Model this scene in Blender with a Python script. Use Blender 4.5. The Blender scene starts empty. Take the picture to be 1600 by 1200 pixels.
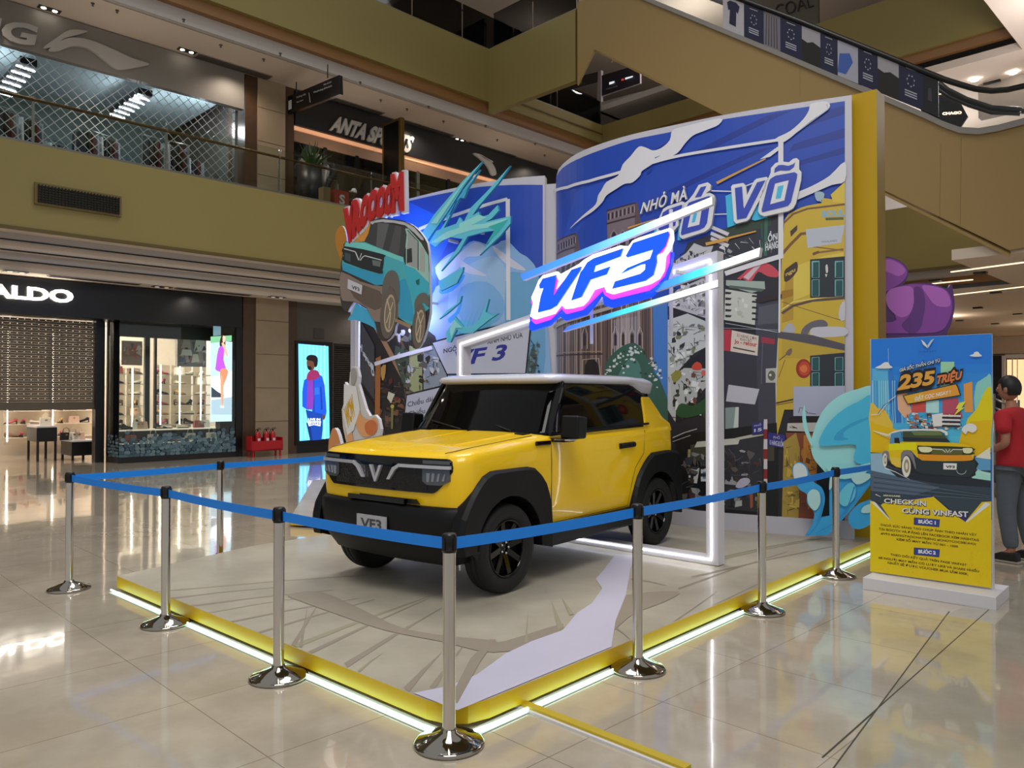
import bpy, bmesh, math, random
from mathutils import Vector, Matrix
from mathutils.geometry import tessellate_polygon
random.seed(7)
SC = bpy.context.scene
COL = SC.collection
R = math.radians

# ------------------------------------------------------------------ camera
FPX, CAMH = 1215.0, 1.6
TH = math.atan(18 / FPX)
cam = bpy.data.cameras.new('camera'); cam_o = bpy.data.objects.new('camera', cam); COL.objects.link(cam_o)
cam.sensor_width = 36.0; cam.lens = 36.0 * FPX / 1600.0; cam.clip_end = 300; cam.clip_start = 0.05
cam_o.location = (0, 0, CAMH); cam_o.rotation_euler = (math.pi / 2 + TH, 0, 0)
SC.camera = cam_o
SC.view_settings.view_transform = 'Standard'; SC.view_settings.look = 'None'
SC.view_settings.gamma = 1.0; SC.view_settings.exposure = 0.16; SC.view_settings.use_curve_mapping = False

# ------------------------------------------------------------------ frames of the place
MU = Vector((0.7086, 0.7056, 0)); MV = Vector((-0.7056, 0.7086, 0)); MANG = math.atan2(0.7056, 0.7086)   # the mall's own axes
SU = Vector((0.6738, 0.7389, 0)); SV = Vector((-0.7389, 0.6738, 0))                                         # the stage's axes
def W(u, v, z=0): p = MU * u + MV * v; return Vector((p.x, p.y, z))

# ------------------------------------------------------------------ world and big lights
wd = bpy.data.worlds.new('mall_air'); SC.world = wd; wd.use_nodes = True
bg = wd.node_tree.nodes['Background']; bg.inputs[0].default_value = (0.80, 0.81, 0.80, 1); bg.inputs[1].default_value = 0.52
def area(name, loc, target, sx, sy, power, col=(1, 0.95, 0.88), spread=180):
    l = bpy.data.lights.new(name, 'AREA'); l.shape = 'RECTANGLE'; l.size = sx; l.size_y = sy; l.energy = power; l.color = col; l.spread = R(spread)
    o = bpy.data.objects.new(name, l); COL.objects.link(o); o.location = loc
    d = Vector(target) - Vector(loc); o.rotation_euler = d.to_track_quat('-Z', 'Y').to_euler(); return o
def point(name, loc, power, col=(1, 0.93, 0.85), r=0.1):
    l = bpy.data.lights.new(name, 'POINT'); l.energy = power; l.color = col; l.shadow_soft_size = r
    o = bpy.data.objects.new(name, l); COL.objects.link(o); o.location = loc; return o
area('atrium_roof_light', W(9, 9, 19), W(9, 9, 0), 8, 5, 480, (1, 0.97, 0.93), 90)
area('near_hall_light', W(1, 1, 9.5), W(6, 8, 0), 4, 4, 190, (1, 0.98, 0.95), 120)
def spot(name, loc, power, col=(1, 0.93, 0.85), ang=120):
    l = bpy.data.lights.new(name, 'SPOT'); l.energy = power; l.color = col; l.shadow_soft_size = 0.08; l.spot_size = R(ang); l.spot_blend = 0.8
    o = bpy.data.objects.new(name, l); COL.objects.link(o); o.location = loc; return o

# ------------------------------------------------------------------ materials
def lin(c):
    c = c.lstrip('#'); v = [int(c[i:i + 2], 16) / 255 for i in (0, 2, 4)]
    return tuple((x / 12.92 if x <= 0.04045 else ((x + 0.055) / 1.055) ** 2.4) for x in v)
MATS = {}
def mat(name, col, rough=0.5, metal=0.0, emit=0.0, coat=0.0, noise=0.06, nscale=6.0, trans=0.0, alpha=1.0, spec=0.5, ecol=None, bump=0.0):
    if name in MATS: return MATS[name]
    m = bpy.data.materials.new(name); m.use_nodes = True; nt = m.node_tree; b = nt.nodes['Principled BSDF']
    c = lin(col) if isinstance(col, str) else col
    b.inputs['Roughness'].default_value = rough; b.inputs['Metallic'].default_value = metal
    b.inputs['Specular IOR Level'].default_value = spec
    b.inputs['Coat Weight'].default_value = coat; b.inputs['Coat Roughness'].default_value = 0.03
    b.inputs['Transmission Weight'].default_value = trans; b.inputs['Alpha'].default_value = alpha
    tc = nt.nodes.new('ShaderNodeTexCoord'); nz = nt.nodes.new('ShaderNodeTexNoise'); nz.inputs['Scale'].default_value = nscale; nz.inputs['Detail'].default_value = 4
    nt.links.new(tc.outputs['Object'], nz.inputs['Vector'])
    mx = nt.nodes.new('ShaderNodeMix'); mx.data_type = 'RGBA'
    k = 1 - noise; g = 1 + noise
    mx.inputs[6].default_value = (c[0] * k, c[1] * k, c[2] * k, 1); mx.inputs[7].default_value = (min(1, c[0] * g), min(1, c[1] * g), min(1, c[2] * g), 1)
    nt.links.new(nz.outputs['Fac'], mx.inputs[0]); nt.links.new(mx.outputs[2], b.inputs['Base Color'])
    if bump:
        bp = nt.nodes.new('ShaderNodeBump'); bp.inputs['Strength'].default_value = bump; bp.inputs['Distance'].default_value = 0.01
        nt.links.new(nz.outputs['Fac'], bp.inputs['Height']); nt.links.new(bp.outputs[0], b.inputs['Normal'])
    if emit:
        e = lin(ecol) if ecol else c
        b.inputs['Emission Color'].default_value = (*e, 1); b.inputs['Emission Strength'].default_value = emit
    MATS[name] = m; return m
def pm(hexc, rough=0.45):            # printed vinyl of a plain colour
    return mat('print_' + hexc.strip('#'), tuple(min(.86, x * 1.5) for x in lin(hexc)), rough, noise=0.05, nscale=3.0)
def em(hexc, s):
    return mat('glow_%s_%g' % (hexc.strip('#'), s), hexc, 0.4, emit=s, noise=0.0)

# ------------------------------------------------------------------ mesh builder
class MB:
    def __init__(s): s.v = []; s.f = []; s.m = []; s.mats = []; s.sm = []
    def mi(s, m):
        if m not in s.mats: s.mats.append(m)
        return s.mats.index(m)
    def add(s, vs, fs, m, smooth=False):
        n = len(s.v); k = s.mi(m); s.v += [tuple(x) for x in vs]
        for f in fs: s.f.append(tuple(i + n for i in f)); s.m.append(k); s.sm.append(smooth)
    def box(s, c, size, m, ex=Vector((1, 0, 0)), ey=None, ez=Vector((0, 0, 1))):
        ex = Vector(ex).normalized(); ez = Vector(ez).normalized(); ey = Vector(ey).normalized() if ey is not None else ez.cross(ex)
        c = Vector(c); a, b, d = (q / 2 for q in size)
        vs = [c + ex * (a * i) + ey * (b * j) + ez * (d * k) for k in (-1, 1) for j in (-1, 1) for i in (-1, 1)]
        s.add(vs, [(0, 2, 3, 1), (4, 5, 7, 6), (0, 1, 5, 4), (2, 6, 7, 3), (0, 4, 6, 2), (1, 3, 7, 5)], m)
    def mbox(s, u0, u1, v0, v1, z0, z1, m):        # box in mall axes
        s.box(W((u0 + u1) / 2, (v0 + v1) / 2, (z0 + z1) / 2), (u1 - u0, v1 - v0, z1 - z0), m, MU, MV)
    def bar(s, a, b, w, h, m, up=Vector((0, 0, 1))):
        a = Vector(a); b = Vector(b); d = b - a
        ex = d.normalized(); ey = Vector(up).cross(ex)
        if ey.length < 1e-4: ey = Vector((1, 0, 0)).cross(ex)
        ey.normalize(); ez = ex.cross(ey)
        s.box((a + b) / 2, (d.length, w, h), m, ex, ey, ez)
    def tube(s, pts, r, m, seg=10, cap=True, smooth=True):
        pts = [Vector(p) for p in pts]; n = len(pts); vs = []; fs = []
        rr = r if isinstance(r, (list, tuple)) else [r] * n
        prev = None
        for i, p in enumerate(pts):
            t = (pts[min(i + 1, n - 1)] - pts[max(i - 1, 0)]).normalized()
            if prev is None:
                x = t.cross(Vector((0, 0, 1)));
                if x.length < 1e-3: x = t.cross(Vector((1, 0, 0)))
            else: x = prev - t * prev.dot(t)
            x.normalize(); prev = x; y = t.cross(x)
            for k in range(seg):
                a = 2 * math.pi * k / seg; vs.append(p + (x * math.cos(a) + y * math.sin(a)) * rr[i])
        for i in range(n - 1):
            for k in range(seg): fs.append((i * seg + k, i * seg + (k + 1) % seg, (i + 1) * seg + (k + 1) % seg, (i + 1) * seg + k))
        s.add(vs, fs, m, smooth)
        if cap: s.add([vs[k] for k in range(seg)], [tuple(range(seg))[::-1]], m); s.add([vs[(n - 1) * seg + k] for k in range(seg)], [tuple(range(seg))], m)
    def lathe(s, prof, m, seg=32, c=(0, 0, 0), ax=Vector((0, 0, 1)), smooth=True):
        ax = Vector(ax).normalized(); x = ax.cross(Vector((0, 0, 1)))
        if x.length < 1e-3: x = Vector((1, 0, 0))
        x.normalize(); y = ax.cross(x); c = Vector(c); vs = []; fs = []; n = len(prof)
        for r, h in prof:
            for k in range(seg):
                a = 2 * math.pi * k / seg; vs.append(c + ax * h + (x * math.cos(a) + y * math.sin(a)) * r)
        for i in range(n - 1):
            for k in range(seg): fs.append((i * seg + k, i * seg + (k + 1) % seg, (i + 1) * seg + (k + 1) % seg, (i + 1) * seg + k))
        s.add(vs, fs, m, smooth)
    def ball(s, c, rx, ry, rz, m, seg=12, rings=8):
        c = Vector(c); vs = []; fs = []
        for i in range(rings + 1):
            t = math.pi * i / rings
            for k in range(seg):
                a = 2 * math.pi * k / seg; vs.append(c + Vector((rx * math.sin(t) * math.cos(a), ry * math.sin(t) * math.sin(a), rz * math.cos(t))))
        for i in range(rings):
            for k in range(seg): fs.append((i * seg + k, (i + 1) * seg + k, (i + 1) * seg + (k + 1) % seg, i * seg + (k + 1) % seg))
        s.add(vs, fs, m, True)
    def prism(s, pts, off, m, mside=None, smooth=False):     # pts: 3D planar outline, off: vector to the back
        pts = [Vector(p) for p in pts]; off = Vector(off); n = len(pts)
        tri = tessellate_polygon([pts])
        s.add(pts, tri, m); s.add([p + off for p in pts], [t[::-1] for t in tri], mside or m)
        s.add(pts + [p + off for p in pts], [(i, (i + 1) % n, n + (i + 1) % n, n + i) for i in range(n)], mside or m, smooth)
    def build(s, name, parent=None, label=None, cat=None, group=None, kind=None, bevel=0, local=False, org=None, seg=2):
        me = bpy.data.meshes.new(name); o = bpy.data.objects.new(name, me)
        if parent is not None:
            Mi = WM[parent.name].inverted() if not local else Matrix.Identity(4)
            o.parent = parent; WM[o.name] = WM[parent.name]
        elif local: Mi = Matrix.Identity(4); WM[o.name] = Matrix.Identity(4)
        else:
            xs = [v[0] for v in s.v]; ys = [v[1] for v in s.v]; zs = [v[2] for v in s.v]
            q = Vector(org) if org else Vector(((min(xs) + max(xs)) / 2, (min(ys) + max(ys)) / 2, min(zs)))
            T = Matrix.Translation(q); Mi = T.inverted(); o.location = q; WM[o.name] = T
        me.from_pydata([tuple(Mi @ Vector(v)) for v in s.v], [], s.f)
        for m in s.mats: me.materials.append(m)
        me.polygons.foreach_set('material_index', s.m); me.polygons.foreach_set('use_smooth', s.sm)
        bm = bmesh.new(); bm.from_mesh(me); bmesh.ops.remove_doubles(bm, verts=bm.verts, dist=1e-5); bmesh.ops.recalc_face_normals(bm, faces=bm.faces); bm.to_mesh(me); bm.free()
        COL.objects.link(o)
        if bevel:
            b = o.modifiers.new('bevel', 'BEVEL'); b.width = bevel; b.segments = seg; b.limit_method = 'ANGLE'; b.angle_limit = R(35)
        tag(o, label, cat, group, kind); return o
WM = {}
def tag(o, label=None, cat=None, group=None, kind=None):
    if label: o['label'] = label
    if cat: o['category'] = cat
    if group: o['group'] = group
    if kind: o['kind'] = kind
    return o
def thing(name, loc, rz=0.0, label=None, cat=None, group=None):
    o = bpy.data.objects.new(name, None); COL.objects.link(o); o.location = loc; o.rotation_euler = (0, 0, rz); o.empty_display_size = 0.1
    WM[o.name] = Matrix.Translation(Vector(loc)) @ Matrix.Rotation(rz, 4, 'Z'); return tag(o, label, cat, group)
def dup(root, loc, rz=0.0, label=None, group=None, scale=None):
    r = root.copy(); COL.objects.link(r); r.location = loc; r.rotation_euler = (0, 0, rz)
    if scale: r.scale = (scale,) * 3
    if label: r['label'] = label
    if group: r['group'] = group
    for ch in list(root.children):
        c = ch.copy(); COL.objects.link(c); c.parent = r
        for g in list(ch.children): d = g.copy(); COL.objects.link(d); d.parent = c
    WM[r.name] = Matrix.Translation(Vector(loc)) @ Matrix.Rotation(rz, 4, 'Z'); return r
def struct(mb, name, bevel=0): return mb.build(name, kind='structure', bevel=bevel)

# ------------------------------------------------------------------ sight lines: read a point of the photograph off a known plane of the place
def ray(px, py):
    dx, dz = px - 800.0, 600.0 - py
    return Vector((dx, FPX * math.cos(TH) - dz * math.sin(TH), FPX * math.sin(TH) + dz * math.cos(TH)))
C0 = Vector((0, 0, CAMH))
def onz(px, py, z=0.0): r = ray(px, py); return C0 + r * ((z - CAMH) / r.z)
def onv(px, py, P0, d):
    n = Vector((-d[1], d[0], 0)); r = ray(px, py); t = n.dot(Vector((P0[0], P0[1], 0)) - C0) / n.dot(r); return C0 + r * t
def onmv(px, py, v): return onv(px, py, W(0, v), MU)       # mall plane v = const
def onmu(px, py, u): return onv(px, py, W(u, 0), MV)       # mall plane u = const
def uof(px, v): return onmv(px, 600, v).dot(MU)
def vof(px, u): return onmu(px, 600, u).dot(MV)

def sm(pts, n=4, closed=True):            # rounded outline through the points
    P = [Vector((p[0], p[1])) for p in pts]; out = []; L = len(P)
    rng = range(L if closed else L - 1)
    for i in rng:
        g = (lambda k: P[k % L]) if closed else (lambda k: P[max(0, min(L - 1, k))])
        p0, p1, p2, p3 = g(i - 1), g(i), g(i + 1), g(i + 2)
        for k in range(n):
            t = k / n; out.append(tuple(0.5 * ((2 * p1) + (p2 - p0) * t + (2 * p0 - 5 * p1 + 4 * p2 - p3) * t * t + (3 * p1 - p0 - 3 * p2 + p3) * t ** 3)))
    if not closed: out.append(tuple(P[-1]))
    return out
def band(pts, w, w2=None):                # a stroke of width w along a polyline, as an outline
    P = [Vector((p[0], p[1])) for p in pts]; a = []; b = []; n = len(P)
    for i, p in enumerate(P):
        t = (P[min(i + 1, n - 1)] - P[max(i - 1, 0)]).normalized(); q = Vector((-t.y, t.x)); ww = (w + ((w2 if w2 is not None else w) - w) * i / max(1, n - 1)) / 2
        a.append(tuple(p + q * ww)); b.append(tuple(p - q * ww))
    return a + b[::-1]
def ell(cx, cy, rx, ry, n=20, rot=0): return [(cx + rx * math.cos(t) * math.cos(rot) - ry * math.sin(t) * math.sin(rot), cy + rx * math.cos(t) * math.sin(rot) + ry * math.sin(t) * math.cos(rot)) for t in (2 * math.pi * k / n for k in range(n))]
def quad(x0, y0, x1, y1): return [(x0, y0), (x1, y0), (x1, y1), (x0, y1)]

# ------------------------------------------------------------------ lettering
TXC = {}
def glyphs(txt, bold=0.0, shear=0.0, space=1.0, res=3):
    key = (txt, bold, shear, space, res)
    if key in TXC: return TXC[key]
    cu = bpy.data.curves.new('lettering', 'FONT'); cu.body = txt; cu.size = 1.0; cu.offset = bold; cu.shear = shear; cu.resolution_u = res; cu.space_character = space; cu.fill_mode = 'FRONT'
    ob = bpy.data.objects.new('lettering', cu); COL.objects.link(ob); bpy.context.view_layer.update()
    dg = bpy.context.evaluated_depsgraph_get(); me = bpy.data.meshes.new_from_object(ob.evaluated_get(dg))
    vs = [(v.co.x, v.co.y) for v in me.vertices]; fs = [tuple(p.vertices) for p in me.polygons]
    bpy.data.objects.remove(ob); bpy.data.meshes.remove(me); bpy.data.curves.remove(cu)
    x0 = min(v[0] for v in vs); x1 = max(v[0] for v in vs); cap = 0.727
    vs = [((x - x0) / (x1 - x0), y / cap) for x, y in vs]
    TXC[key] = (vs, fs, (x1 - x0) / cap); return TXC[key]
def bil(q, s, t):                          # q: bottom left, bottom right, top right, top left
    a, b, c, d = [Vector(p) for p in q]; return (a * (1 - s) + b * s) * (1 - t) + (d * (1 - s) + c * s) * t

# ------------------------------------------------------------------ printed and cut-out boards
class Flat:                                # a vertical board through P0 along d; n looks to the viewer's side
    def __init__(s, P0, d):
        s.P0 = Vector((P0[0], P0[1], 0)); s.d = Vector((d[0], d[1], 0)).normalized(); s.n = Vector((s.d.y, -s.d.x, 0))
        if s.n.y > 0: s.n = -s.n
    def ab(s, px, py): p = onv(px, py, s.P0, s.d); return ((p - s.P0).dot(s.d), p.z)
    def pt(s, a, z, o=0.0): q = s.P0 + s.d * a + s.n * o; return Vector((q.x, q.y, z))
    def strips(s): return None
class Ruled:                               # a standing sheet bent along a plan polyline
    def __init__(s, plan):
        s.P = [Vector((p[0], p[1], 0)) for p in plan]; s.S = [0.0]
        for i in range(len(plan) - 1): s.S.append(s.S[-1] + (s.P[i + 1] - s.P[i]).length)
    def nrm(s, i):
        d = (s.P[i + 1] - s.P[i]).normalized(); n = Vector((d.y, -d.x, 0)); return -n if n.y > 0 else n
    def ab(s, px, py):
        r = ray(px, py); best = None
        for i in range(len(s.P) - 1):
            d = s.P[i + 1] - s.P[i]; n = Vector((-d.y, d.x, 0)); k = n.dot(r)
            if abs(k) < 1e-9: continue
            t = n.dot(s.P[i] - Vector((0, 0, 0))) / k; p = r * t; w = (p - s.P[i]).dot(d) / d.length_squared
            lo = -9 if i == 0 else 0; hi = 9 if i == len(s.P) - 2 else 1
            if t > 0 and lo - 1e-6 <= w <= hi + 1e-6:
                e = abs(w - min(1, max(0, w)))
                if best is None or e < best[0]: best = (e, s.S[i] + w * d.length, CAMH + r.z * t)
        return (best[1], best[2])
    def pt(s, a, z, o=0.0):
        i = 0
        while i < len(s.S) - 2 and a > s.S[i + 1]: i += 1
        d = (s.P[i + 1] - s.P[i]).normalized(); q = s.P[i] + d * (a - s.S[i]); n0 = s.nrm(i)
        w = (a - s.S[i]) / (s.S[i + 1] - s.S[i])
        nn = n0
        if w > 0.5 and i < len(s.P) - 2: nn = n0.lerp(s.nrm(i + 1), w - 0.5)
        elif w < 0.5 and i > 0: nn = n0.lerp(s.nrm(i - 1), 0.5 - w)
        q = q + nn.normalized() * o; return Vector((q.x, q.y, z))
    def strips(s): return s.S
def clip(poly, k, sign):                   # keep sign*(a-k) <= 0
    out = []
    for i in range(len(poly)):
        p, q = poly[i], poly[(i + 1) % len(poly)]; dp = sign * (p[0] - k); dq = sign * (q[0] - k)
        if dp <= 0: out.append(p)
        if (dp < 0 < dq) or (dq < 0 < dp): t = dp / (dp - dq); out.append((k, p[1] + (q[1] - p[1]) * t))
    return out
def lay(mb, S, tris, m, off):
    st = S.strips()
    for t in tris:
        if st is None: mb.add([S.pt(a, z, off) for a, z in t], [tuple(range(len(t)))], m); continue
        lo, hi = min(p[0] for p in t), max(p[0] for p in t)
        for i in range(len(st) - 1):
            a0 = st[i] if i else -99; a1 = st[i + 1] if i < len(st) - 2 else 99
            if hi < a0 or lo > a1: continue
            q = clip(clip(t, a1, 1), a0, -1)
            if len(q) > 2: mb.add([S.pt(a, z, off) for a, z in q], [tuple(range(len(q)))], m)
class Art:
    def __init__(s, S, step=0.0005): s.S = S; s.mb = MB(); s.k = 1; s.step = step; s.px = True
    def tr(s, p): return s.S.ab(*p) if s.px else p
    def poly(s, m, pts, lift=None):
        if isinstance(m, str): m = pm(m)
        q = [s.tr(p) for p in pts]; v3 = [Vector((a, z, 0)) for a, z in q]
        tris = [[q[i] for i in t] for t in tessellate_polygon([v3])]
        s.k += 1
        lay(s.mb, s.S, tris, m, lift if lift is not None else .002 + s.k * s.step)
    def line(s, m, pts, w, w2=None): s.poly(m, band(pts, w, w2))
    def text(s, m, txt, q, bold=0.0, shear=0.0, off=None, space=1.0):
        if isinstance(m, str): m = pm(m)
        vs, fs, asp = glyphs(txt, bold, shear, space); s.k += 1
        P = [s.tr(tuple(bil(q, x, y))) for x, y in vs]
        lay(s.mb, s.S, [[P[i] for i in f] for f in fs], m, off if off is not None else .002 + s.k * s.step)
    def rawtext(s, m, txt, q3, bold=0.0, shear=0.0): pass
def slab(mb, S, pts, front, back, mface, mside, px=True):    # a thick cut-out: outline at offset front .. back
    if isinstance(mface, str): mface = pm(mface)
    if isinstance(mside, str): mside = pm(mside)
    q = [S.ab(*p) for p in pts] if px else pts
    tris = [[q[i] for i in t] for t in tessellate_polygon([[Vector((a, z, 0)) for a, z in q]])]
    lay(mb, S, tris, mface, front); lay(mb, S, tris, mside, back)
    n = len(q)
    for i in range(n):
        a, b = q[i], q[(i + 1) % n]
        cuts = [0.0, 1.0]
        if S.strips() and abs(b[0] - a[0]) > 1e-6: cuts += [(k - a[0]) / (b[0] - a[0]) for k in S.strips()[1:-1] if 0 < (k - a[0]) / (b[0] - a[0]) < 1]
        cuts.sort()
        for c0, c1 in zip(cuts, cuts[1:]):
            p = (a[0] + (b[0] - a[0]) * c0, a[1] + (b[1] - a[1]) * c0); r = (a[0] + (b[0] - a[0]) * c1, a[1] + (b[1] - a[1]) * c1)
            mb.add([S.pt(*p, front), S.pt(*r, front), S.pt(*r, back), S.pt(*p, back)], [(0, 1, 2, 3)], mside)
def solidtext(mb, S, txt, q, front, back, m, mside, bold=0.0, shear=0.0, space=1.0):   # letters standing off a board
    vs, fs, asp = glyphs(txt, bold, shear, space)
    P = [S.ab(*tuple(bil(q, x, y))) for x, y in vs]
    mb.add([S.pt(a, z, front) for a, z in P], fs, m)
    cnt = {}
    for f in fs:
        for i in range(len(f)):
            e = (f[i], f[(i + 1) % len(f)]); k = (min(e), max(e)); cnt[k] = None if k in cnt else e
    for e in cnt.values():
        if e: mb.add([S.pt(*P[e[0]], front), S.pt(*P[e[1]], front), S.pt(*P[e[1]], back), S.pt(*P[e[0]], back)], [(0, 1, 2, 3)], mside)
def frame_text(mb, O, ex, ey, txt, w, h, depth, m, bold=0.0, shear=0.0, space=1.0, mside=None):   # O bottom left corner, w x cap height h, raised by depth towards ex x ey
    vs, fs, asp = glyphs(txt, bold, shear, space); O = Vector(O); ex = Vector(ex).normalized(); ey = Vector(ey).normalized(); n = ex.cross(ey)
    P = [O + ex * (x * w) + ey * (y * h) for x, y in vs]
    mb.add([p + n * depth for p in P], fs, m)
    cnt = {}
    for f in fs:
        for i in range(len(f)):
            e = (f[i], f[(i + 1) % len(f)]); k = (min(e), max(e)); cnt[k] = None if k in cnt else e
    for e in cnt.values():
        if e and depth > 0.004: mb.add([P[e[0]], P[e[1]], P[e[1]] + n * depth, P[e[0]] + n * depth], [(0, 1, 2, 3)], mside or m)

# ------------------------------------------------------------------ floor of polished stone tiles
def tile_mat(name, base, base2, size, off, rough=0.09, groove=0.005):
    m = bpy.data.materials.new(name); m.use_nodes = True; nt = m.node_tree; b = nt.nodes['Principled BSDF']; L = nt.links
    tc = nt.nodes.new('ShaderNodeTexCoord'); mp = nt.nodes.new('ShaderNodeMapping'); mp.inputs['Location'].default_value = (-off[0], -off[1], 0)
    L.new(tc.outputs['Object'], mp.inputs[0])
    br = nt.nodes.new('ShaderNodeTexBrick'); br.offset = 0; br.inputs['Scale'].default_value = 1; br.inputs['Brick Width'].default_value = size; br.inputs['Row Height'].default_value = size; br.inputs['Mortar Size'].default_value = groove / 2; br.inputs['Mortar Smooth'].default_value = 0
    a, c = lin(base), lin(base2)
    br.inputs['Color1'].default_value = (*a, 1); br.inputs['Color2'].default_value = (*c, 1); br.inputs['Mortar'].default_value = (a[0] * .5, a[1] * .47, a[2] * .43, 1)
    L.new(mp.outputs[0], br.inputs['Vector'])
    nz = nt.nodes.new('ShaderNodeTexNoise'); nz.inputs['Scale'].default_value = 1.7; nz.inputs['Detail'].default_value = 9; nz.inputs['Roughness'].default_value = 0.62; L.new(tc.outputs['Object'], nz.inputs['Vector'])
    cr = nt.nodes.new('ShaderNodeValToRGB'); cr.color_ramp.elements[0].position = 0.36; cr.color_ramp.elements[0].color = (0.84, 0.82, 0.80, 1); cr.color_ramp.elements[1].position = 0.62; cr.color_ramp.elements[1].color = (1.06, 1.05, 1.04, 1)
    L.new(nz.outputs['Fac'], cr.inputs[0])
    mx = nt.nodes.new('ShaderNodeMix'); mx.data_type = 'RGBA'; mx.blend_type = 'MULTIPLY'; mx.inputs[0].default_value = 1
    L.new(br.outputs['Color'], mx.inputs[6]); L.new(cr.outputs[0], mx.inputs[7]); L.new(mx.outputs[2], b.inputs['Base Color'])
    b.inputs['Roughness'].default_value = rough; b.inputs['Specular IOR Level'].default_value = 0.75; b.inputs['Coat Weight'].default_value = 0.5; b.inputs['Coat Roughness'].default_value = 0.02
    nb = nt.nodes.new('ShaderNodeTexNoise'); nb.inputs['Scale'].default_value = 2.2; nb.inputs['Detail'].default_value = 2; L.new(tc.outputs['Object'], nb.inputs['Vector'])
    bp = nt.nodes.new('ShaderNodeBump'); bp.inputs['Strength'].default_value = 0.07; bp.inputs['Distance'].default_value = 0.02; L.new(nb.outputs['Fac'], bp.inputs['Height']); L.new(bp.outputs[0], b.inputs['Normal']); L.new(bp.outputs[0], b.inputs['Coat Normal'])
    return m
def mall_obj(name, boxes, **kw):              # boxes in mall axes, object turned with the mall so textures run along it
    mb = MB()
    for u0, u1, v0, v1, z0, z1, m in boxes: mb.box(((u0 + u1) / 2, (v0 + v1) / 2, (z0 + z1) / 2), (u1 - u0, v1 - v0, z1 - z0), m)
    o = mb.build(name, local=True, kind='structure'); o.rotation_euler = (0, 0, MANG); return o
TILE = tile_mat('polished_beige_tile', '#c6bbaa', '#bfb4a2', 0.88, (1.68, 2.34))
mall_obj('floor', [(-14, 46, -16, 30, -0.2, 0.0, TILE)])
OL = mat('olive_gold_paint', '#8c7e48', 0.55, noise=0.03, nscale=0.6)
OLD = mat('olive_gold_edge', '#5c4c1f', 0.5, noise=0.04)
CE = mat('cream_ceiling_paint', '#d9cabb', 0.8, noise=0.02, nscale=1.0)
CE2 = mat('grey_cove_paint', '#b8b2ae', 0.7, noise=0.02)
BRN = mat('bronze_edge_trim', '#8a6238', 0.4, noise=0.05)
MARB = mat('beige_marble', '#9c8a72', 0.25, noise=0.16, nscale=2.2)
MARBD = mat('brown_marble_edge', '#4c3624', 0.3, noise=0.3, nscale=5)
GREYW = mat('dark_grey_wall_paint', '#57524d', 0.6, noise=0.04, nscale=1)
BLK = mat('black_panel', '#0c0c0f', 0.35, noise=0.05)
BLKM = mat('black_satin_metal', '#141416', 0.3, metal=0.3, noise=0.04)
WHT = mat('white_paint', '#e4e2e6', 0.45, noise=0.02)
VS = 19.5                                     # shop-front plane of the left side
# left side, lower storey: slab edge, coves, ceiling
mall_obj('wall_left', [(-14, 22, 17.7, 17.95, 4.9, 6.62, OL), (-14, 22, 17.66, 17.72, 4.86, 4.93, OLD)])
mall_obj('trim_1', [(-14, 22, 17.72, 18.12, 4.87, 4.95, CE), (-14, 22, 18.12, 18.36, 4.72, 4.95, CE2), (-14, 22, 18.1, 18.125, 4.71, 4.74, BLKM), (-14, 22, 18.36, 18.6, 4.55, 4.95, CE), (-14, 22, 18.34, 18.365, 4.54, 4.57, BLKM), (-14, 22, 18.6, 18.86, 4.38, 4.95, CE2), (-14, 22, 18.58, 18.605, 4.37, 4.4, BLKM)])  # thin black bars at the steps are added as their shadow lines
mall_obj('ceiling', [(-14, 46, 18.84, 26, 4.2, 4.4, CE)])
mall_obj('floor_upper', [(-14, 46, 17.95, 26, 6.35, 6.6, mat('upper_floor_stone', '#8d8272', 0.2))])
mall_obj('ceiling_upper', [(-14, 46, 17.95, 26, 10.1, 10.3, CE)])
mall_obj('wall_left_upper', [(-14, 17.1, 17.5, 17.75, 10.7, 12.35, OL), (17.1, 22.3, 17.5, 17.75, 10.7, 11.35, OL), (17.1, 22.3, 17.46, 17.52, 11.0, 11.04, OLD)])
mall_obj('trim_2', [(-14, 22.3, 17.62, 17.8, 10.42, 10.7, BRN), (-14, 22.3, 17.8, 17.97, 10.1, 10.7, CE2)])
mall_obj('floor_top', [(-14, 46, 17.75, 26, 12.0, 12.2, CE2)])
mall_obj('ceiling_top', [(-14, 46, 17.9, 28, 15.6, 15.8, CE), (16.5, 46, -14, 17.9, 15.6, 15.8, CE)])
# far side u = 22
mall_obj('wall_far', [(22, 22.25, -16, 17.7, 4.9, 6.62, OL), (21.96, 22.02, -16, 17.7, 4.86, 4.93, OLD), (22, 22.3, 4.6, 12.6, 10.7, 12.35, OL), (22, 22.3, 12.6, 17.5, 10.7, 11.35, OL)])
mall_obj('trim_3', [(22.2, 22.5, -16, 17.7, 4.7, 4.9, CE2), (22.5, 22.62, -16, 17.7, 4.5, 4.9, BRN), (22.1, 22.25, 4.6, 17.5, 10.45, 10.7, BRN)])
mall_obj('ceiling_far', [(22.6, 46, -16, 18.84, 4.2, 4.4, CE), (22.25, 46, -16, 17.9, 10.1, 10.3, CE), (16.5, 22.25, -16, 4.6, 10.1, 10.3, CE)])
mall_obj('floor_far', [(22.25, 46, -16, 17.95, 6.35, 6.6, CE2), (22.25, 46, -16, 17.9, 12.0, 12.2, CE2), (16.5, 22.25, -16, 4.3, 6.35, 6.6, CE2)])
mall_obj('ceiling_lobby', [(16.5, 22.6, -16, 4.6, 4.2, 4.4, CE)])
mall_obj('wall_right', [(-2.0, 22.3, 4.6, 4.75, 10.7, 12.35, OL), (-2.0, 22.3, 0.0, 4.6, 10.6, 10.75, mat('olive_soffit', '#6f6131', 0.6))])
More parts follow.
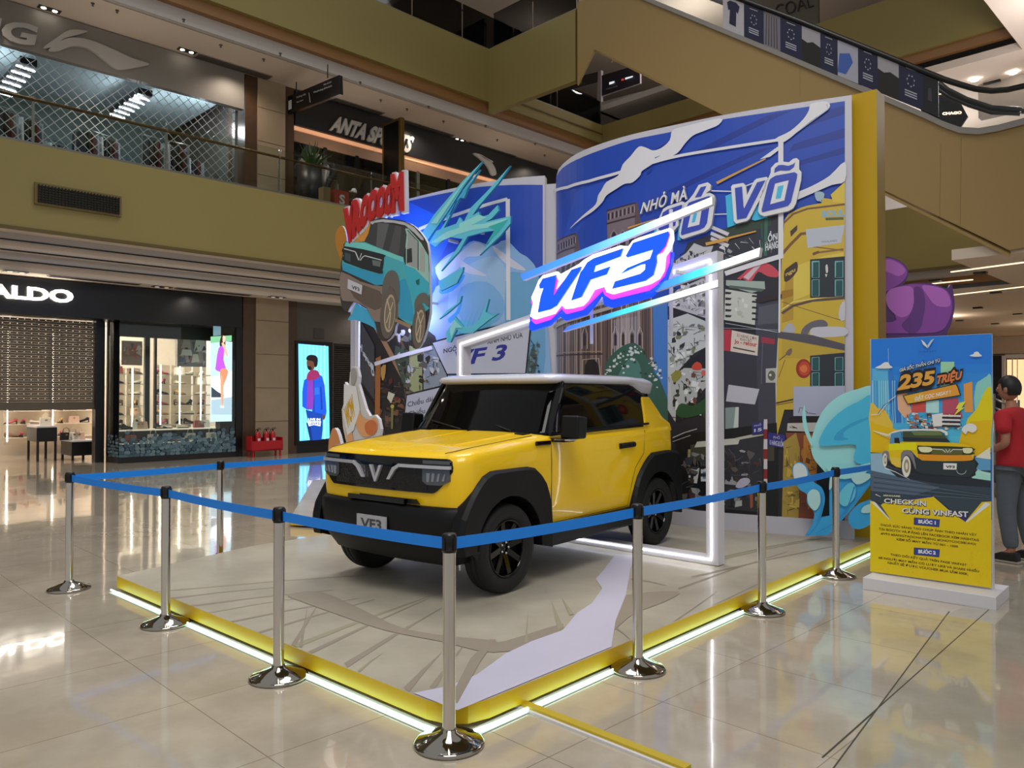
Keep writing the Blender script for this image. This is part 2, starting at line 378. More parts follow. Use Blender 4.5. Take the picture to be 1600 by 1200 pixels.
mall_obj('wall_back', [(40, 40.3, -16, 26, 0, 4.2, mat('far_wall_paint', '#b49c86', 0.6)), (40, 40.3, -16, 26, 6.6, 10.1, mat('far_wall_upper', '#a8a098', 0.6)), (40, 40.3, -16, 26, 12.2, 15.6, GREYW)])
# shop partitions behind the left fronts
mall_obj('wall_left_shops', [(-14, 46, 25.8, 26, 0, 4.2, GREYW), (-14, 46, 25.8, 26, 6.6, 10.1, GREYW), (-14, 46, 23, 23.2, 12.2, 15.6, mat('top_shop_wall', '#3a3d40', 0.5)),
    (9.62, 9.72, VS + .05, 25.8, 0, 4.2, WHT), (9.75, 9.85, VS + .05, 25.8, 6.6, 10.1, GREYW)])

# pillars of marble on both storeys
def pillar(u0, u1, z0, z1, name):
    mb = MB(); mb.mbox(u0 + .34, u1 - .28, VS - 0.1, VS + .9, z0, z1, MARB); mb.mbox(u0, u0 + .34, VS - 0.06, VS + .9, z0, z1, MARBD); mb.mbox(u1 - .28, u1, VS - 0.06, VS + .9, z0, z1, MARBD)
    for z in [z0 + 0.9 * k for k in range(1, int((z1 - z0) / 0.9) + 1)]: mb.mbox(u0 + .34, u1 - .28, VS - 0.103, VS - 0.09, z, z + 0.012, MARBD)
    return struct(mb, name)
PU0, PU1 = uof(378, VS), uof(462, VS)
pillar(PU0, PU1, 0, 4.2, 'wall_pillar'); pillar(PU0 + .02, PU1 - .12, 6.6, 10.1, 'wall_pillar_upper')
# grey wall right of the pillar, continuing behind the book
mall_obj('wall_left_grey', [(PU1, 30, VS, VS + .2, 3.1, 4.2, GREYW), (PU1, uof(521, VS), VS, VS + .2, 0, 3.1, GREYW), (uof(660, VS), 30, VS, VS + .2, 0, 3.1, GREYW), (PU1, 30, VS - .05, VS, 0, .22, BLK)])

# yellow band vent on the left slab edge
mb = MB(); a = onmv(51, 309, 17.68); b_ = onmv(187, 350, 17.68); u0, u1 = uof(51, 17.68), uof(187, 17.68)
mb.mbox(u0, u1, 17.64, 17.7, 5.42, 5.86, mat('vent_frame_metal', '#6b5a2c', 0.5)); 
o = mb.build('air_vent', label='dark slatted air vent set in the olive slab edge above the shoe shop', cat='vent')
mb = MB()
for k in range(7): mb.mbox(u0 + .06, u1 - .06, 17.61, 17.645, 5.47 + k * .05, 5.495 + k * .05, BLKM)
for k in range(26): uu = u0 + .06 + (u1 - u0 - .12) * k / 25; mb.mbox(uu - .008, uu + .008, 17.60, 17.64, 5.46, 5.82, BLKM)
mb.build('grille', o)

# ------------------------------------------------------------------ glass balustrades
GL = bpy.data.materials.new('clear_glass'); GL.use_nodes = True
nt = GL.node_tree; nt.nodes.clear(); out = nt.nodes.new('ShaderNodeOutputMaterial'); tr = nt.nodes.new('ShaderNodeBsdfTransparent'); tr.inputs[0].default_value = (0.90, 0.94, 0.92, 1)
gs = nt.nodes.new('ShaderNodeBsdfGlossy'); gs.inputs['Roughness'].default_value = 0.02; fr = nt.nodes.new('ShaderNodeFresnel'); fr.inputs[0].default_value = 1.45; ms = nt.nodes.new('ShaderNodeMixShader')
nt.links.new(fr.outputs[0], ms.inputs[0]); nt.links.new(tr.outputs[0], ms.inputs[1]); nt.links.new(gs.outputs[0], ms.inputs[2]); nt.links.new(ms.outputs[0], out.inputs[0])
STEEL = mat('brushed_steel', '#8c8a86', 0.3, metal=0.9, noise=0.05)
RAILM = mat('bronze_handrail', '#6d4c2c', 0.35, metal=0.5, noise=0.05)
def balustrade(name, us, v, z, h, label, along='u', skip_rail=False):
    pt = (lambda q, w, zz: W(q, v + w, zz)) if along == 'u' else (lambda q, w, zz: W(v + w, q, zz))
    root = thing(name, pt(us[0], 0, z), 0, label, 'railing')
    for a, b in zip(us, us[1:]):
        mb = MB(); mb.bar(pt(a + .03, 0, z + h / 2), pt(b - .03, 0, z + h / 2), .014, h, GL); mb.build('glass_panel', root)
    for a in us:
        mb = MB(); mb.bar(pt(a, .05, z - .12), pt(a, .05, z + h * .9), .05, .012, STEEL, up=(MV if along == 'u' else MU)); mb.build('post', root)
    mb = MB(); mb.tube([pt(us[0], .04, z + h * .84), pt(us[-1], .04, z + h * .84)], .032, RAILM); mb.build('handrail', root)
    mb = MB(); mb.bar(pt(us[0], 0, z + .03), pt(us[-1], 0, z + .03), .05, .07, STEEL); mb.build('base_channel', root)
    return root
ua, ub = uof(49, 17.8), uof(259, 17.8); st_ = ub - ua
balustrade('glass_balustrade', [ua - st_, ua, ub] + [ub + st_ * 1.05 * k for k in (1, 2, 3, 4, 5, 6)], 17.8, 6.62, 1.12, 'glass balustrade with bronze handrail on the second-storey slab edge')
balustrade('glass_balustrade', [4 + 1.9 * k for k in range(0, 7)] + [17.1], 17.6, 12.35, 1.1, 'glass balustrade on the topmost slab edge above the sports shops')
balustrade('glass_balustrade', [17.3, 19.7, 22.1], 17.6, 11.35, 0.9, 'low glass balustrade in the gap below the escalator landing')

# darker inlay field of the floor at the right, with its two crossing joints
GF = tile_mat('polished_grey_stone', '#b4ad9c', '#b4ad9c', 60, (30, 30), .09, 0.0)
q = [onz(1480, 960), onz(1303, 1200), onz(1400, 1500), onz(2400, 1100), onz(1700, 860)]; q = [Vector((p.x, p.y, .002)) for p in q]
mb = MB(); mb.prism(q, (0, 0, -.0015), GF); o = mb.build('floor_inlay', kind='structure')
mb = MB(); JM = mat('dark_joint', '#4a4338', .4)
for a, b in (((1483, 956), (1300, 1204)), ((1545, 953), (1285, 1184))): mb.bar(onz(*a) + Vector((0, 0, .0015)), onz(*b) + Vector((0, 0, .0015)), .007, .003, JM)
mb.build('trim_6', kind='structure')

# ------------------------------------------------------------------ shoe shop, lower storey left
WARMW = (1, 0.90, 0.76)
u_l, u_d0, u_d1, u_w0, u_w1 = -1.5, uof(148, VS + .75), uof(160, VS + .1), uof(186, VS), uof(375, VS)
FZ0, FZ1 = 3.38, 4.18
mb = MB(); mb.mbox(u_l, u_w1 + .02, VS - .06, VS + .9, FZ0, FZ1, BLK)
shopf = mb.build('shop_fascia', label='black shop fascia carrying white lit letters ALDO', cat='shop sign')
mb = MB(); pa = onmv(-20, 446, VS - .07); pb = onmv(114, 456, VS - .07)
ua_, ub_ = pa.dot(MU), pb.dot(MU)
frame_text(mb, W(ua_, VS - .07, 3.70), MU, (0, 0, 1), 'ALDO', ub_ - ua_, .27, .04, em('#fff6e6', 9), bold=.035)
mb.build('lettering', shopf)
mall_obj('ceiling_shop', [(u_l, 9.6, VS + .9, 25.7, 3.6, 3.66, WHT)])
mall_obj('wall_shop_back', [(u_l, 9.6, 24.4, 24.5, 0, 3.6, mat('shop_cream_wall', '#e8dccb', 0.7)), (u_l - .1, u_l, VS + 1, 24.5, 0, 3.6, WHT)])
# roller shutter three-quarters down
sh_v = VS + .78
SHM = mat('taupe_shutter_metal', '#6d6355', 0.45, metal=0.4, noise=0.05)
root = thing('roller_shutter', W(u_d0, sh_v, 1.27), 0, 'taupe perforated roller shutter pulled three quarters down over the shoe shop entrance', 'shutter')
mb = MB(); z = 1.40; 
n = 0
while z < 3.36:                                 # slats, every other one pierced by small slots
    rowp = (n % 2 == 0) and z > 1.5
    if not rowp: mb.mbox(u_l, u_d0, sh_v, sh_v + .02, z, z + .05, SHM)
    else:
        u = u_l; 
        while u < u_d0: mb.mbox(u, min(u + .12, u_d0), sh_v, sh_v + .02, z + .018, z + .034, SHM); u += .142
        mb.mbox(u_l, u_d0, sh_v, sh_v + .02, z, z + .018, SHM); mb.mbox(u_l, u_d0, sh_v, sh_v + .02, z + .034, z + .05, SHM)
    mb.mbox(u_l, u_d0, sh_v - .006, sh_v, z, z + .008, SHM); z += .053; n += 1
mb.build('curtain', root)
mb = MB(); mb.mbox(u_l, u_d0, sh_v - .01, sh_v + .05, 1.27, 1.42, SHM); mb.build('bottom_rail', root)
mb = MB(); mb.mbox(u_d0, u_d0 + .2, sh_v - .1, sh_v + .15, 0, FZ0, BLK); struct(mb, 'door_1')
# glazed display window
DB = mat('display_plinth_black', '#101114', 0.3)
root = thing('display_window', W((u_w0 + u_w1) / 2, VS + .2, 0), 0, 'glazed shop display window with black frame and pebble-print skirt', 'display window')
mb = MB(); mb.mbox(u_w0, u_w1, VS - .005, VS + .01, .1, FZ0, GL); mb.build('glass_pane', root); mb = MB(); mb.mbox(u_w0 - .005, u_w0 + .01, VS, VS + .78, .1, FZ0, GL); mb.build('glass_pane', root)
mb = MB()
mb.mbox(u_w0 - .02, u_w1 + .02, VS - .02, VS + .8, 0, .14, DB); mb.mbox(uof(345, VS), u_w1 + .05, VS + .03, VS + .3, .1, FZ0, BLK); mb.mbox(u_w1 - .12, u_w1 + .06, VS - .03, VS + .4, 0, FZ0, BLK)
mb.mbox(u_w0 - .03, u_w0 + .0, VS + .72, VS + .8, 0, FZ0, BLK); um = uof(233, VS + .8); mb.mbox(um - .12, um, VS + .75, VS + .85, .5, FZ0, BLK); mb.mbox(um + .12, um + .17, VS + .75, VS + .85, .5, FZ0, BLK)
mb.mbox(u_w0, u_w1, VS + .7, VS + .85, 3.05, FZ0, BLK)
mb.build('window_frame', root)
mb = MB(); mb.mbox(u_w0 + .05, u_w1 - .15, VS + .3, VS + .78, .1, .74, DB); mb.mbox(u_w0 + .03, u_w1 - .15, VS + .28, VS + .8, .74, .77, em('#fff1dc', .35)); mb.mbox(u_w0 + .1, u_w1 - .3, VS + .02, VS + .3, .1, .44, DB); mb.mbox(u_w0 + .1, u_w1 - .3, VS + .02, VS + .3, .44, .46, em('#fff1dc', .35))
mb.build('display_plinth', root)
# pebble print on the glass skirt, denser towards the floor
pebs = [mat('pebble_print_%d' % k, c, .5, noise=.25, nscale=9) for k, c in enumerate(('#4d6a78', '#5f7c88', '#3f5a68', '#6b8590'))]
rnd = random.Random(3); mbp = MB(); mbp.mbox(u_w0 + .02, u_w1 - .1, VS - .012, VS - .006, .12, .28, mat('pebble_ground', '#1d2d36', .5))
mbp.mbox(u_w0 - .012, u_w0 - .006, VS + .02, VS + .7, .12, .28, MATS['pebble_ground'])
def pebble(mb, cu, cz, r1, r2, m, side=False):
    pts = []
    for k in range(10):
        a = 2 * math.pi * k / 10; x = cu + r1 * math.cos(a) * (1 + rnd.uniform(-.08, .08)); zz = cz + r2 * math.sin(a)
        pts.append(W(u_w0 - .014, x, zz) if side else W(x, VS - .014, zz))
    mb.prism(pts, (MU * -.006 if side else MV * -.006), m)
grid = []
for row in range(8):
    z = .17 + row * .078; u = u_w0 + .04 + rnd.uniform(0, .05)
    while u < u_w1 - .12:
        keep = 1 if row < 4 else (1.1 - (row - 3) * .26 + (.25 if u > u_w1 - .8 else 0))
        if rnd.random() < keep: r_ = rnd.uniform(.045, .072); pebble(mbp, u, z + rnd.uniform(-.012, .012), r_, r_ * rnd.uniform(.75, .95), rnd.choice(pebs))
        u += rnd.uniform(.10, .14)
    v_ = VS + .03
    while v_ < VS + .7:
        if rnd.random() < (1 if row < 4 else 1.1 - (row - 3) * .24): r_ = rnd.uniform(.03, .05); pebble(mbp, v_, z + rnd.uniform(-.01, .01), r_, r_ * .85, rnd.choice(pebs), True)
        v_ += rnd.uniform(.08, .11)
tag(mbp.build('pebble_decal', root), 'blue grey pebbles printed on the lower glass')
# lit panel with a woman in violet
def screen_woman():
    u0, u1 = uof(329, VS + .02), uof(362, VS + .02); z0, z1 = .93, 3.0
    root = thing('advertising_screen', W((u0 + u1) / 2, VS, z0), 0, 'tall lit screen showing a woman in a violet dress inside the shoe shop window', 'screen')
    mb = MB(); mb.mbox(u0, u1, VS + .0, VS + .03, z0, z1, em('#a9c3cf', 1.5)); mb.build('picture', root)
    S = Flat(W(u0, VS - .002), MU); A = Art(S, .0007); A.px = True
    A.poly(em('#6fae84', 1.2), [(329, 526), (362, 524), (362, 533), (329, 536)]); A.poly(em('#5d7a86', 1.1), [(333, 509), (345, 508), (345, 524), (333, 525)]); A.poly(em('#e4ecf0', 1.8), [(330, 590), (362, 580), (362, 646), (330, 648)])
    A.poly(em('#93abb8', 1.3), [(330, 625), (362, 620), (362, 648), (330, 648)]); A.poly(em('#3c4854', .8), [(330, 604), (340, 612), (351, 618), (345, 621), (330, 621)])
    A.poly(em('#3a2320', .7), sm([(344, 530), (347, 523), (351, 527), (352, 540), (349, 542), (345, 544), (343, 538)], 3))
    A.poly(em('#e0b49c', 1.2), sm([(348, 525), (352, 527), (351, 534), (348, 535)], 3)); A.poly(em('#d9a98f', 1.2), sm([(346, 536), (351, 538), (356, 554), (354, 557), (349, 546)], 3))
    A.poly(em('#a24bc9', 1.4), sm([(341, 545), (347, 541), (350, 548), (349, 562), (353, 578), (348, 582), (337, 578), (337, 570)], 3))
    A.poly(em('#c98362', 1.2), sm([(344, 578), (353, 576), (356, 583), (350, 600), (348, 612), (345, 612), (344, 596)], 3)); A.poly(em('#d39473', 1.2), sm([(344, 590), (348, 590), (349, 622), (347, 636), (345, 622)], 3)); A.poly(em('#e9e2da', 1.4), [(344, 634), (349, 634), (350, 637), (344, 637)])
    A.mb.build('woman_figure', root)
screen_woman()
# backdrop pictures hanging in the window
def poster(px0, px1, z0, z1, v, cols, label):
    u0, u1 = uof(px0, v), uof(px1, v); mb = MB(); mb.mbox(u0, u1, v, v + .03, z0, z1, pm(cols[0])); rr = random.Random(px0)
    for k in range(26):
        a, b = sorted((rr.uniform(u0, u1), rr.uniform(u0, u1))); c, d = sorted((rr.uniform(z0, z1), rr.uniform(z0, z1)))
        if b - a > .5 * (u1 - u0) or d - c > .5 * (z1 - z0): continue
        pts = [(a, c), (b, c + rr.uniform(-.05, .05)), (b - .04, d), (a + .05, d)]
        pts = [(min(u1, max(u0, x)), min(z1, max(z0, y))) for x, y in pts]
        mb.add([W(x, v - .003 - k * .0006, y) for x, y in pts], [(0, 1, 2, 3)], pm(rr.choice(cols[1:])))
    return mb.build('poster', label=label, cat='poster')
poster(190, 222, 2.35, 2.95, VS + .72, ['#8f7468', '#5a4d4c', '#b08572', '#a55f58', '#3d3436', '#c9b6a8'], 'warm toned collage poster hanging left in the shoe shop window')
poster(277, 322, 2.35, 3.1, VS + .72, ['#77706c', '#4a4a50', '#a08f84', '#96625e', '#3b3b42', '#c5bcb2', '#5f5f72'], 'grey and pink collage poster hanging right in the shoe shop window')
# shelves, shoes and bags
SHW = mat('shelf_white', '#f0e6d6', .5); LEDW = em('#fff0d6', 8)
def make_shoe(col, name='shoe', heel=True):
    r = thing(name, (0, 0, -50)); m = mat('leather_' + col, col, .35)
    mb = MB(); pr = [(-.11, .0, .028, .05), (-.07, .0, .034, .075), (-.02, .0, .030, .05), (.05, .0, .036, .045), (.10, 0, .03, .03), (.125, 0, .006, .015)]
    vs = []; fs = []
    for x, y, w, h in pr:
        lift = .045 * max(0, (-x + .03) / .14) if heel else 0
        for a in range(8): t = 2 * math.pi * a / 8; vs.append((x, w * math.cos(t), lift + .012 + h / 2 + h / 2 * math.sin(t)))
    for i in range(5):
        for a in range(8): fs.append((i * 8 + a, i * 8 + (a + 1) % 8, (i + 1) * 8 + (a + 1) % 8, (i + 1) * 8 + a))
    fs += [tuple(range(8)), tuple(range(40, 48))]; mb.add(vs, fs, m, True); mb.build('upper', r, local=True)
    mb = MB(); mb.box((0.02, 0, .006), (.21, .06, .012), mat('sole_dark', '#2a2220', .6))
    if heel: mb.box((-.1, 0, .028), (.02, .025, .056), MATS['sole_dark'])
    mb.build('sole', r, local=True); return r
def make_bag(col):
    r = thing('handbag', (0, 0, -50)); m = mat('bag_' + col, col, .4)
    mb = MB(); mb.prism([(-.14, -.05, 0), (.14, -.05, 0), (.12, -.035, .19), (-.12, -.035, .19)], (0, .09, 0), m); mb.build('body', r, local=True, bevel=.012)
    mb = MB(); mb.tube([(-.07, 0, .18), (-.06, 0, .27), (0, 0, .31), (.06, 0, .27), (.07, 0, .18)], .007, m, 6); mb.build('handle', r, local=True)
    mb = MB(); mb.box((0, -.052, .13), (.05, .008, .03), mat('brass_clasp', '#b9934a', .3, metal=.9)); mb.build('clasp', r, local=True); return r
PROT = {}
SHOEC = {'#161414': 'black', '#e9dfd0': 'cream', '#c79a6b': 'tan', '#b0525a': 'rose red', '#7a5f4c': 'brown'}
BAGC = {'#f0e9de': 'white', '#1a1718': 'black', '#d9b9a4': 'beige', '#a8584e': 'brick red'}
LCNT = {}
def uniq(l):
    LCNT[l] = LCNT.get(l, 0) + 1; return l + ('', ', farther right', ', farthest right', ', last one')[min(3, LCNT[l] - 1)]
def shoe(col, p, rz, label, group):
    label = uniq(label)
    if ('s', col) not in PROT: r = make_shoe(col, heel=(col != '#e9dfd0')); PROT[('s', col)] = r; r.location = p; r.rotation_euler = (0, 0, rz); tag(r, label, 'shoe', group); r.scale = (1.3,) * 3; return r
    r = dup(PROT[('s', col)], p, rz, label, group, 1.3); r['category'] = 'shoe'; return r
def bag(col, p, rz, label, group):
    label = uniq(label)
    if ('b', col) not in PROT: r = make_bag(col); PROT[('b', col)] = r; r.location = p; r.rotation_euler = (0, 0, rz); tag(r, label, 'handbag', group); return r
    r = dup(PROT[('b', col)], p, rz, label, group); r['category'] = 'handbag'; return r
def shelf_unit(u0, u1, v, zs, place, leds, ztop):
    root = thing('shelf_unit', W((u0 + u1) / 2, v, zs[0]), 0, 'cream wall shelving with lit uprights ' + place, 'shelving')
    for z in zs: mb = MB(); mb.mbox(u0, u1, v, v + .3, z - .02, z, SHW); mb.build('shelf', root)
    mb = MB(); mb.mbox(u0, u1, v + .3, v + .33, zs[0] - .2, ztop, mat('shelf_back_cream', '#d9ccb9', .6)); mb.build('back_panel', root)
    for l in leds: mb = MB(); mb.mbox(l - .012, l + .012, v - .01, v + .015, zs[0] - .1, ztop, LEDW); mb.build('light_strip', root)
    rr = random.Random(int(u0 * 100)); k = 0
    for i, z in enumerate(zs):
        u = u0 + .14
        shn = ('lowest', 'second lowest', 'third lowest', 'fourth lowest', 'fifth lowest', 'topmost')[i]
        while u < u1 - .1:
            c = rr.choice(list(SHOEC))
            if rr.random() < .82: shoe(c, W(u, v + .13, z), MANG + rr.choice((0, 0, math.pi / 2, 2.6)), '%s shoe, %s board, shelving %s' % (SHOEC[c], shn, place), '%s shoes on the %s board, shelving %s' % (SHOEC[c], shn, place))
            else: c = rr.choice(list(BAGC)); bag(c, W(u, v + .12, z), MANG, '%s handbag, %s board, shelving %s' % (BAGC[c], shn, place), '%s handbags on the %s board, shelving %s' % (BAGC[c], shn, place))
            u += rr.uniform(.22, .34)
zs = [.85, 1.1, 1.35, 1.62, 1.9, 2.15]
V1 = VS + 1.2
shelf_unit(uof(176, V1), uof(202, V1), V1, zs, 'leftmost behind the display window', [uof(180, V1)], 2.3)
shelf_unit(uof(205, V1), uof(226, V1), V1, zs, 'left of the window post', [uof(207, V1)], 2.3)
shelf_unit(uof(248, V1), uof(272, V1), V1, zs, 'right of the window post', [uof(251, V1)], 2.4)
shelf_unit(uof(275, V1), uof(306, V1), V1, zs, 'in the middle of the right pane', [uof(281, V1)], 2.4)
shelf_unit(uof(309, V1), uof(329, V1), V1, zs, 'beside the lit screen', [uof(314, V1)], 2.4)
for px, z, c in ((216, .77, '#f0e9de'), (222, .77, '#d9b9a4'), (311, .77, '#a8584e'), (319, .77, '#f0e9de')): bag(c, W(uof(px, VS + .5), VS + .5, z), MANG, '%s handbag on the upper window plinth' % BAGC[c], '%s handbags on the upper window plinth' % BAGC[c])
for px, c in ((205, '#a8584e'), (240, '#f0e9de'), (298, '#f0e9de'), (331, '#f0e9de')): bag(c, W(uof(px, VS + .15), VS + .16, .46), MANG, '%s handbag on the lower window plinth' % BAGC[c], '%s handbags on the lower window plinth' % BAGC[c])
for px, c in ((196, '#7a5f4c'), (214, '#161414'), (250, '#e9dfd0'), (270, '#c79a6b'), (286, '#e9dfd0'), (312, '#161414')): shoe(c, W(uof(px, VS + .15), VS + .15, .46), MANG, '%s shoe on the lower window plinth' % SHOEC[c], '%s shoes on the lower window plinth' % SHOEC[c])
for px, c in ((190, '#161414'), (200, '#161414'), (252, '#161414'), (259, '#e9dfd0'), (285, '#e9dfd0')): shoe(c, W(uof(px, VS + .5), VS + .5, .77), MANG, '%s shoe on the upper window plinth' % SHOEC[c], '%s shoes on the upper window plinth' % SHOEC[c])
# behind the half closed shutter: wall shelves and two black tables
V2 = 23.6
shelf_unit(uof(10, V2), uof(80, V2), V2, [.5, .85, 1.2], 'seen under the shutter, left', [uof(12, V2), uof(83, V2)], 3.3)
shelf_unit(uof(88, V2), uof(152, V2), V2, [.5, .85, 1.2], 'seen under the shutter, right', [uof(150, V2)], 3.3)
def table(u0, u1, v0, v1, h, lab):
    root = thing('display_table', W((u0 + u1) / 2, (v0 + v1) / 2, 0), 0, lab, 'table')
    mb = MB(); mb.mbox(u0, u1, v0, v1, h - .04, h, WHT); mb.build('tabletop', root)
    mb = MB(); mb.mbox(u0, u1, v0, v1, h - .38, h - .041, BLK); mb.build('apron', root)
    for a in (u0 + .03, u1 - .03):
        for b in (v0 + .03, v1 - .03): mb = MB(); mb.mbox(a - .025, a + .025, b - .025, b + .025, 0, h - .38, BLK); mb.build('leg', root)
VT = 21.4
table(uof(58, VT), uof(90, VT), VT, VT + .9, .86, 'taller black display table under the shutter, at the left')
table(uof(90, VT - .3) + .32, uof(150, VT - .3), VT - .3, VT + .6, .5, 'low black display table under the shutter, beside the taller one')
for px, c in ((116, '#f0e9de'), (124, '#d9b9a4'), (104, '#1a1718')): bag(c, W(uof(px, VT), VT, .5), MANG, '%s handbag on the low black table' % BAGC[c], '%s handbags on the low table' % BAGC[c])
bag('#f0e9de', W(uof(72, VT + .4), VT + .4, .86), MANG, 'white handbag on the taller black table', None)
for u, v in ((1.5, 21.5), (4.2, 21.5), (4.2, 23.2), (7.3, 21.2), (8.7, 21.2), (7.8, 23)): point('shop_downlight', W(u, v, 3.45), 60, WARMW, .12)

# ------------------------------------------------------------------ fire point by the pillar
REDP = mat('fire_red_paint', '#b3101c', .35)
vF = VS - .45
uf0, uf1 = uof(389, vF), uof(438, vF)
root = thing('fire_extinguisher_rack', W((uf0 + uf1) / 2, vF, 0), 0, 'red metal rack holding extinguishers in front of the marble pillar', 'rack')
mb = MB(); mb.mbox(uf0, uf1, vF - .15, vF + .15, .16, .2, REDP); mb.mbox(uf0, uf1, vF - .15, vF - .13, .16, .42, REDP); mb.mbox(uf0, uf1, vF + .13, vF + .15, .16, .5, REDP)
mb.mbox(uf0, uf0 + .02, vF - .15, vF + .15, .16, .55, REDP); mb.mbox(uf1 - .02, uf1, vF - .15, vF + .15, .16, .5, REDP); mb.build('tray', root, bevel=.006)
for u in (uf0 + .06, uf1 - .06):
    for v in (vF - .12, vF + .12): mb = MB(); mb.mbox(u - .02, u + .02, v - .02, v + .02, 0, .16, REDP); mb.build('leg', root)
ex0 = thing('fire_extinguisher', W(uf0 + .25, vF, .2))
mb = MB(); mb.lathe([(0, 0), (.07, 0), (.075, .02), (.075, .36), (.06, .42), (.025, .45), (.02, .47), (0, .47)], REDP, 20); mb.build('cylinder', ex0, local=True)
mb = MB(); mb.lathe([(0, .47), (.02, .47), (.02, .52), (0, .52)], BLKM, 10); mb.box((.03, 0, .52), (.12, .02, .015), BLKM); mb.box((.03, 0, .55), (.11, .02, .012), BLKM); mb.build('valve', ex0, local=True)
mb = MB(); mb.tube([(0.02, 0, .5), (-.05, 0, .52), (-.09, 0, .42), (-.095, 0, .2)], .01, BLKM, 8); mb.build('hose', ex0, local=True)
mb = MB(); mb.box((0, -.074, .22), (.07, .006, .13), WHT); mb.build('paper_label', ex0, local=True)
tag(ex0, 'red fire extinguisher at the left of the red rack', 'fire extinguisher', 'extinguishers in the rack'); ex0.rotation_euler = (0, 0, MANG)
dup(ex0, W((uf0 + uf1) / 2 + .05, vF, .2), MANG, 'red fire extinguisher in the middle of the red rack')
dup(ex0, W(uf1 - .2, vF + .02, .2), MANG, 'red fire extinguisher at the right of the red rack')

# ------------------------------------------------------------------ lit denim advertisement
S = Flat(W(0, VS - .12), MU)
def denim():
    u0, u1 = uof(466, VS - .1), uof(516, VS - .1); z0, z1 = .32, 3.02
    root = thing('light_box', W((u0 + u1) / 2, VS - .06, z0), 0, 'tall backlit advertisement of a man in a blue denim jacket on the grey wall', 'light box')
    mb = MB(); mb.mbox(u0 - .08, u1 + .08, VS - .1, VS, z0 - .1, z1 + .1, BLKM); mb.build('frame', root)
    A = Art(S, .0007); A.poly(em('#5fc0ee', 1.55), [(466, 537), (513, 541), (515, 685), (468, 689)])
    for x in range(470, 512, 6): A.poly(em('#7fd0f5', 1.6), [(x, 540), (x + 2, 540), (x + 2, 686), (x, 686)])
    A.poly(em('#174fc4', 1.2), [(475, 594), (483, 588), (497, 584), (503, 588), (507, 602), (510, 643), (508, 652), (504, 651), (502, 648), (489, 650), (487, 640), (479, 640), (472, 635), (472, 612)]); A.poly(em('#0f3a9a', 1), [(500, 604), (502, 604), (504, 640), (501, 640)]); A.poly(em('#2a66dd', 1.1), [(491, 606), (498, 605), (499, 616), (491, 617)]); A.poly(em('#0f3a9a', 1), [(489, 590), (490.5, 590), (491.5, 650), (489.5, 650)])
    A.poly(em('#7a35a8', 1.1), [(481, 588), (489, 587), (490, 622), (488, 640), (479, 638), (480, 610)])
    A.poly(em('#8e2a5e', 1), sm([(479, 588), (483, 580), (492, 578), (498, 582), (498, 590), (488, 594), (480, 594)], 3))
    A.poly(em('#10409f', 1.1), [(477, 640), (504, 647), (504, 670), (502, 687), (488, 688), (483, 668)])
    A.poly(em('#0e2f7a', .9), [(478, 660), (484, 662), (488, 688), (484, 688)])
    A.poly(em('#6b4634', .8), sm([(480, 562), (488, 560), (492, 568), (489, 578), (482, 578), (479, 570)], 3)); A.poly(em('#201a20', .5), sm([(478, 560), (482, 555), (491, 555), (496, 560), (495, 572), (491, 573), (489, 565), (480, 563)], 3)); A.poly(em('#201a20', .5), sm([(480, 572), (486, 573), (486, 578), (481, 577)], 2))
    A.poly(em('#6b4634', .7), sm([(504, 648), (508, 650), (506, 656), (503, 654)], 2))
    A.poly(em('#eef4ff', 1.4), [(480, 658), (501, 658), (500, 666), (490, 664), (482, 666)])
    A.text(em('#eef4ff', 1.4), 'LIVE IN', [(481, 657), (500, 657), (500, 653.5), (481, 653.5)], bold=.04); A.text(em('#1544b0', 1), "LEVI'S", [(483, 663.6), (499, 663.6), (499, 660), (483, 660)], bold=.04)
    A.mb.build('picture', root)
denim()
# shutter right of it, mostly hidden behind the boards
u0, u1 = uof(522, VS), uof(660, VS); root = thing('roller_shutter', W(u0, VS + .1, 0), 0, 'dark brown perforated roller shutter closed beside the denim advertisement', 'shutter')
mb = MB(); BR2 = mat('dark_shutter_metal', '#3a322c', .5, metal=.3)
for k in range(50): mb.mbox(u0, u1, VS + .1, VS + .12, .05 + k * .061, .05 + k * .061 + .045, BR2)
mb.build('curtain', root)
mb = MB(); mb.mbox(u0 - .03, u1, VS + .02, VS + .14, 3.02, 3.12, BLK); mb.mbox(u0 - .04, u0 + .02, VS + .02, VS + .14, 0, 3.12, BLK); mb.build('frame', root)
mb = MB(); ug = uof(500, VS); mb.mbox(ug - .2, ug + .12, VS - .02, VS, 3.22, 3.5, mat('grey_wall_grille', '#47423e', .6)); mb.build('wall_vent', label='small square grey vent above the denim advertisement', cat='vent')

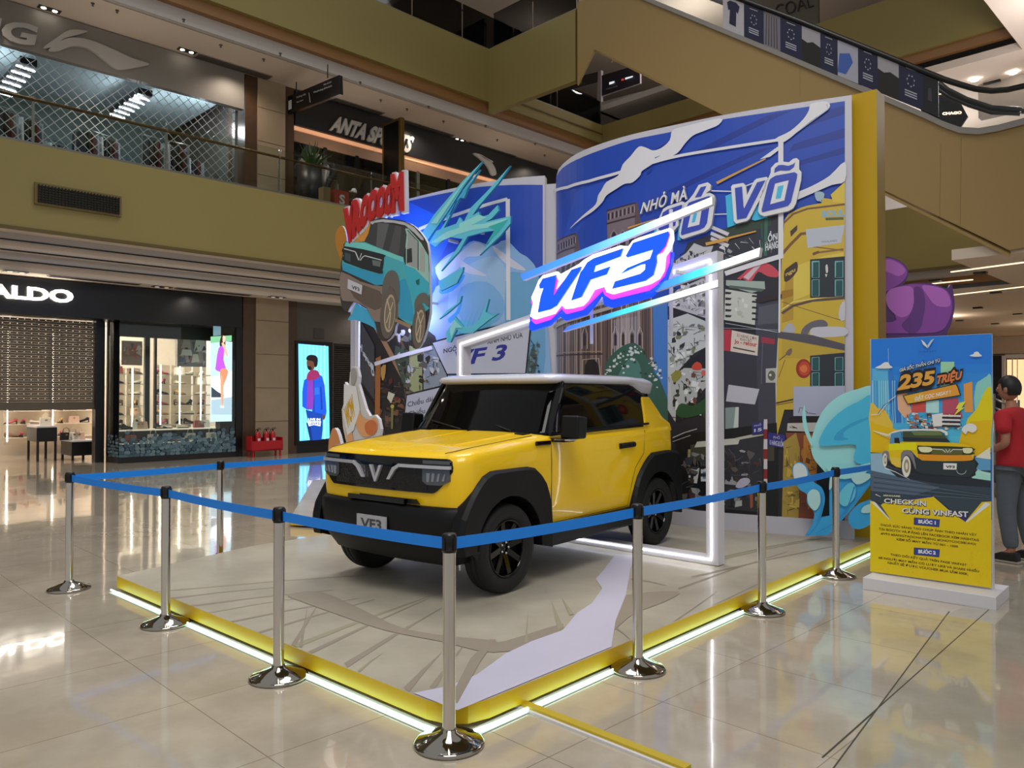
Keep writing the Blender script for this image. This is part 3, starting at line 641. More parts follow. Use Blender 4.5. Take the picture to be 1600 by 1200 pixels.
# ------------------------------------------------------------------ upper storey shops
GSG = mat('grey_sign_board', '#7b766f', .55, noise=.03)
uL1 = uof(376, VS)
mb = MB(); mb.mbox(-3, uL1, VS - .12, VS + .05, 9.12, 10.08, GSG); sg = mb.build('shop_fascia', label='grey shop fascia with pale raised letters and a swoosh, upper storey', cat='shop sign')
PALE = mat('pale_raised_letters', '#a6a29c', .5, noise=.02)
S = Flat(W(0, VS - .13), MU); mb = MB()
solidtext(mb, S, 'LI-NING', [(-222, 20), (53, 72), (60, 42), (-215, -14)], .06, -.01, PALE, PALE, bold=.04)
mb.build('lettering', sg); mb = MB()
slab(mb, S, sm([(66, 76), (85, 62), (108, 48), (136, 50), (118, 56), (98, 62), (82, 74)], 3), .06, -.01, PALE, PALE)
slab(mb, S, sm([(74, 80), (92, 66), (112, 60), (140, 64), (175, 78), (205, 92), (232, 101), (215, 106), (188, 110), (176, 106), (160, 94), (145, 82), (128, 74), (108, 74), (90, 81)], 3), .065, -.01, PALE, PALE)
mb.build('swoosh', sg)
LG = mat('lattice_steel', '#b9bfc4', .35, metal=.6)
gu0, gu1 = -3.0, uof(368, VS) ; gv = VS + .12
mb = MB(); h0, h1 = 6.62, 9.12; st = .24; k = -12
u = gu0 - (h1 - h0)
while u < gu1:
    for sgn in (1, -1):
        a0, a1 = (u, u + (h1 - h0)) if sgn == 1 else (u + (h1 - h0), u)
        za, zb = h0, h1; 
        def cl(aa, zz, bb, z2):
            if aa < gu0: zz = zz + (z2 - zz) * (gu0 - aa) / (bb - aa); aa = gu0
            if aa > gu1: zz = zz + (z2 - zz) * (gu1 - aa) / (bb - aa); aa = gu1
            return aa, zz
        if max(a0, a1) <= gu0 or min(a0, a1) >= gu1: continue
        p = cl(a0, za, a1, zb); q = cl(a1, zb, a0, za)
        mb.bar(W(p[0], gv, p[1]), W(q[0], gv, q[1]), .01, .014, LG)
    u += st
mb.mbox(gu1 - .02, gu1 + .06, gv - .05, gv + .1, 6.6, 9.12, STEEL)
mb.build('shop_lattice', label='pale steel diamond lattice shutter closed across the upper left sports shop', cat='shutter')
mall_obj('wall_sports_shop', [(-3, uL1, 24.6, 24.7, 6.6, 10.1, mat('dim_teal_wall', '#4f6266', .5)), (-3, uL1, VS + .3, 24.6, 9.7, 9.74, mat('blue_grey_ceiling', '#a9bcc2', .6))])
def track(name, u, v, L, lab):
    root = thing(name, W(u, v, 9.3), 0, lab, 'light fixture'); mb = MB()
    mb.bar(W(u, v, 9.35), W(u, v + L, 9.35), .35, .16, BLK); mb.build('box_truss', root)
    for k in range(6):
        vv = v + L * (k + .5) / 6; mb = MB(); mb.bar(W(u - .2, vv, 9.26), W(u + .2, vv + .1, 9.26), .05, .03, em('#e8f2ff', 7)); mb.build('lamp_tube', root)
track('lamp_truss', .9, 20.4, 2.6, 'black lamp truss hanging inside the upper sports shop, leftmost')
track('lamp_truss', 4.7, 20.6, 2.6, 'black lamp truss in the middle of the upper sports shop')
track('lamp_truss', 7.3, 20.6, 2.2, 'black lamp truss nearest the marble pillar, with bright arrows of light')
rr = random.Random(5); CLC = {'#1d2233': 'navy', '#111113': 'black', '#5a1720': 'dark red', '#8f979e': 'grey', '#c9cdd2': 'white'}
rack0 = thing('clothes_rack', W(0, 0, 0)); mb = MB()
for x in (-.6, .6): mb.tube([(x, 0, 0), (x, 0, 1.7)], .015, STEEL, 8)
mb.tube([(-.6, 0, 1.7), (.6, 0, 1.7)], .015, STEEL, 8); mb.build('frame', rack0, local=True)
cl_ = list(CLC)
for k in range(9):
    x = -.5 + k * .125; mb = MB(); mb.prism([(x - .02, -.2, 1.55), (x - .02, .2, 1.55), (x - .02, .24, .75), (x - .02, -.24, .75)], (.05, 0, 0), mat('cloth_' + cl_[k % 5], cl_[k % 5], .9)); mb.build('garment', rack0, local=True)
tag(rack0, 'rack of hanging sportswear seen through the lattice shutter', 'clothes rack', 'clothes racks in the upper sports shop')
rack0.location = W(7.9, 20.8, 6.6); rack0.rotation_euler = (0, 0, MANG)
tag(rack0, 'rack of hanging sportswear nearest the dark red block behind the lattice shutter')
for u, v, w in ((6.4, 21.4, 'left of the dark red block'), (8.7, 21.6, 'beside the marble pillar'), (4.6, 21.2, 'below the middle lamp truss'), (2.6, 21.4, 'near the left lamp truss'), (5.6, 22.8, 'farther back, right of the middle'), (3.4, 23, 'farther back, left of the middle')): dup(rack0, W(u, v, 6.6), MANG + .4, 'rack of hanging sportswear behind the lattice, ' + w)
mb = MB(); mb.mbox(7.2, 8.3, 20.1, 20.5, 6.6, 7.25, mat('dark_red_cloth', '#6e1a2c', .8)); mb.build('display_block', label='dark red display block low in the upper sports shop', cat='display stand')
for u, v in ((1, 21), (4, 21.5), (7.3, 21.3), (8.8, 20.8)): point('sports_shop_lamp', W(u, v, 9.0), 45, (.85, .95, 1), .1)

uA0, uA1 = uof(457, VS), 30
mb = MB(); mb.mbox(uA0, uA1, VS - .1, VS + .05, 9.1, 10.06, mat('charcoal_sign_board', '#17191c', .4)); sg = mb.build('shop_fascia', label='black shop fascia with grey letters ANTA SPORTS, upper storey', cat='shop sign')
S = Flat(W(0, VS - .11), MU); mb = MB(); GLt = mat('grey_letters', '#b9b7b2', .5)
solidtext(mb, S, 'ANTA SPORTS', [(514, 202), (640, 239), (646, 215), (520, 181)], .07, -.01, GLt, GLt, bold=.045, shear=.2)
mb.build('lettering', sg); mb = MB()
slab(mb, S, sm([(738, 240), (752, 243), (768, 256), (774, 272), (767, 274), (760, 260), (748, 248)], 3), .06, -.01, GLt, GLt); slab(mb, S, sm([(750, 243), (768, 252), (766, 254), (752, 247)], 2), .06, -.01, GLt, GLt); mb.build('logo', sg)
mall_obj('trim_4', [(uA0, uA1, VS - .05, VS + .06, 8.98, 9.08, mat('warm_lit_strip', '#ffb98a', .5, emit=.35)), (uA0, uA1, VS - .03, VS + .05, 8.66, 8.96, mat('beige_header', '#94735a', .5))])
mall_obj('wall_anta_shop', [(uA0 + .1, uA1, 23.6, 23.7, 6.6, 10.0, mat('anta_dark_wall', '#17171a', .5)), (uA0 + .1, uA1, VS + .3, 23.6, 9.9, 9.95, BLK)])
mb = MB()
for px in (506, 556, 652, 700): u = uof(px, VS); mb.mbox(u - .06, u + .06, VS - .03, VS + .06, 6.6, 8.7, STEEL if px == 652 else BLKM)
mb.mbox(uA0, uA1, VS - .0, VS + .012, 6.6, 8.7, GL); mb.mbox(uA0, uA1, VS - .02, VS + .03, 8.25, 8.31, BLKM)
mb.build('shop_glazing', label='dark glazed front with metal posts below the ANTA SPORTS sign', cat='shop front')
for u, v, w in ((12.6, 21, 'left'), (15.5, 21.5, 'middle'), (19, 21, 'right')): dup(rack0, W(u, v, 6.6), MANG, 'rack of hanging sportswear behind the ANTA SPORTS glazing, %s one' % w, 'racks behind the ANTA SPORTS glazing')
point('anta_lamp', W(13, 20.5, 9.6), 14); 

# hanging directory board
S = Flat(W(0, 0), MU)
px_a, px_b = onmv(450, 150, 18.6), onmv(530, 150, 17.9)
pA = onz(452, 147, 9.3); 
hd = thing('directory_board', W(uof(462, 18.9), 18.9, 9.0), 0, 'black hanging directory board below the upper ceiling by the marble pillar', 'sign')
vd0, vd1 = 17.55, 19.3; ud = uof(452, 19.3)
def hp(px, py): return onmu(px, py, ud)
mb = MB(); q = [hp(449, 178), hp(531, 147), hp(530, 117), hp(447, 152)]; mb.prism(q, MU * .1, BLKM); mb.build('panel', hd, bevel=.005)
mb = MB(); t_ = hp(463, 150); mb.tube([t_, Vector((t_.x, t_.y, 10.1))], .015, BLK, 6); mb.build('hanger', hd); mb = MB(); t2 = hp(512, 122); mb.tube([t2, Vector((t2.x, t2.y, 10.1))], .015, BLK, 6); mb.build('hanger', hd)
S = Flat(W(ud - .004, 0), MV); A = Art(S, .0007); GW = pm('#b9b9bb')
A.text(GW, 'Thương hiệu', [(463, 154), (478, 148), (478, 145), (463, 151)]); A.text(GW, 'Brand names', [(464, 161), (474, 157), (474, 154.5), (464, 158.5)]); A.text(GW, 'Nhà vệ sinh', [(506, 134), (518, 129), (518, 126), (506, 131)]); A.text(GW, 'Wayfinding directory', [(490, 146), (519, 135), (519, 132), (490, 143)])
A.line(GW, [(483, 145), (485, 160)], .8); A.poly(GW, [(451, 158), (456, 156), (456, 170), (451, 172)]); A.mb.build('writing', hd)
# totem screen
ut = uof(611, 18.5); tt = thing('totem_screen', W(ut, 18.5, 6.6), 0, 'tall black totem screen with gold edge standing behind the upper balustrade', 'screen')
def tq(px, py): return onmu(px, py, ut)
vt0, vt1 = vof(597, ut), vof(626, ut)
mb = MB(); mb.mbox(ut - .02, ut + .12, min(vt0, vt1), max(vt0, vt1), 6.6, 9.62, mat('gold_edge_metal', '#6b5526', .35, metal=.6)); mb.build('case', tt, bevel=.01)
mb = MB(); mb.mbox(ut - .03, ut - .018, min(vt0, vt1) + .1, max(vt0, vt1) - .1, 6.8, 9.54, mat('dark_screen_glass', '#07090b', .35, spec=.2)); mb.build('screen', tt)
# planters with spiky leaves
def planter(px, v, label, h=1.35, r=.42):
    root = thing('potted_plant', W(uof(px, v), v, 6.6), 0, label, 'plant')
    mb = MB(); mb.lathe([(0, 0), (r * .8, 0), (r, h), (r * .9, h), (0, h - .08)], mat('dark_planter_glaze', '#1f1a1a', .35), 20, c=W(uof(px, v), v, 6.6)); mb.build('pot', root)
    mb = MB(); rr = random.Random(px); c = W(uof(px, v), v, 6.6 + h - .1); GR = mat('spiky_leaf_green', '#3f5a28', .5, noise=.2)
    for k in range(46):
        a = rr.uniform(0, 2 * math.pi); t = rr.uniform(.15, .95); L = rr.uniform(.6, 1.0)
        d = Vector((math.cos(a) * t, math.sin(a) * t, 1.15 - t * .5)).normalized(); p1 = c + d * L * .55; p2 = c + d * L + Vector((0, 0, -.14 * t)); s_ = d.cross(Vector((0, 0, 1))).normalized() * .028
        mb.add([c - s_ * .6, c + s_ * .6, p1 + s_, p2, p1 - s_], [(0, 1, 2, 4), (4, 2, 3)], GR)
    mb.build('leaves', root)
planter(486, 18.75, 'spiky potted plant in a tall dark planter behind the upper balustrade', h=1.2)
# red S cubes
def scube(px, py, s_, lab):
    v = 18.15; p = onmv(px, py, v); u = p.dot(MU); z = 6.62; root = thing('sale_cube', W(u, v, z), 0, lab, 'sign')
    mb = MB(); mb.mbox(u - .22, u + .22, v - .2, v + .2, z, z + .48, mat('sale_red', '#b3201f', .5)); mb.build('cube', root)
    mb = MB(); frame_text(mb, W(u - .08, v - .203, z + .12), MU, (0, 0, 1), 'S', .17, .25, .003, WHT, bold=.04); mb.build('letter', root)
scube(528, 303, .45, 'red cube with a white letter S on the upper slab by the balustrade')
mb = MB(); p = onmv(509, 303, 18.3); u = p.dot(MU); mb.mbox(u - .22, u - .01, 18.05, 18.3, 6.62, 7.14, mat('cardboard_beige', '#8d7450', .7)); mb.build('cardboard_box', label='beige box standing left of the red S cube', cat='box')
# mannequin torso with a white cap behind the cube
mb = MB(); p = onmv(553, 300, 18.4); u = p.dot(MU); c = W(u, 18.4, 6.62)
mb.lathe([(0, 0), (.16, 0), (.15, .03), (.02, .05), (.02, .12), (.09, .14), (.1, .25), (.14, .38), (.12, .44), (.04, .47), (.035, .52), (.07, .56), (.075, .64), (.05, .7), (0, .71)], mat('mannequin_dark', '#2b2725', .5), 16, c=c)
mq = mb.build('mannequin', label='small dark mannequin bust with white cap beside the red S cube', cat='mannequin')
mb = MB(); mb.lathe([(.085, .62), (.085, .68), (.05, .74), (0, .75)], WHT, 16, c=c); mb.box(c + Vector((-.05, -.08, .64)), (.12, .1, .012), WHT); mb.build('cap', mq)

# ------------------------------------------------------------------ ceiling fittings
def twin(u, v, z, lab, on=True):
    root = thing('ceiling_downlight', W(u, v, z), 0, lab, 'downlight', 'twin ceiling downlights')
    mb = MB(); mb.mbox(u - .22, u + .22, v - .09, v + .09, z - .015, z, BLK); mb.build('housing', root)
    for s in (-.11, .11):
        mb = MB(); mb.lathe([(0, -.02), (.05, -.02), (.055, -.012), (0, -.012)], em('#fff3e0', 14 if on else .4), 12, c=W(u + s, v, z)); mb.build('lamp', root)
for i, (px, py, z, on, w) in enumerate(((77, 14, 10.1, True, 'above the grey sign'), (292, 79, 10.1, True, 'between the grey sign and the pillar'), (718, 218, 10.1, True, 'above the ANTA SPORTS logo'))):
    p = onz(px, py, z); twin(p.dot(MU), p.dot(MV), z, 'black twin downlight in the upper ceiling ' + w, on)
for i, (px, py, w) in enumerate(((25, 424, 'above the lit letters'), (253, 448, 'above the display window'), (433, 464, 'above the marble pillar'))):
    p = onz(px, py, 4.2); twin(p.dot(MU), p.dot(MV), 4.2, 'black twin downlight in the lower ceiling ' + w, False)
spr = None
ORD = ['first', 'second', 'third', 'fourth', 'fifth', 'sixth', 'seventh', 'eighth', 'ninth', 'tenth', 'eleventh', 'twelfth', 'thirteenth', 'fourteenth', 'fifteenth']
for si, (px, py) in enumerate(sorted(((145, 5), (183, 16), (287, 30), (345, 70), (412, 92), (438, 83), (563, 128), (595, 156), (670, 166), (636, 170), (693, 189), (759, 196), (777, 218), (836, 224), (851, 242)))):
    p = onz(px, py, 10.1); q = W(p.dot(MU), p.dot(MV), 10.1)
    if spr is None:
        mb = MB(); mb.lathe([(0, 0), (.04, 0), (.035, -.02), (.012, -.03), (.012, -.055), (.03, -.06), (0, -.065)], mat('dark_steel', '#5c564e', .4, metal=.5), 10); spr = mb.build('sprinkler', local=True); spr.location = q; tag(spr, 'small sprinkler head in the upper storey ceiling, first from the left', 'sprinkler', 'sprinkler heads in the upper ceiling')
    else: c = spr.copy(); COL.objects.link(c); c.location = q; c['label'] = 'small sprinkler head in the upper storey ceiling, %s from the left' % ORD[si]
def grille(px, py, z, L, lab, w=.32):
    p = onz(px, py, z); u, v = p.dot(MU), p.dot(MV); mb = MB(); mb.mbox(u - L / 2, u + L / 2, v - w / 2, v + w / 2, z - .02, z, mat('ceiling_grille_grey', '#8e867e', .6))
    for k in range(5): vv = v - w / 2 + .04 + k * (w - .08) / 4; mb.mbox(u - L / 2 + .03, u + L / 2 - .03, vv - .008, vv + .008, z - .03, z - .02, BLKM)
    mb.build('ceiling_grille', label=lab, cat='vent', group='linear ceiling grilles')
grille(366, 104, 10.1, 2.0, 'grey linear grille in the upper ceiling before the marble pillar'); grille(548, 163, 10.1, 2.2, 'grey linear grille above the letters ANTA'); grille(665, 200, 10.1, 2.2, 'grey linear grille above the end of SPORTS'); grille(768, 234, 10.1, 2.2, 'grey linear grille nearest the open book')
for px, py, w in ((150, 437, 'left'), (335, 455, 'middle')): grille(px, py, 4.2, 1.9, 'grey linear grille in the lower ceiling over the shoe shop, %s' % w, .2)
for u, v, e in ((3, 18.8, 90), (9, 18.8, 90), (15, 18.8, 110), (20.5, 18.8, 90)): spot('upper_gallery_downlight', W(u, v, 10.0), e, (1, .84, .70), 150)
for u in (6, 12, 18): point('upper_gallery_glow', W(u, 18.7, 8.3), 14, (1, .84, .72), .5)
for u, v, e in ((2.5, 19.1, 60), (8, 19.1, 50), (13, 19.0, 30)): spot('lower_gallery_downlight', W(u, v, 4.15), e, (1, .88, .75), 150)

# ------------------------------------------------------------------ stage
ST = 0.115
SP0 = Vector((-.2566, 3.667, 0))
def sg_(a, b, z=ST): p = SP0 + SU * a + SV * b; return Vector((p.x, p.y, z))
PRW = mat('white_board', '#dcdae2', .4, noise=.02)
YEL = mat('yellow_vinyl_edge', '#e3b400', .4, noise=.04)
outl = [sg_(a, b) for a, b in [(.0, .22), (.03, .10), (.10, .03), (.22, .0)]] + [sg_(6.5, 0)] + [Vector((1.6, 12.2, ST)), Vector((-2.2, 14.6, ST)), Vector((-3.5, 13.7, ST)), Vector((-2.7, 9.5, ST)), Vector((-1.62, 9.15, ST)), Vector((-1.5, 8.6, ST)), Vector((-2.04, 8.28, ST)), Vector((-2.58, 7.68, ST)), Vector((-3.25, 6.42, ST))]
root = thing('display_stage', (.5, 8, 0), 0, 'low beige stage with yellow edge under the yellow car and the open book', 'stage')
BEI = tile_mat('stage_vinyl_print', '#b7b0a0', '#b7b0a0', 50, (0, 0), .42, 0.0)
BEI.node_tree.nodes['Principled BSDF'].inputs['Coat Weight'].default_value = 0.08; BEI.node_tree.nodes['Principled BSDF'].inputs['Specular IOR Level'].default_value = 0.4
mb = MB(); mb.prism(outl, (0, 0, -.093), BEI, YEL); mb.build('platform', root)
mb = MB(); ins = [Vector((p.x + (1 if p.x < 0 else -1) * .12, p.y + .1, .04)) for p in outl]; mb.prism([Vector((p.x, p.y, .0215)) + (Vector((.6, 9, 0)) - Vector((p.x, p.y, 0))).normalized() * .1 for p in outl], (0, 0, -.021), mat('stage_plinth_dark', '#3a1712', .7)); mb.build('plinth', root)
mb = MB()
def st_poly(col, pts, k=1):
    m = pm(col) if isinstance(col, str) else col
    q = [onz(x, y, ST) for x, y in pts]; q = [((p - SP0).dot(SU), (p - SP0).dot(SV)) for p in q]
    for t in tessellate_polygon([[Vector((a, b, 0)) for a, b in q]]):          # the print ends at the stage edge
        g = clip([q[i] for i in t], .012, -1); g = [(b, a) for a, b in clip([(b, a) for a, b in g], .012, -1)] if len(g) > 2 else []
        if len(g) > 2: mb.add([sg_(a, b, ST + .0012 * k) for a, b in g], [tuple(range(len(g)))], m)
LAV = mat('lavender_print', '#cfcbe0', .4, noise=.03); TAN = mat('tan_brush_print', '#998e7f', .5, noise=.1, nscale=4); TAN2 = mat('olive_brush_print', '#a09a82', .5, noise=.1, nscale=4)
for k, (x0, y0, x1, y1, w) in enumerate(((240, 925, 620, 895, 1.5), (262, 936, 430, 918, 2), (290, 948, 520, 922, 2), (300, 962, 500, 930, 2), (330, 978, 560, 935, 2.5), (400, 990, 585, 937, 3), (460, 1010, 690, 925, 6), (480, 1022, 670, 935, 5), (540, 1040, 690, 950, 8), (560, 1050, 596, 1022, 4), (635, 1078, 690, 1020, 10), (675, 1076, 735, 995, 8), (700, 1085, 850, 1000, 7), (455, 1015, 500, 940, 7), (470, 1012, 480, 950, 5), (1000, 1040, 1090, 965, 3), (1050, 1012, 1160, 955, 2), (1010, 1005, 1120, 925, 4), (1040, 985, 1200, 905, 3), (1060, 920, 1230, 862, 2), (985, 905, 1040, 915, 2), (1100, 880, 1300, 838, 2), (1080, 902, 1320, 850, 2), (990, 1000, 1000, 1020, 3), (1130, 870, 1270, 842, 2), (960, 980, 985, 1000, 3))):
    st_poly(TAN if k % 3 else TAN2, band([(x0, y0), ((x0 + x1) / 2, (y0 + y1) / 2 - 1.5), (x1, y1)], w * 1.1, .5), 1 + .05 * k)
st_poly(TAN, sm([(450, 930), (500, 925), (560, 950), (640, 985), (760, 1000), (790, 1002), (880, 975), (850, 1005), (770, 1020), (690, 1003), (600, 985), (520, 958), (470, 940)], 3), 2.6)
st_poly(TAN, sm([(900, 960), (980, 930), (1060, 925), (1040, 940), (990, 960), (960, 985), (930, 1010), (950, 975)], 3), 2.7)
st_poly(LAV, [(640, 1085), (700, 1073), (745, 1055), (790, 1022), (830, 1003), (880, 985), (902, 958), (925, 943), (941, 920), (931, 905), (944, 890), (962, 866), (992, 869), (985, 890), (978, 930), (962, 970), (955, 1014), (880, 1045), (800, 1078), (750, 1110), (712, 1125), (640, 1098)], 3)
st_poly(TAN2, [(820, 1004), (824, 1004), (825, 955)], 3.1); st_poly(TAN2, [(872, 986), (880, 980), (862, 940)], 3.2); st_poly(TAN2, [(890, 962), (897, 960), (878, 935)], 3.3)
st_poly(TAN, [(700, 1098), (735, 1030), (765, 1000), (775, 1000), (750, 1035), (715, 1100)], 3.4)
tag(mb.build('brush_stroke_print', root))
# light strip glued along the foot of the stage
LED = em('#c4ffe8', 3.4)
mb = MB(); o_ = -.085
mb.tube([sg_(.02, 4.05, .014) - SU * .055, sg_(-.045, .2, .014), sg_(-.03, .06, .014)], .007, LED, 6); mb.tube([sg_(.06, -.03, .014), sg_(.2, -.045, .014), sg_(6.5, -.045, .014)], .007, LED, 6)
mb.build('light_strip', label='cold white light strip lying along the foot of the stage', cat='light strip')
mb = MB(); TP = mat('glow_underlay_white', '#dfe9e2', .6, noise=.02)  # white underlay added so the strip's glow brightens the floor beside the stage
p, q = sg_(-.03, .02, .003), sg_(-.03, 4.0, .003); mb.bar(p, q, .075, .004, TP); p, q = sg_(.0, -.03, .003), sg_(6.5, -.03, .003); mb.bar(p, q, .075, .004, TP); mb.build('glow_underlay', label='white tape added on the tiles to catch the light strip glow along the stage foot', cat='tape')
mb = MB(); a = onz(808, 1100); b = onz(1075, 1206); mb.bar(a + Vector((0, 0, .012)), b + Vector((0, 0, .012)), .05, .024, mat('yellow_cable_cover', '#c9ae22', .5)); n_ = (b - a).normalized().cross(Vector((0, 0, 1))); mb.bar(a + n_ * .03 + Vector((0, 0, .006)), b + n_ * .03 + Vector((0, 0, .006)), .025, .012, WHT)
mb.build('cable_cover', label='yellow and white cable cover running over the tiles from the stage foot', cat='cable cover')
mb = MB(); mb.tube([onz(765, 1110) + Vector((0, 0, .012)), onz(790, 1106) + Vector((0, 0, .02)), onz(812, 1101) + Vector((0, 0, .012)), onz(840, 1085) + Vector((0, 0, .01)), onz(868, 1072) + Vector((0, 0, .012))], .006, mat('dark_red_cable', '#7a1a14', .5), 6)
mb.build('power_cable', label='thin dark red cable along the stage foot', cat='cable')

# ------------------------------------------------------------------ barrier posts and belts
CHR = mat('polished_chrome', '#cfcac4', .16, metal=1.0, noise=.02); CHB = mat('polished_chrome_base', '#a29c94', .07, metal=1.0, noise=.02)
PH = .965
b0 = thing('barrier_post', (0, 0, 0))
mb = MB(); mb.lathe([(0, 0), (.160, 0), (.164, .006), (.162, .016), (.150, .022), (.04, .062), (.036, .075), (0, .075)], CHB, 48); mb.build('base', b0, local=True)
mb = MB(); mb.lathe([(.030, .06), (.030, PH - .07)], CHR, 28); mb.build('pole', b0, local=True)
mb = MB(); mb.lathe([(0, PH - .085), (.034, PH - .085), (.0345, PH - .008), (.028, PH), (0, PH)], BLKM, 28); mb.box((0, 0, PH - .045), (.076, .018, .058), BLKM); mb.box((0, 0, PH - .045), (.018, .076, .058), BLKM); mb.build('belt_head', b0, local=True)
POSTS = [(112, 920, 'leftmost'), (263, 975, 'second from the left in the front row'), (440, 1058, 'third from the left in the front row'), (702, 1160, 'nearest to the viewer, at the stage corner'), (992, 1045, 'right of the car wheel, first beyond the stage corner'), (1187, 955, 'in front of the open book, second beyond the stage corner'), (1303, 900, 'left of the blue splash and the standing poster')]
PP = [onz(x, y) - (SU * .02 if i < 3 else (SU + SV) * .015 if i == 3 else SV * .02) for i, (x, y, _) in enumerate(POSTS)] + [Vector((3.93, 7.98, 0))]
BACK = [Vector((-2.83, 7.56, 0)), Vector((-1.86, 8.86, 0))]
lab = ['chrome barrier post, ' + w for _, _, w in POSTS] + ['chrome barrier post mostly hidden behind the standing poster']
for i, p in enumerate(PP):
    ang = math.atan2(SV.y, SV.x) if i < 4 else math.atan2(SU.y, SU.x)
    if i == 0: b0.location = p; b0.rotation_euler = (0, 0, ang); tag(b0, lab[0], 'barrier post', 'chrome barrier posts around the stage')
    else: dup(b0, p, ang, lab[i])
dup(b0, BACK[0], .9, 'chrome barrier post behind the left corner of the stage'); dup(b0, BACK[1], .9, 'chrome barrier post hidden behind the car bonnet')
BLU = mat('blue_webbing', '#148cfa', .5, noise=.05, nscale=40)
def belt(a, b, lab):
    a = Vector((a.x, a.y, PH - .048)); b = Vector((b.x, b.y, PH - .048)); d = (b - a).normalized(); a += d * .035; b -= d * .035; n = 14; vs = []; fs = []; s_ = d.cross(Vector((0, 0, 1))) * .0012
    for i in range(n + 1):
        t = i / n; p = a.lerp(b, t) - Vector((0, 0, .008 * 4 * t * (1 - t)))
        for q in (s_, -s_): vs += [p + q + Vector((0, 0, .027)), p + q - Vector((0, 0, .027))]
    for i in range(n):
        k = i * 4; fs += [(k, k + 1, k + 5, k + 4), (k + 2, k + 6, k + 7, k + 3), (k, k + 4, k + 6, k + 2), (k + 1, k + 3, k + 7, k + 5)]
    m = MB(); m.add(vs, fs, BLU); m.build('barrier_belt', label=lab, cat='barrier belt', group='blue belts between the chrome posts')
nm = ['leftmost', 'second from the left', 'third from the left', 'fourth', 'fifth', 'sixth', 'seventh']
wh = ['between the leftmost post and the next one in the front row', 'between the second and third post from the left', 'in front of the car bumper, ending at the nearest post', 'crossing the front wheel of the car from the nearest post', 'crossing the rear wheel of the car', 'in front of the open book', 'from the last visible post to the standing poster']
for i in range(7): belt(PP[i], PP[i + 1], 'blue barrier belt ' + wh[i])
belt(PP[0], BACK[0], 'blue barrier belt along the back of the stage, from the leftmost post'); belt(BACK[0], BACK[1], 'blue barrier belt along the back of the stage, vanishing behind the bonnet'); belt(BACK[1], Vector((-1.5, 10.4, 0)), 'blue barrier belt hidden behind the car')
dup(b0, Vector((-1.5, 10.4, ST)), 0, 'chrome barrier post hidden behind the car cabin')

# ------------------------------------------------------------------ open book backdrop
RP = Ruled(sm([(.62, 11.0), (.68, 10.55), (.84, 10.05), (1.11, 9.65), (1.45, 9.30), (1.86, 9.0), (2.3, 8.70), (2.75, 8.45), (3.15, 8.26), (3.55, 8.08)], 3, False))
LP = Ruled(sm([(-2.78, 13.38), (-2.2, 12.88), (-1.64, 12.36), (-1.07, 11.87), (-.5, 11.46), (-.15, 11.26), (.18, 11.13), (.47, 11.06)], 3, False))
BT = 4.74
book = thing('open_book_backdrop', (1, 10.5, ST), 0, 'giant open book backdrop printed with a blue comic street scene', 'backdrop')
PAGE = mat('page_white', '#cfcdd8', .4, noise=.02)
Sr = RP.S[-1]
mb = MB(); slab(mb, RP, [(0, .29), (Sr, .29), (Sr, BT), (.22, BT), (.08, BT - .04), (0, BT - .16)], 0, -.16, PAGE, mat('page_edges_cream', '#bfb9ab', .6, noise=.1, nscale=30), px=False)
rp = mb.build('right_page', book)
mb = MB(); slab(mb, RP, [(0, ST), (Sr, ST), (Sr, .30), (0, .30)], .03, -.2, PAGE, PAGE, px=False); mb.build('kick_base', book)
Sl = LP.S[-1]
mb = MB(); slab(mb, LP, [(0, .29), (Sl, .29), (Sl, BT), (0, BT)], 0, -.16, PAGE, MATS['page_edges_cream'], px=False); lp = mb.build('left_page', book)
mb = MB(); slab(mb, LP, [(0, ST), (Sl, ST), (Sl, .30), (0, .30)], .03, -.2, PAGE, PAGE, px=False); mb.build('kick_base', book)
mb = MB(); mb.prism([Vector((.44, 11.09, ST)), Vector((.65, 11.03, ST)), Vector((.72, 11.4, ST)), Vector((.40, 11.4, ST))], (0, 0, BT - ST - .12), PAGE); mb.build('spine', book)
CY = mat('cover_yellow', '#c9a200', .4, noise=.04); CYS = mat('cover_side_gold', '#8f7220', .5)
e0 = Vector((3.80, 8.06, ST)); e1 = e0 + SV * 3.9
mb = MB(); mb.prism([e0, e1, e1 + Vector((0, 0, 4.68)), e0 + Vector((0, 0, 4.68))], SU * .26, CY, CYS); mb.build('cover', book)
mb = MB(); f0 = Vector((.25, 11.5, ST)); f1 = Vector((-2.5, 13.6, ST)); mb.prism([f0, f1, f1 + Vector((0, 0, 4.6)), f0 + Vector((0, 0, 4.6))], Vector((.14, .2, 0)), CY, CYS); mb.build('cover', book)

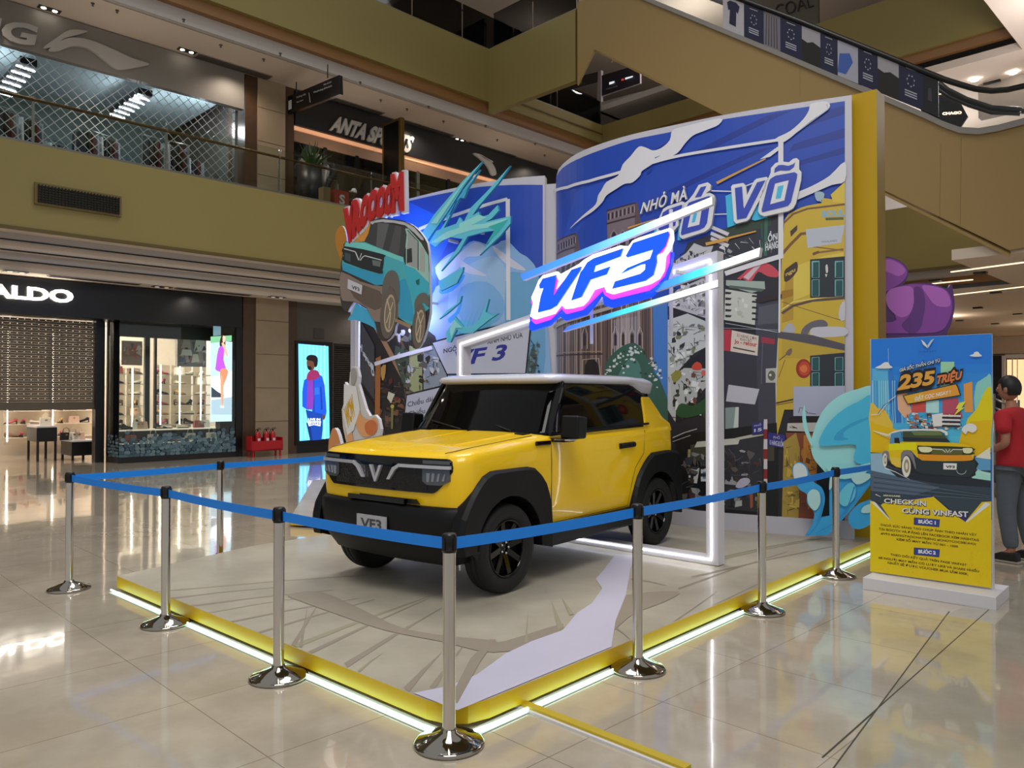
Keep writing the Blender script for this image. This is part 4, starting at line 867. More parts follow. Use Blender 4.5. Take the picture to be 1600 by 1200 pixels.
rr = random.Random(11)
def inside(p, poly):
    c = False; n = len(poly)
    for i in range(n):
        a, b = poly[i], poly[(i + 1) % n]
        if (a[1] > p[1]) != (b[1] > p[1]) and p[0] < (b[0] - a[0]) * (p[1] - a[1]) / (b[1] - a[1]) + a[0]: c = not c
    return c
def clutter(A, reg, cols, n, wr, hr, seed, slope=0.0, strokes=0, scol='#15151a'):
    r = random.Random(seed); xs = [p[0] for p in reg]; ys = [p[1] for p in reg]; k = 0; tries = 0
    while k < n and tries < n * 12:
        tries += 1; x, y = r.uniform(min(xs), max(xs)), r.uniform(min(ys), max(ys)); w, h = r.uniform(*wr), r.uniform(*hr)
        kk = r.uniform(-.8, .8); q = [(x - w * r.uniform(.5, 1), y - h * r.uniform(.2, 1) + slope * w * 2), (x + w * kk, y - h * r.uniform(.7, 1.2)), (x + w * r.uniform(.7, 1.3), y - h * r.uniform(-.2, .6) - slope * w), (x + w * r.uniform(.2, .9), y + h), (x - w * r.uniform(.3, 1.1), y + h * r.uniform(.2, 1) + slope * w * 2)]
        if all(inside(p, reg) for p in q): A.poly(r.choice(cols), q); k += 1
    for j in range(int(strokes * 1.6)):
        x, y = r.uniform(min(xs), max(xs)), r.uniform(min(ys), max(ys)); a = r.choice((0.1, -.3, 1.5, 1.45, -.5, .9)); L = r.uniform(5, 16)
        q = [(x, y), (x + L * .5 * math.cos(a) + r.uniform(-1, 1), y + L * .5 * math.sin(a)), (x + L * math.cos(a), y + L * math.sin(a))]
        if all(inside(p, reg) for p in q): A.line(scol, q, r.uniform(.5, 1.4), .3)

A = Art(RP, .00003)
BLUE = '#1c3f9d'; DBL = '#152f82'; BW = '#c4c3ce'
A.poly(BLUE, [(869, 277), (880, 262), (905, 248), (940, 234), (990, 218), (1050, 206), (1127, 187), (1200, 176), (1268, 166), (1320, 158), (1320, 640), (1319, 818), (1268, 812), (1130, 800), (1060, 790), (1000, 780), (872, 762)])
for q in ([(1090, 196), (1127, 188), (900, 330), (890, 335)], [(1320, 200), (1320, 215), (1232, 238), (1240, 225)], [(1320, 230), (1320, 240), (1235, 262), (1240, 254)], [(1200, 180), (1240, 172), (1110, 235), (1080, 240)], [(1300, 170), (1320, 165), (1320, 178), (1240, 205)], [(1180, 235), (1210, 229), (1060, 300), (1040, 300)], [(1060, 215), (1090, 205), (960, 300), (940, 305)]): A.poly(DBL, q)
A.poly('#2348ab', [(900, 300), (960, 280), (880, 420), (872, 430)])
# sky gap between the church and the shops, lower blue
A.poly('#3a6db4', [(1018, 470), (1045, 462), (1044, 640), (1020, 600)])
# church
for tx0, tx1, ty, by in ((872, 908, 366, 505), (950, 1002, 318, 490)):
    A.poly('#6d6068', [(tx0 - 1, ty + 12), (tx1 - 8, ty - 2), (tx1, ty + 30), (tx1, by + 130), (tx0, by + 130)]); A.poly('#54454a', [(tx1 - 10, ty), (tx1 - 5, ty), (tx1 + 1, ty + 40), (tx1 + 1, by), (tx1 - 10, by)])
    n = 7
    for k in range(n):
        x = tx0 + (tx1 - tx0 - 8) * k / n; y = ty + 12 - 13 * k / n; A.poly('#2b2027', [(x, y + 4), (x + 3, y + 3), (x + 3, y + 13), (x, y + 14)]); A.poly('#a59aa4', [(x + 3, y + 3), (x + 4, y + 3), (x + 4, y + 13), (x + 3, y + 13)])
    A.line('#33272c', [(tx0 - 2, ty + 32), (tx1 - 8, ty + 20)], 2.5); A.line('#33272c', [(tx0 - 2, ty + 12), (tx1 - 8, ty - 1)], 2)
    for k in range(3):
        x = tx0 + 6 + (tx1 - tx0 - 16) * k / 2.6; A.poly('#2a2026', sm([(x, ty + 75), (x, ty + 52), (x + 3, ty + 44), (x + 7, ty + 50), (x + 7, ty + 73)], 2)); A.line('#8f8288', [(x - 2, ty + 76), (x - 2, ty + 50), (x + 3, ty + 41), (x + 9, ty + 49), (x + 9, ty + 73)], 1)
A.poly('#5b4c4a', [(872, 520), (905, 480), (950, 470), (1002, 440), (1020, 470), (1022, 600), (872, 600)])
A.poly('#7a6e74', [(960, 500), (1000, 480), (1004, 600), (960, 600)]); A.poly('#8a8690', [(958, 500), (996, 494), (996, 560), (960, 556)])
r = random.Random(4)
for k in range(46):
    x = 873 + k * 3.2 + r.uniform(-.8, .8); y0 = 500 - (x - 872) * .28 + r.uniform(-8, 14); A.line(r.choice(['#2e2326', '#4a3b38', '#8d7b70', '#a2938c', '#3a2d2e', '#6d5a50']), [(x, y0), (x + r.uniform(-1, 1), 560), (x, 600)], r.uniform(.8, 1.8))
for x in (914, 962, 974, 988, 1000): A.line('#b3a9ac', [(x - 4, 545), (x - 4, 522), (x, 510), (x + 4, 521), (x + 4, 545)], .9); A.poly('#2c2529', [(x - 2, 540), (x - 2, 524), (x, 518), (x + 2, 524), (x + 2, 540)])
A.poly('#1d1518', sm([(915, 600), (915, 570), (925, 560), (935, 570), (936, 600)], 2)); A.line('#a08d7c', [(910, 600), (911, 562), (936, 560), (940, 600)], 1.6); A.line('#8c7b6e', [(870, 552), (940, 549)], 1.2); A.line('#2e2426', [(870, 556), (942, 553)], 2)
# trees in front of the church
A.poly('#2f5348', sm([(945, 610), (946, 575), (955, 556), (975, 540), (992, 536), (1003, 546), (1012, 560), (1022, 580), (1034, 600), (1046, 640), (1040, 700), (950, 640)], 4))
A.poly('#45706a', sm([(965, 590), (985, 560), (1000, 570), (1000, 600), (975, 606)], 3))
r = random.Random(9)
for k in range(90):
    a = r.uniform(0, 1); x = 946 + a * 88; y = 545 + abs(a - .5) ** 1.6 * 110 + r.uniform(-6, 34) * (1 if r.random() < .5 else .3); rad = r.uniform(1.2, 3.6)
    A.poly('#b5bfc0' if r.random() < .72 else '#1f3a33', [(x + rad * math.cos(t) * r.uniform(.6, 1), y + rad * math.sin(t) * r.uniform(.5, .9)) for t in (0, 1.1, 2.2, 3.3, 4.3, 5.4)])
# dark ground of the whole street to the right
ST1 = [(1044, 470), (1068, 452), (1115, 420), (1216, 400), (1220, 560), (1250, 640), (1262, 819), (1130, 806), (1060, 790), (1044, 760)]
A.poly('#24222a', ST1)
A.poly('#2a2b35', [(1062, 412), (1075, 380), (1100, 370), (1216, 330), (1220, 404), (1140, 430), (1062, 456)])
A.poly('#2c3b30', [(1125, 360), (1205, 335), (1205, 352), (1130, 375)]); A.line('#2f5a4a', [(1198, 320), (1196, 400)], 5); A.line('#244a3c', [(1190, 350), (1192, 395)], 3)
for y in (362, 372, 380): A.poly('#b9b8ba', [(1112, y - 10), (1140, y + 2), (1137, y + 7), (1110, y - 5)])
A.poly('#a8a9ad', [(1073, 395), (1085, 380), (1100, 386), (1115, 384), (1110, 398), (1078, 412), (1053, 425), (1050, 412)]); clutter(A, [(1052, 400), (1110, 380), (1118, 400), (1050, 425)], ['#2a2a30', '#8f9096', '#45424a', '#5d5a60'], 16, (1, 5), (1, 4), 3, .1, 16)
clutter(A, [(1120, 385), (1216, 360), (1216, 398), (1120, 418)], ['#3c3c44', '#57565c', '#8a8b8f', '#2d3a34', '#b9bcbf'], 24, (1, 6), (1, 5), 5, -.1, 22, '#c4c6c8')
A.text('#b9bfc0', 'HÀNG', [(1196, 392), (1216, 387), (1216, 376), (1196, 381)], bold=.03); A.text('#b9bfc0', 'ỒN', [(1200, 378), (1215, 374), (1215, 364), (1200, 368)], bold=.03)
# grey shop fronts behind the upright
A.poly('#a5a5ad', [(1060, 452), (1110, 430), (1112, 500), (1044, 482), (1046, 465)]); clutter(A, [(1047, 450), (1110, 428), (1110, 498), (1046, 480)], ['#3a383f', '#76757c', '#c2c1c8', '#56545b'], 34, (1, 7), (1, 6), 8, .15, 44)
A.poly('#18181d', [(1044, 478), (1112, 500), (1218, 512), (1218, 522), (1112, 512), (1044, 492)])
A.poly('#a9aeae', [(1044, 500), (1075, 490), (1110, 505), (1108, 540), (1085, 552), (1060, 580), (1056, 660), (1044, 640)]); clutter(A, [(1044, 500), (1110, 508), (1106, 540), (1058, 590), (1046, 630)], ['#23252a', '#5b5f5e', '#c2c6c4', '#7e8380', '#6b6f52'], 44, (1, 6), (1, 6), 10, .2, 50)
A.poly('#14151a', [(1110, 538), (1066, 574), (1062, 582), (1110, 580)]); A.poly('#a0a5a4', [(1048, 590), (1070, 575), (1108, 576), (1108, 600), (1072, 640), (1052, 640)]); clutter(A, [(1048, 578), (1108, 578), (1106, 660), (1052, 660)], ['#1c1e1c', '#2c3a2a', '#c3c9c6', '#5c3a2e', '#1a1a1c'], 44, (1, 6), (1, 7), 12, .1, 20)
A.poly('#23482a', sm([(1058, 640), (1066, 630), (1085, 634), (1110, 618), (1108, 640), (1080, 652), (1060, 650)], 3)); A.poly('#b3402a', sm([(1082, 572), (1090, 565), (1097, 570), (1096, 578), (1084, 578)], 2)); A.poly('#7d7a34', sm([(1050, 585), (1062, 578), (1066, 588), (1054, 598)], 2))
A.poly('#b4574f', ell(1100, 583, 4, 5, 8))
# middle alley
A.poly('#2f2f38', [(1134, 530), (1216, 540), (1216, 670), (1134, 670)]); A.poly('#3a3a45', [(1180, 470), (1216, 460), (1214, 660), (1186, 665)]); A.poly('#23232b', [(1134, 430), (1216, 402), (1216, 470), (1190, 476), (1134, 450)])
A.poly('#8f9c94', [(1135, 438), (1195, 440), (1196, 452), (1175, 458), (1135, 446)]); A.poly('#4a564e', [(1140, 446), (1196, 452), (1190, 456), (1140, 450)])
A.poly('#b3424f', sm([(1160, 432), (1178, 413), (1200, 412), (1216, 424), (1216, 433), (1200, 432), (1185, 425), (1174, 440)], 3)); A.poly('#b9a2a8', [(1160, 432), (1182, 412), (1190, 414), (1170, 438)]); A.poly('#b3424f', [(1152, 436), (1178, 414), (1182, 415), (1158, 437)])
A.poly('#aeb1a8', [(1134, 452), (1183, 460), (1180, 508), (1132, 500)]); 
for k in range(5): y = 456 + k * 9; A.poly('#1d1e22', [(1134, y), (1144, y + 1), (1142, y + 4), (1134, y + 4)]); A.poly('#1d1e22', [(1176, y + 5), (1184, y + 6), (1184, y + 9), (1175, y + 8)])
clutter(A, [(1146, 460), (1174, 464), (1172, 500), (1145, 496)], ['#9ea197', '#c2c4bb'], 6, (2, 6), (2, 5), 2, 0, 5, '#8a8c84')
A.poly('#4c4d57', [(1186, 480), (1216, 474), (1216, 505), (1184, 508)])
A.poly('#a32c38', [(1132, 515), (1143, 515), (1143, 549), (1132, 548)]); A.poly('#bfb4a8', [(1144, 516), (1186, 525), (1184, 556), (1142, 549)]); A.text('#3a2c2c', '33 HÀNG CƠM', [(1152, 526), (1182, 532), (1182, 527), (1152, 521)]); A.text('#3a2c2c', 'ĐÀN BÒ', [(1157, 532), (1175, 535), (1175, 531), (1157, 528)]); A.text('#a32c38', 'Jo - retour', [(1148, 536), (1183, 542), (1183, 535), (1148, 530)], bold=.03); A.line('#3a2c2c', [(1146, 543), (1180, 550)], 2)
A.poly('#8f2f3e', [(1190, 526), (1211, 530), (1211, 538), (1190, 536)])
A.poly('#a9aab2', [(1139, 601), (1187, 608), (1180, 632), (1135, 627)]); A.poly('#7a8b88', [(1134, 637), (1150, 636), (1150, 676), (1134, 672)]); A.poly('#b5beb8', [(1150, 636), (1155, 636), (1154, 676), (1146, 674)]); A.poly('#a3a59c', [(1197, 576), (1214, 575), (1214, 598), (1197, 598)]); A.poly('#56574f', ell(1206, 587, 6, 8, 12)); A.poly('#c4c5bc', ell(1204, 586, 2, 2, 8))
A.line('#b9bcb8', [(1217, 520), (1213, 600), (1214, 680)], 1.8); A.line('#5f5e66', [(1192, 535), (1190, 600)], 1)
A.line('#8f8d90', [(1044, 510), (1216, 516)], .8); A.line('#a9b4b6', [(1134, 505), (1219, 520)], .8)
# lower street: awnings, motorbikes, striped pole, street plates
A.poly('#101014', [(1056, 680), (1216, 660), (1216, 812), (1060, 790)]); A.poly('#3b3a2d', [(1080, 695), (1210, 685), (1210, 720), (1080, 720)]); A.poly('#2a2a2f', [(1134, 685), (1192, 680), (1192, 800), (1134, 795)])
A.poly('#b3b3aa', [(1090, 690), (1157, 684), (1154, 694), (1086, 699)]); A.poly('#a9a69c', [(1150, 684), (1193, 675), (1193, 680), (1150, 688)]); A.line('#9c9c98', [(1052, 684), (1070, 676), (1090, 670)], 1.6); A.line('#9c9c98', [(1052, 690), (1080, 680)], 1)
for q in ([(1076, 733), (1094, 731), (1090, 755), (1078, 754)], [(1096, 733), (1108, 731), (1108, 752), (1096, 752)]): A.poly('#b9bcbc', q)
A.poly('#1d2126', [(1080, 737), (1086, 736), (1084, 751), (1080, 750)]); A.poly('#5f7d96', [(1099, 737), (1106, 736), (1106, 748), (1099, 748)]); A.poly('#8e8a60', [(1076, 702), (1080, 702), (1079, 734), (1075, 734)])
clutter(A, [(1062, 700), (1190, 700), (1190, 800), (1064, 786)], ['#1a1a1e', '#3c2f2c', '#55504e', '#26262c', '#7a7a7c', '#4b2a2a', '#8f9294', '#30363a'], 80, (1.5, 9), (1.5, 8), 21, 0, 40, '#5a585c')
A.poly('#a9a6b8', sm([(1150, 760), (1158, 748), (1170, 747), (1172, 754), (1160, 762)], 3)); A.poly('#9ba09c', [(1150, 783), (1160, 781), (1160, 790), (1149, 792)]); A.poly('#8f4a36', [(1172, 770), (1177, 768), (1177, 792), (1173, 794)])
A.poly('#2f3140', [(1175, 658), (1194, 660), (1194, 678), (1176, 680)]); A.poly('#2b2a70', [(1176, 661), (1193, 659), (1194, 675), (1177, 679)]); A.text('#b5b5cc', 'PHỐ', [(1179, 667), (1190, 665), (1190, 662), (1179, 664)]); A.text('#b5b5cc', '15', [(1179, 675), (1191, 673), (1191, 668), (1179, 670)], bold=.03)
A.poly('#2b2a70', [(1201, 675), (1228, 680), (1225, 700), (1200, 696)]); A.text('#b5b5cc', '15 HÀNG BUỒM', [(1203, 694), (1224, 698), (1225, 690), (1203, 687)], bold=.02); A.text('#b5b5cc', 'PHỐ', [(1209, 685), (1219, 686), (1219, 682), (1209, 681)])
for k in range(7):
    y = 655 + k * 15.5; A.poly('#7d1f25' if k % 2 else '#b9b6b8', [(1194, y), (1199.5, y), (1199.5, y + 15.5), (1193.5, y + 15.5)])
# yellow house on the right
YB = [(1222, 400), (1226, 345), (1232, 335), (1252, 325), (1262, 322), (1284, 318), (1285, 310), (1300, 312), (1312, 305), (1320, 300), (1320, 640), (1226, 640), (1215, 680), (1213, 640), (1217, 520)]
A.poly('#b59a33', YB)
A.poly('#c2ad4a', [(1232, 420), (1290, 400), (1318, 395), (1318, 440), (1240, 470)]); A.poly('#a1812e', [(1228, 430), (1240, 428), (1240, 500), (1222, 505)]); A.poly('#c0a83e', [(1298, 305), (1320, 285), (1320, 318), (1302, 316)]); A.poly('#a98f33', [(1222, 520), (1320, 525), (1320, 560), (1222, 560)])
A.line('#6b4a30', [(1222, 352), (1240, 335), (1262, 327), (1320, 320)], 3); A.line('#6b4a30', [(1222, 398), (1236, 382), (1252, 366), (1262, 365)], 4.5); A.line('#7a5a3c', [(1262, 365), (1262, 385), (1318, 392)], 2); A.line('#7a5a3c', [(1272, 396), (1318, 390)], 3); A.line('#6b4630', [(1270, 398), (1280, 394)], 4)
A.line('#55433c', [(1222, 490), (1240, 478), (1270, 470), (1320, 466)], 4); A.line('#c9b96a', [(1222, 484), (1240, 472), (1320, 460)], 2); A.line('#55433c', [(1222, 472), (1318, 502)], .9)
A.poly('#3d3228', [(1235, 362), (1246, 352), (1246, 360), (1236, 371)])
A.poly('#8f6a20', [(1222, 455), (1240, 452), (1240, 462), (1218, 470)]); A.poly('#2a2020', [(1180, 468), (1222, 460), (1222, 466), (1185, 474)])
A.poly('#a5aab4', [(1259, 359), (1320, 352), (1314, 380), (1262, 388)]); A.text('#4d5564', 'HIGHLANDS', [(1284, 380), (1308, 378), (1308, 375), (1284, 377)])
A.poly('#8ea3ae', sm([(1273, 303), (1280, 300), (1288, 303), (1286, 312), (1277, 315)], 3)); A.line('#8ea3ae', [(1275, 310), (1284, 316)], 2); A.text('#7d9cae', 'BOUL', [(1285, 340), (1320, 338), (1320, 328), (1284, 330)], bold=.05); A.line('#4d5a3c', [(1290, 343), (1318, 342)], 4)
A.poly('#3d3026', sm([(1226, 424), (1232, 418), (1240, 412), (1246, 410), (1246, 424), (1234, 438), (1226, 440)], 2)); A.text('#b39a52', 'ngu', [(1228, 432), (1243, 424), (1243, 418), (1228, 426)], bold=.03)
A.text('#4a2f24', 'TRỌ', [(1226, 340), (1244, 328), (1244, 324), (1226, 336)]) if False else None
for (x0, x1, y0, y1) in ((1266, 1320, 406, 464), (1266, 1320, 556, 604)):
    A.poly('#262d36', [(x0, y0), (x1, y0 - 5), (x1, y1), (x0, y1 + 2)])
    for a, b in ((x0 + 3, x0 + 14), (x1 - 15, x1 - 3)):
        h = (y1 - y0) / 2
        for j in range(2):
            yy = y0 + 3 + j * (h - 0); yy2 = min(yy + h - 4, y1)
            A.line('#74a8a8', [(a, yy), (b, yy - .8), (b, yy2), (a, yy2), (a, yy)], 1.1); A.poly('#1f4a4c', [(a + 1.5, yy + 1.5), (b - 1.5, yy + 1), (b - 1.5, yy2 - 1.5), (a + 1.5, yy2 - 1.5)])
A.poly('#b9b9b2', sm([(1290, 416), (1293, 414), (1294, 425), (1291, 427)], 2)); A.poly('#b9b9b2', [(1289, 429), (1293, 429), (1291, 434)])
A.poly('#5c5a62', sm([(1252, 528), (1254, 514), (1268, 503), (1286, 500), (1294, 508), (1285, 514), (1270, 512), (1262, 524), (1262, 532)], 3)); A.poly('#b0b0b8', sm([(1268, 514), (1282, 511), (1320, 512), (1320, 525), (1272, 527), (1266, 522)], 3)); A.poly('#9a9aa4', sm([(1222, 520), (1232, 505), (1240, 508), (1243, 518), (1230, 522)], 2))
A.poly('#4a484f', [(1215, 518), (1270, 524), (1320, 538), (1320, 548), (1290, 542), (1215, 528)]); A.poly('#b0b0b8', sm([(1312, 480), (1320, 470), (1320, 500), (1311, 498)], 2))
A.poly('#8a2a22', ell(1256, 576, 12, 15, 20)); A.poly('#b0402a', ell(1257, 576, 9, 11, 16)); A.poly('#c46a3a', sm([(1250, 574), (1258, 570), (1262, 576), (1258, 582), (1252, 580)], 2))
A.line('#5a4236', [(1218, 563), (1228, 555), (1234, 550)], 1.4); A.poly('#6b5a50', sm([(1228, 552), (1236, 544), (1238, 549), (1234, 556)], 2)); A.line('#6b5636', [(1217, 590), (1227, 562)], 1); A.line('#4a2f28', [(1213, 630), (1240, 624)], 2.4); A.line('#6b4630', [(1213, 633), (1240, 628)], 1.2)
A.poly('#9d9fb3', [(1240, 604), (1320, 603), (1320, 650), (1240, 650)]); A.line('#3a3a48', [(1248, 645), (1250, 637), (1256, 638), (1262, 645), (1275, 647)], 1)
A.poly('#1d1416', [(1234, 652), (1290, 650), (1290, 660), (1233, 660)]); A.poly('#b0aca6', [(1231, 661), (1280, 660), (1280, 675), (1230, 673)]); A.line('#4a2f2c', [(1234, 667), (1242, 669), (1236, 665), (1246, 669)], 1.2)
A.poly('#7a3f28', [(1228, 676), (1320, 676), (1320, 815), (1248, 808)]); A.poly('#b5762e', [(1256, 680), (1276, 680), (1278, 740), (1254, 760)]); A.poly('#9a8138', [(1225, 690), (1244, 676), (1250, 700), (1248, 808), (1222, 812)]); A.poly('#1c2022', [(1278, 690), (1300, 690), (1302, 812), (1274, 808)]); A.poly('#7d2420', [(1248, 808), (1270, 808), (1270, 819), (1248, 817)])
clutter(A, [(1224, 700), (1250, 690), (1252, 806), (1222, 806)], ['#b89a3c', '#6b5a2a', '#8f7a30', '#c2a648'], 26, (1, 5), (2, 9), 31, 0, 18, '#4a3a20'); clutter(A, [(1252, 682), (1278, 682), (1276, 800), (1252, 800)], ['#a8762e', '#6b3a20', '#8a5a28'], 20, (1, 4), (2, 8), 32, 0, 14, '#4a2418')
# white comic panel lines
A.line(BW, sm([(868, 299), (985, 266), (1050, 247), (1130, 233), (1222, 219)], 4, False), 4.5); A.line(BW, [(1220.5, 218), (1220.5, 404)], 8); A.line(BW, [(1134, 428), (1180, 413), (1224, 400)], 7.5); A.line(BW, [(1219, 404), (1218, 520)], 3)
A.line('#9a938f', [(868, 512), (905, 497), (960, 480)], 5.5)
# smoke streaks
A.poly(BW, sm([(893, 358), (904, 346), (918, 333), (933, 320), (937, 306), (942, 298), (950, 285), (968, 275), (975, 258), (987, 245), (1000, 230), (1012, 232), (1022, 236), (1035, 232), (1048, 220), (1052, 205), (1068, 199), (1126, 186), (1124, 196), (1108, 203), (1098, 207), (1084, 213), (1072, 225), (1060, 240), (1042, 248), (1030, 250), (1020, 258), (1005, 268), (1002, 275), (990, 286), (978, 288), (965, 296), (950, 306), (944, 316), (930, 330), (912, 342)], 3))
A.line(DBL, [(1012, 271), (1018, 266), (1021, 259)], 2.2, .5); A.line(DBL, [(1025, 248), (1033, 244)], 1.5, .3); A.line(DBL, [(960, 276), (966, 275)], 1.2, .4)
A.poly(BW, sm([(1268, 163), (1292, 160), (1296, 170), (1276, 184), (1255, 200), (1236, 216), (1222, 224), (1212, 218), (1235, 206), (1255, 188), (1264, 174)], 3)); A.line('#9fa3b8', [(1292, 164), (1294, 172), (1275, 186), (1240, 212)], 2, .6)
A.poly(BW, sm([(1320, 254), (1320, 284), (1300, 290), (1272, 302), (1238, 316), (1228, 314), (1240, 304), (1268, 292), (1296, 276)], 3)); A.poly(BW, [(1188, 250), (1222, 226), (1222, 232), (1204, 246)])
A.line(BW, [(1112, 299), (1145, 300), (1180, 286)], 1.8); A.line(BW, [(1112, 336), (1140, 335)], 1.6)
# gold dashes
for q, w in (((1121, 287, 1197, 249), 4), ((983, 357, 1027, 343), 2.6), ((1104, 382, 1182, 362), 4.2), ((1104, 382, 1140, 375), 5)): A.line('#b98a3c', [(q[0], q[1]), (q[2], q[3])], w, w * .5)
A.mb.build('printed_scene', rp)
# raised lettering on the right page
mb = MB(); solidtext(mb, RP, 'NHỎ MÀ', [(1003, 335), (1076, 312), (1074, 295), (1005, 318)], .05, .012, pm('#c9c9d4'), pm('#8f8f9c'), bold=.02, shear=.25, space=1.08); mb.build('lettering', rp, label='white raised letters NHỎ MÀ')
LB = pm('#2f42a0'); LC = pm('#3aa6d0'); LW = pm('#c6c6d2')
def kv(p): return [(1120 + x / 9.233, 240 + y / 9.233) for x, y in p]
def ko(p): return [(1000 + x / 10, 280 + y / 10) for x, y in p]
LET = [('V', kv([(228, 500), (250, 470), (400, 445), (438, 480), (455, 615), (555, 415), (590, 385), (735, 358), (770, 400), (660, 640), (490, 960), (450, 990), (300, 1028), (268, 990)]), [kv([(285, 520), (385, 500), (405, 780), (415, 815), (600, 440), (715, 410), (445, 945), (315, 970)])], [], [], kv([(135, 620), (230, 580), (265, 990), (290, 1030), (165, 1075)])),
 ('Õ', kv([(790, 300), (795, 230), (860, 160), (940, 138), (1050, 150), (1110, 100), (1160, 90), (1195, 120), (1195, 250), (1230, 290), (1225, 400), (1150, 740), (1110, 810), (1040, 850), (700, 925), (640, 900), (612, 850), (640, 650), (720, 420), (760, 370)]), [kv([(780, 400), (810, 375), (860, 345), (1130, 295), (1170, 320), (1165, 370), (1080, 720), (1040, 770), (980, 790), (670, 865), (665, 830), (750, 480)]), kv([(845, 300), (850, 240), (900, 195), (960, 190), (1040, 205), (1110, 180), (1138, 155), (1120, 220), (1060, 265), (1000, 270), (930, 265), (870, 285)])], [kv([(855, 460), (1048, 412), (985, 700), (785, 755)])], [kv([(895, 500), (978, 480), (935, 670), (862, 680)])], kv([(510, 960), (560, 800), (650, 620), (625, 850), (650, 905), (740, 925), (560, 975)])),
 ('Ó', ko([(700, 480), (730, 400), (800, 340), (870, 250), (950, 110), (1090, 70), (1140, 110), (1130, 190), (1060, 240), (1130, 235), (1190, 270), (1205, 340), (1150, 720), (1110, 790), (1040, 840), (700, 950), (655, 910), (650, 830), (690, 640)]), [ko([(760, 470), (800, 390), (850, 370), (1110, 285), (1140, 300), (1130, 350), (1080, 700), (1040, 770), (960, 810), (690, 890), (680, 860), (720, 640)]), ko([(985, 150), (1070, 130), (990, 290), (900, 305)])], [ko([(835, 560), (1000, 510), (965, 730), (785, 775)])], [ko([(880, 560), (935, 545), (900, 690), (850, 700)])], ko([(620, 720), (700, 640), (650, 830), (655, 960), (600, 960)])),
 ('C', ko([(330, 640), (400, 480), (470, 440), (700, 365), (740, 385), (705, 520), (520, 600), (500, 700), (640, 660), (640, 740), (560, 830), (330, 900), (290, 860)]), [ko([(370, 640), (400, 540), (480, 490), (690, 420), (700, 440), (680, 490), (500, 560), (450, 600), (430, 720), (600, 680), (590, 740), (360, 820), (330, 800)])], [], [], ko([(250, 700), (330, 600), (300, 880), (230, 900)]))]
for t, wq, bl, hw, hc, cs in LET:
    mb = MB(); slab(mb, RP, cs, .03, .03 - .018, LC, LC); mb.build('lettering', rp, label='cyan shadow behind the letter ' + t)
    mb = MB(); slab(mb, RP, wq, .07, .012, LW, pm('#9a9aa6')); w_ = mb.build('lettering', rp, label='white outline of the letter ' + t)
    for q in bl: mb = MB(); slab(mb, RP, q, .078, .07, LB, LB); mb.build('letter_face', w_, label='blue face of the letter ' + t)
    for q in hw: mb = MB(); slab(mb, RP, q, .080, .078, LW, LW); mb.build('letter_counter', w_)
    for q in hc: mb = MB(); slab(mb, RP, q, .082, .080, LC, LC); mb.build('letter_counter', w_, label='cyan centre of the letter ' + t)

# ------------------------------------------------------------------ left page print
A = Art(LP, .00005)
A.poly(BLUE, [(560, 330), (640, 314), (690, 303), (750, 292), (800, 289), (848, 289), (848, 640), (660, 640), (560, 700)])
A.poly('#1a55d0', [(560, 330), (640, 316), (690, 340), (700, 380), (680, 420), (690, 520), (620, 560), (560, 560)])  # brighter blue paints the glow around the car cut-out into the print
A.poly('#7a9fd0', sm([(676, 470), (690, 440), (684, 415), (700, 398), (722, 388), (740, 376), (770, 384), (790, 375), (812, 395), (824, 402), (838, 420), (836, 445), (850, 470), (848, 640), (676, 640)], 3)); A.poly('#8aa9cc', sm([(700, 470), (712, 430), (740, 410), (772, 400), (790, 420), (800, 460), (790, 500), (740, 520), (704, 510)], 3))
A.poly('#aab4dc', sm([(680, 418), (700, 402), (720, 394), (742, 378), (760, 388), (748, 400), (728, 402), (716, 420), (700, 430), (690, 442)], 3)); A.poly('#b3b5c6', sm([(715, 404), (735, 416), (760, 430), (748, 430), (725, 424)], 3)); A.poly('#b3b5c6', sm([(770, 384), (800, 405), (822, 422), (800, 418), (780, 402)], 3)); A.poly('#8299cc', sm([(676, 460), (696, 450), (700, 500), (690, 560), (676, 560)], 3))  # last patch paints a lavender glow into the print
A.poly('#5f93b8', sm([(790, 440), (824, 430), (848, 450), (848, 600), (800, 600)], 3)); A.poly('#6f9cc6', sm([(720, 450), (760, 440), (788, 470), (780, 500), (740, 512), (716, 490)], 3))
A.poly('#2f86cc', sm([(687, 452), (705, 445), (726, 428), (722, 440), (708, 454), (690, 460)], 2)); A.poly('#2f86cc', sm([(700, 498), (712, 488), (722, 470), (718, 488), (704, 505)], 2))
A.poly('#5aa6c4', sm([(700, 545), (704, 520), (716, 500), (740, 505), (752, 512), (770, 490), (778, 495), (760, 515), (745, 520), (738, 505), (720, 530), (706, 552)], 3))
r = random.Random(2)
for k in range(7): x = 700 + k * 9; A.line('#4f9cc0', [(x, 530 - k * 4), (x + 12, 505 - k * 6)], 2.2, .4)
A.line(BW, [(655, 358), (700, 340), (793, 311)], 5); A.line(BW, [(793.5, 311), (794.5, 500)], 6.5)
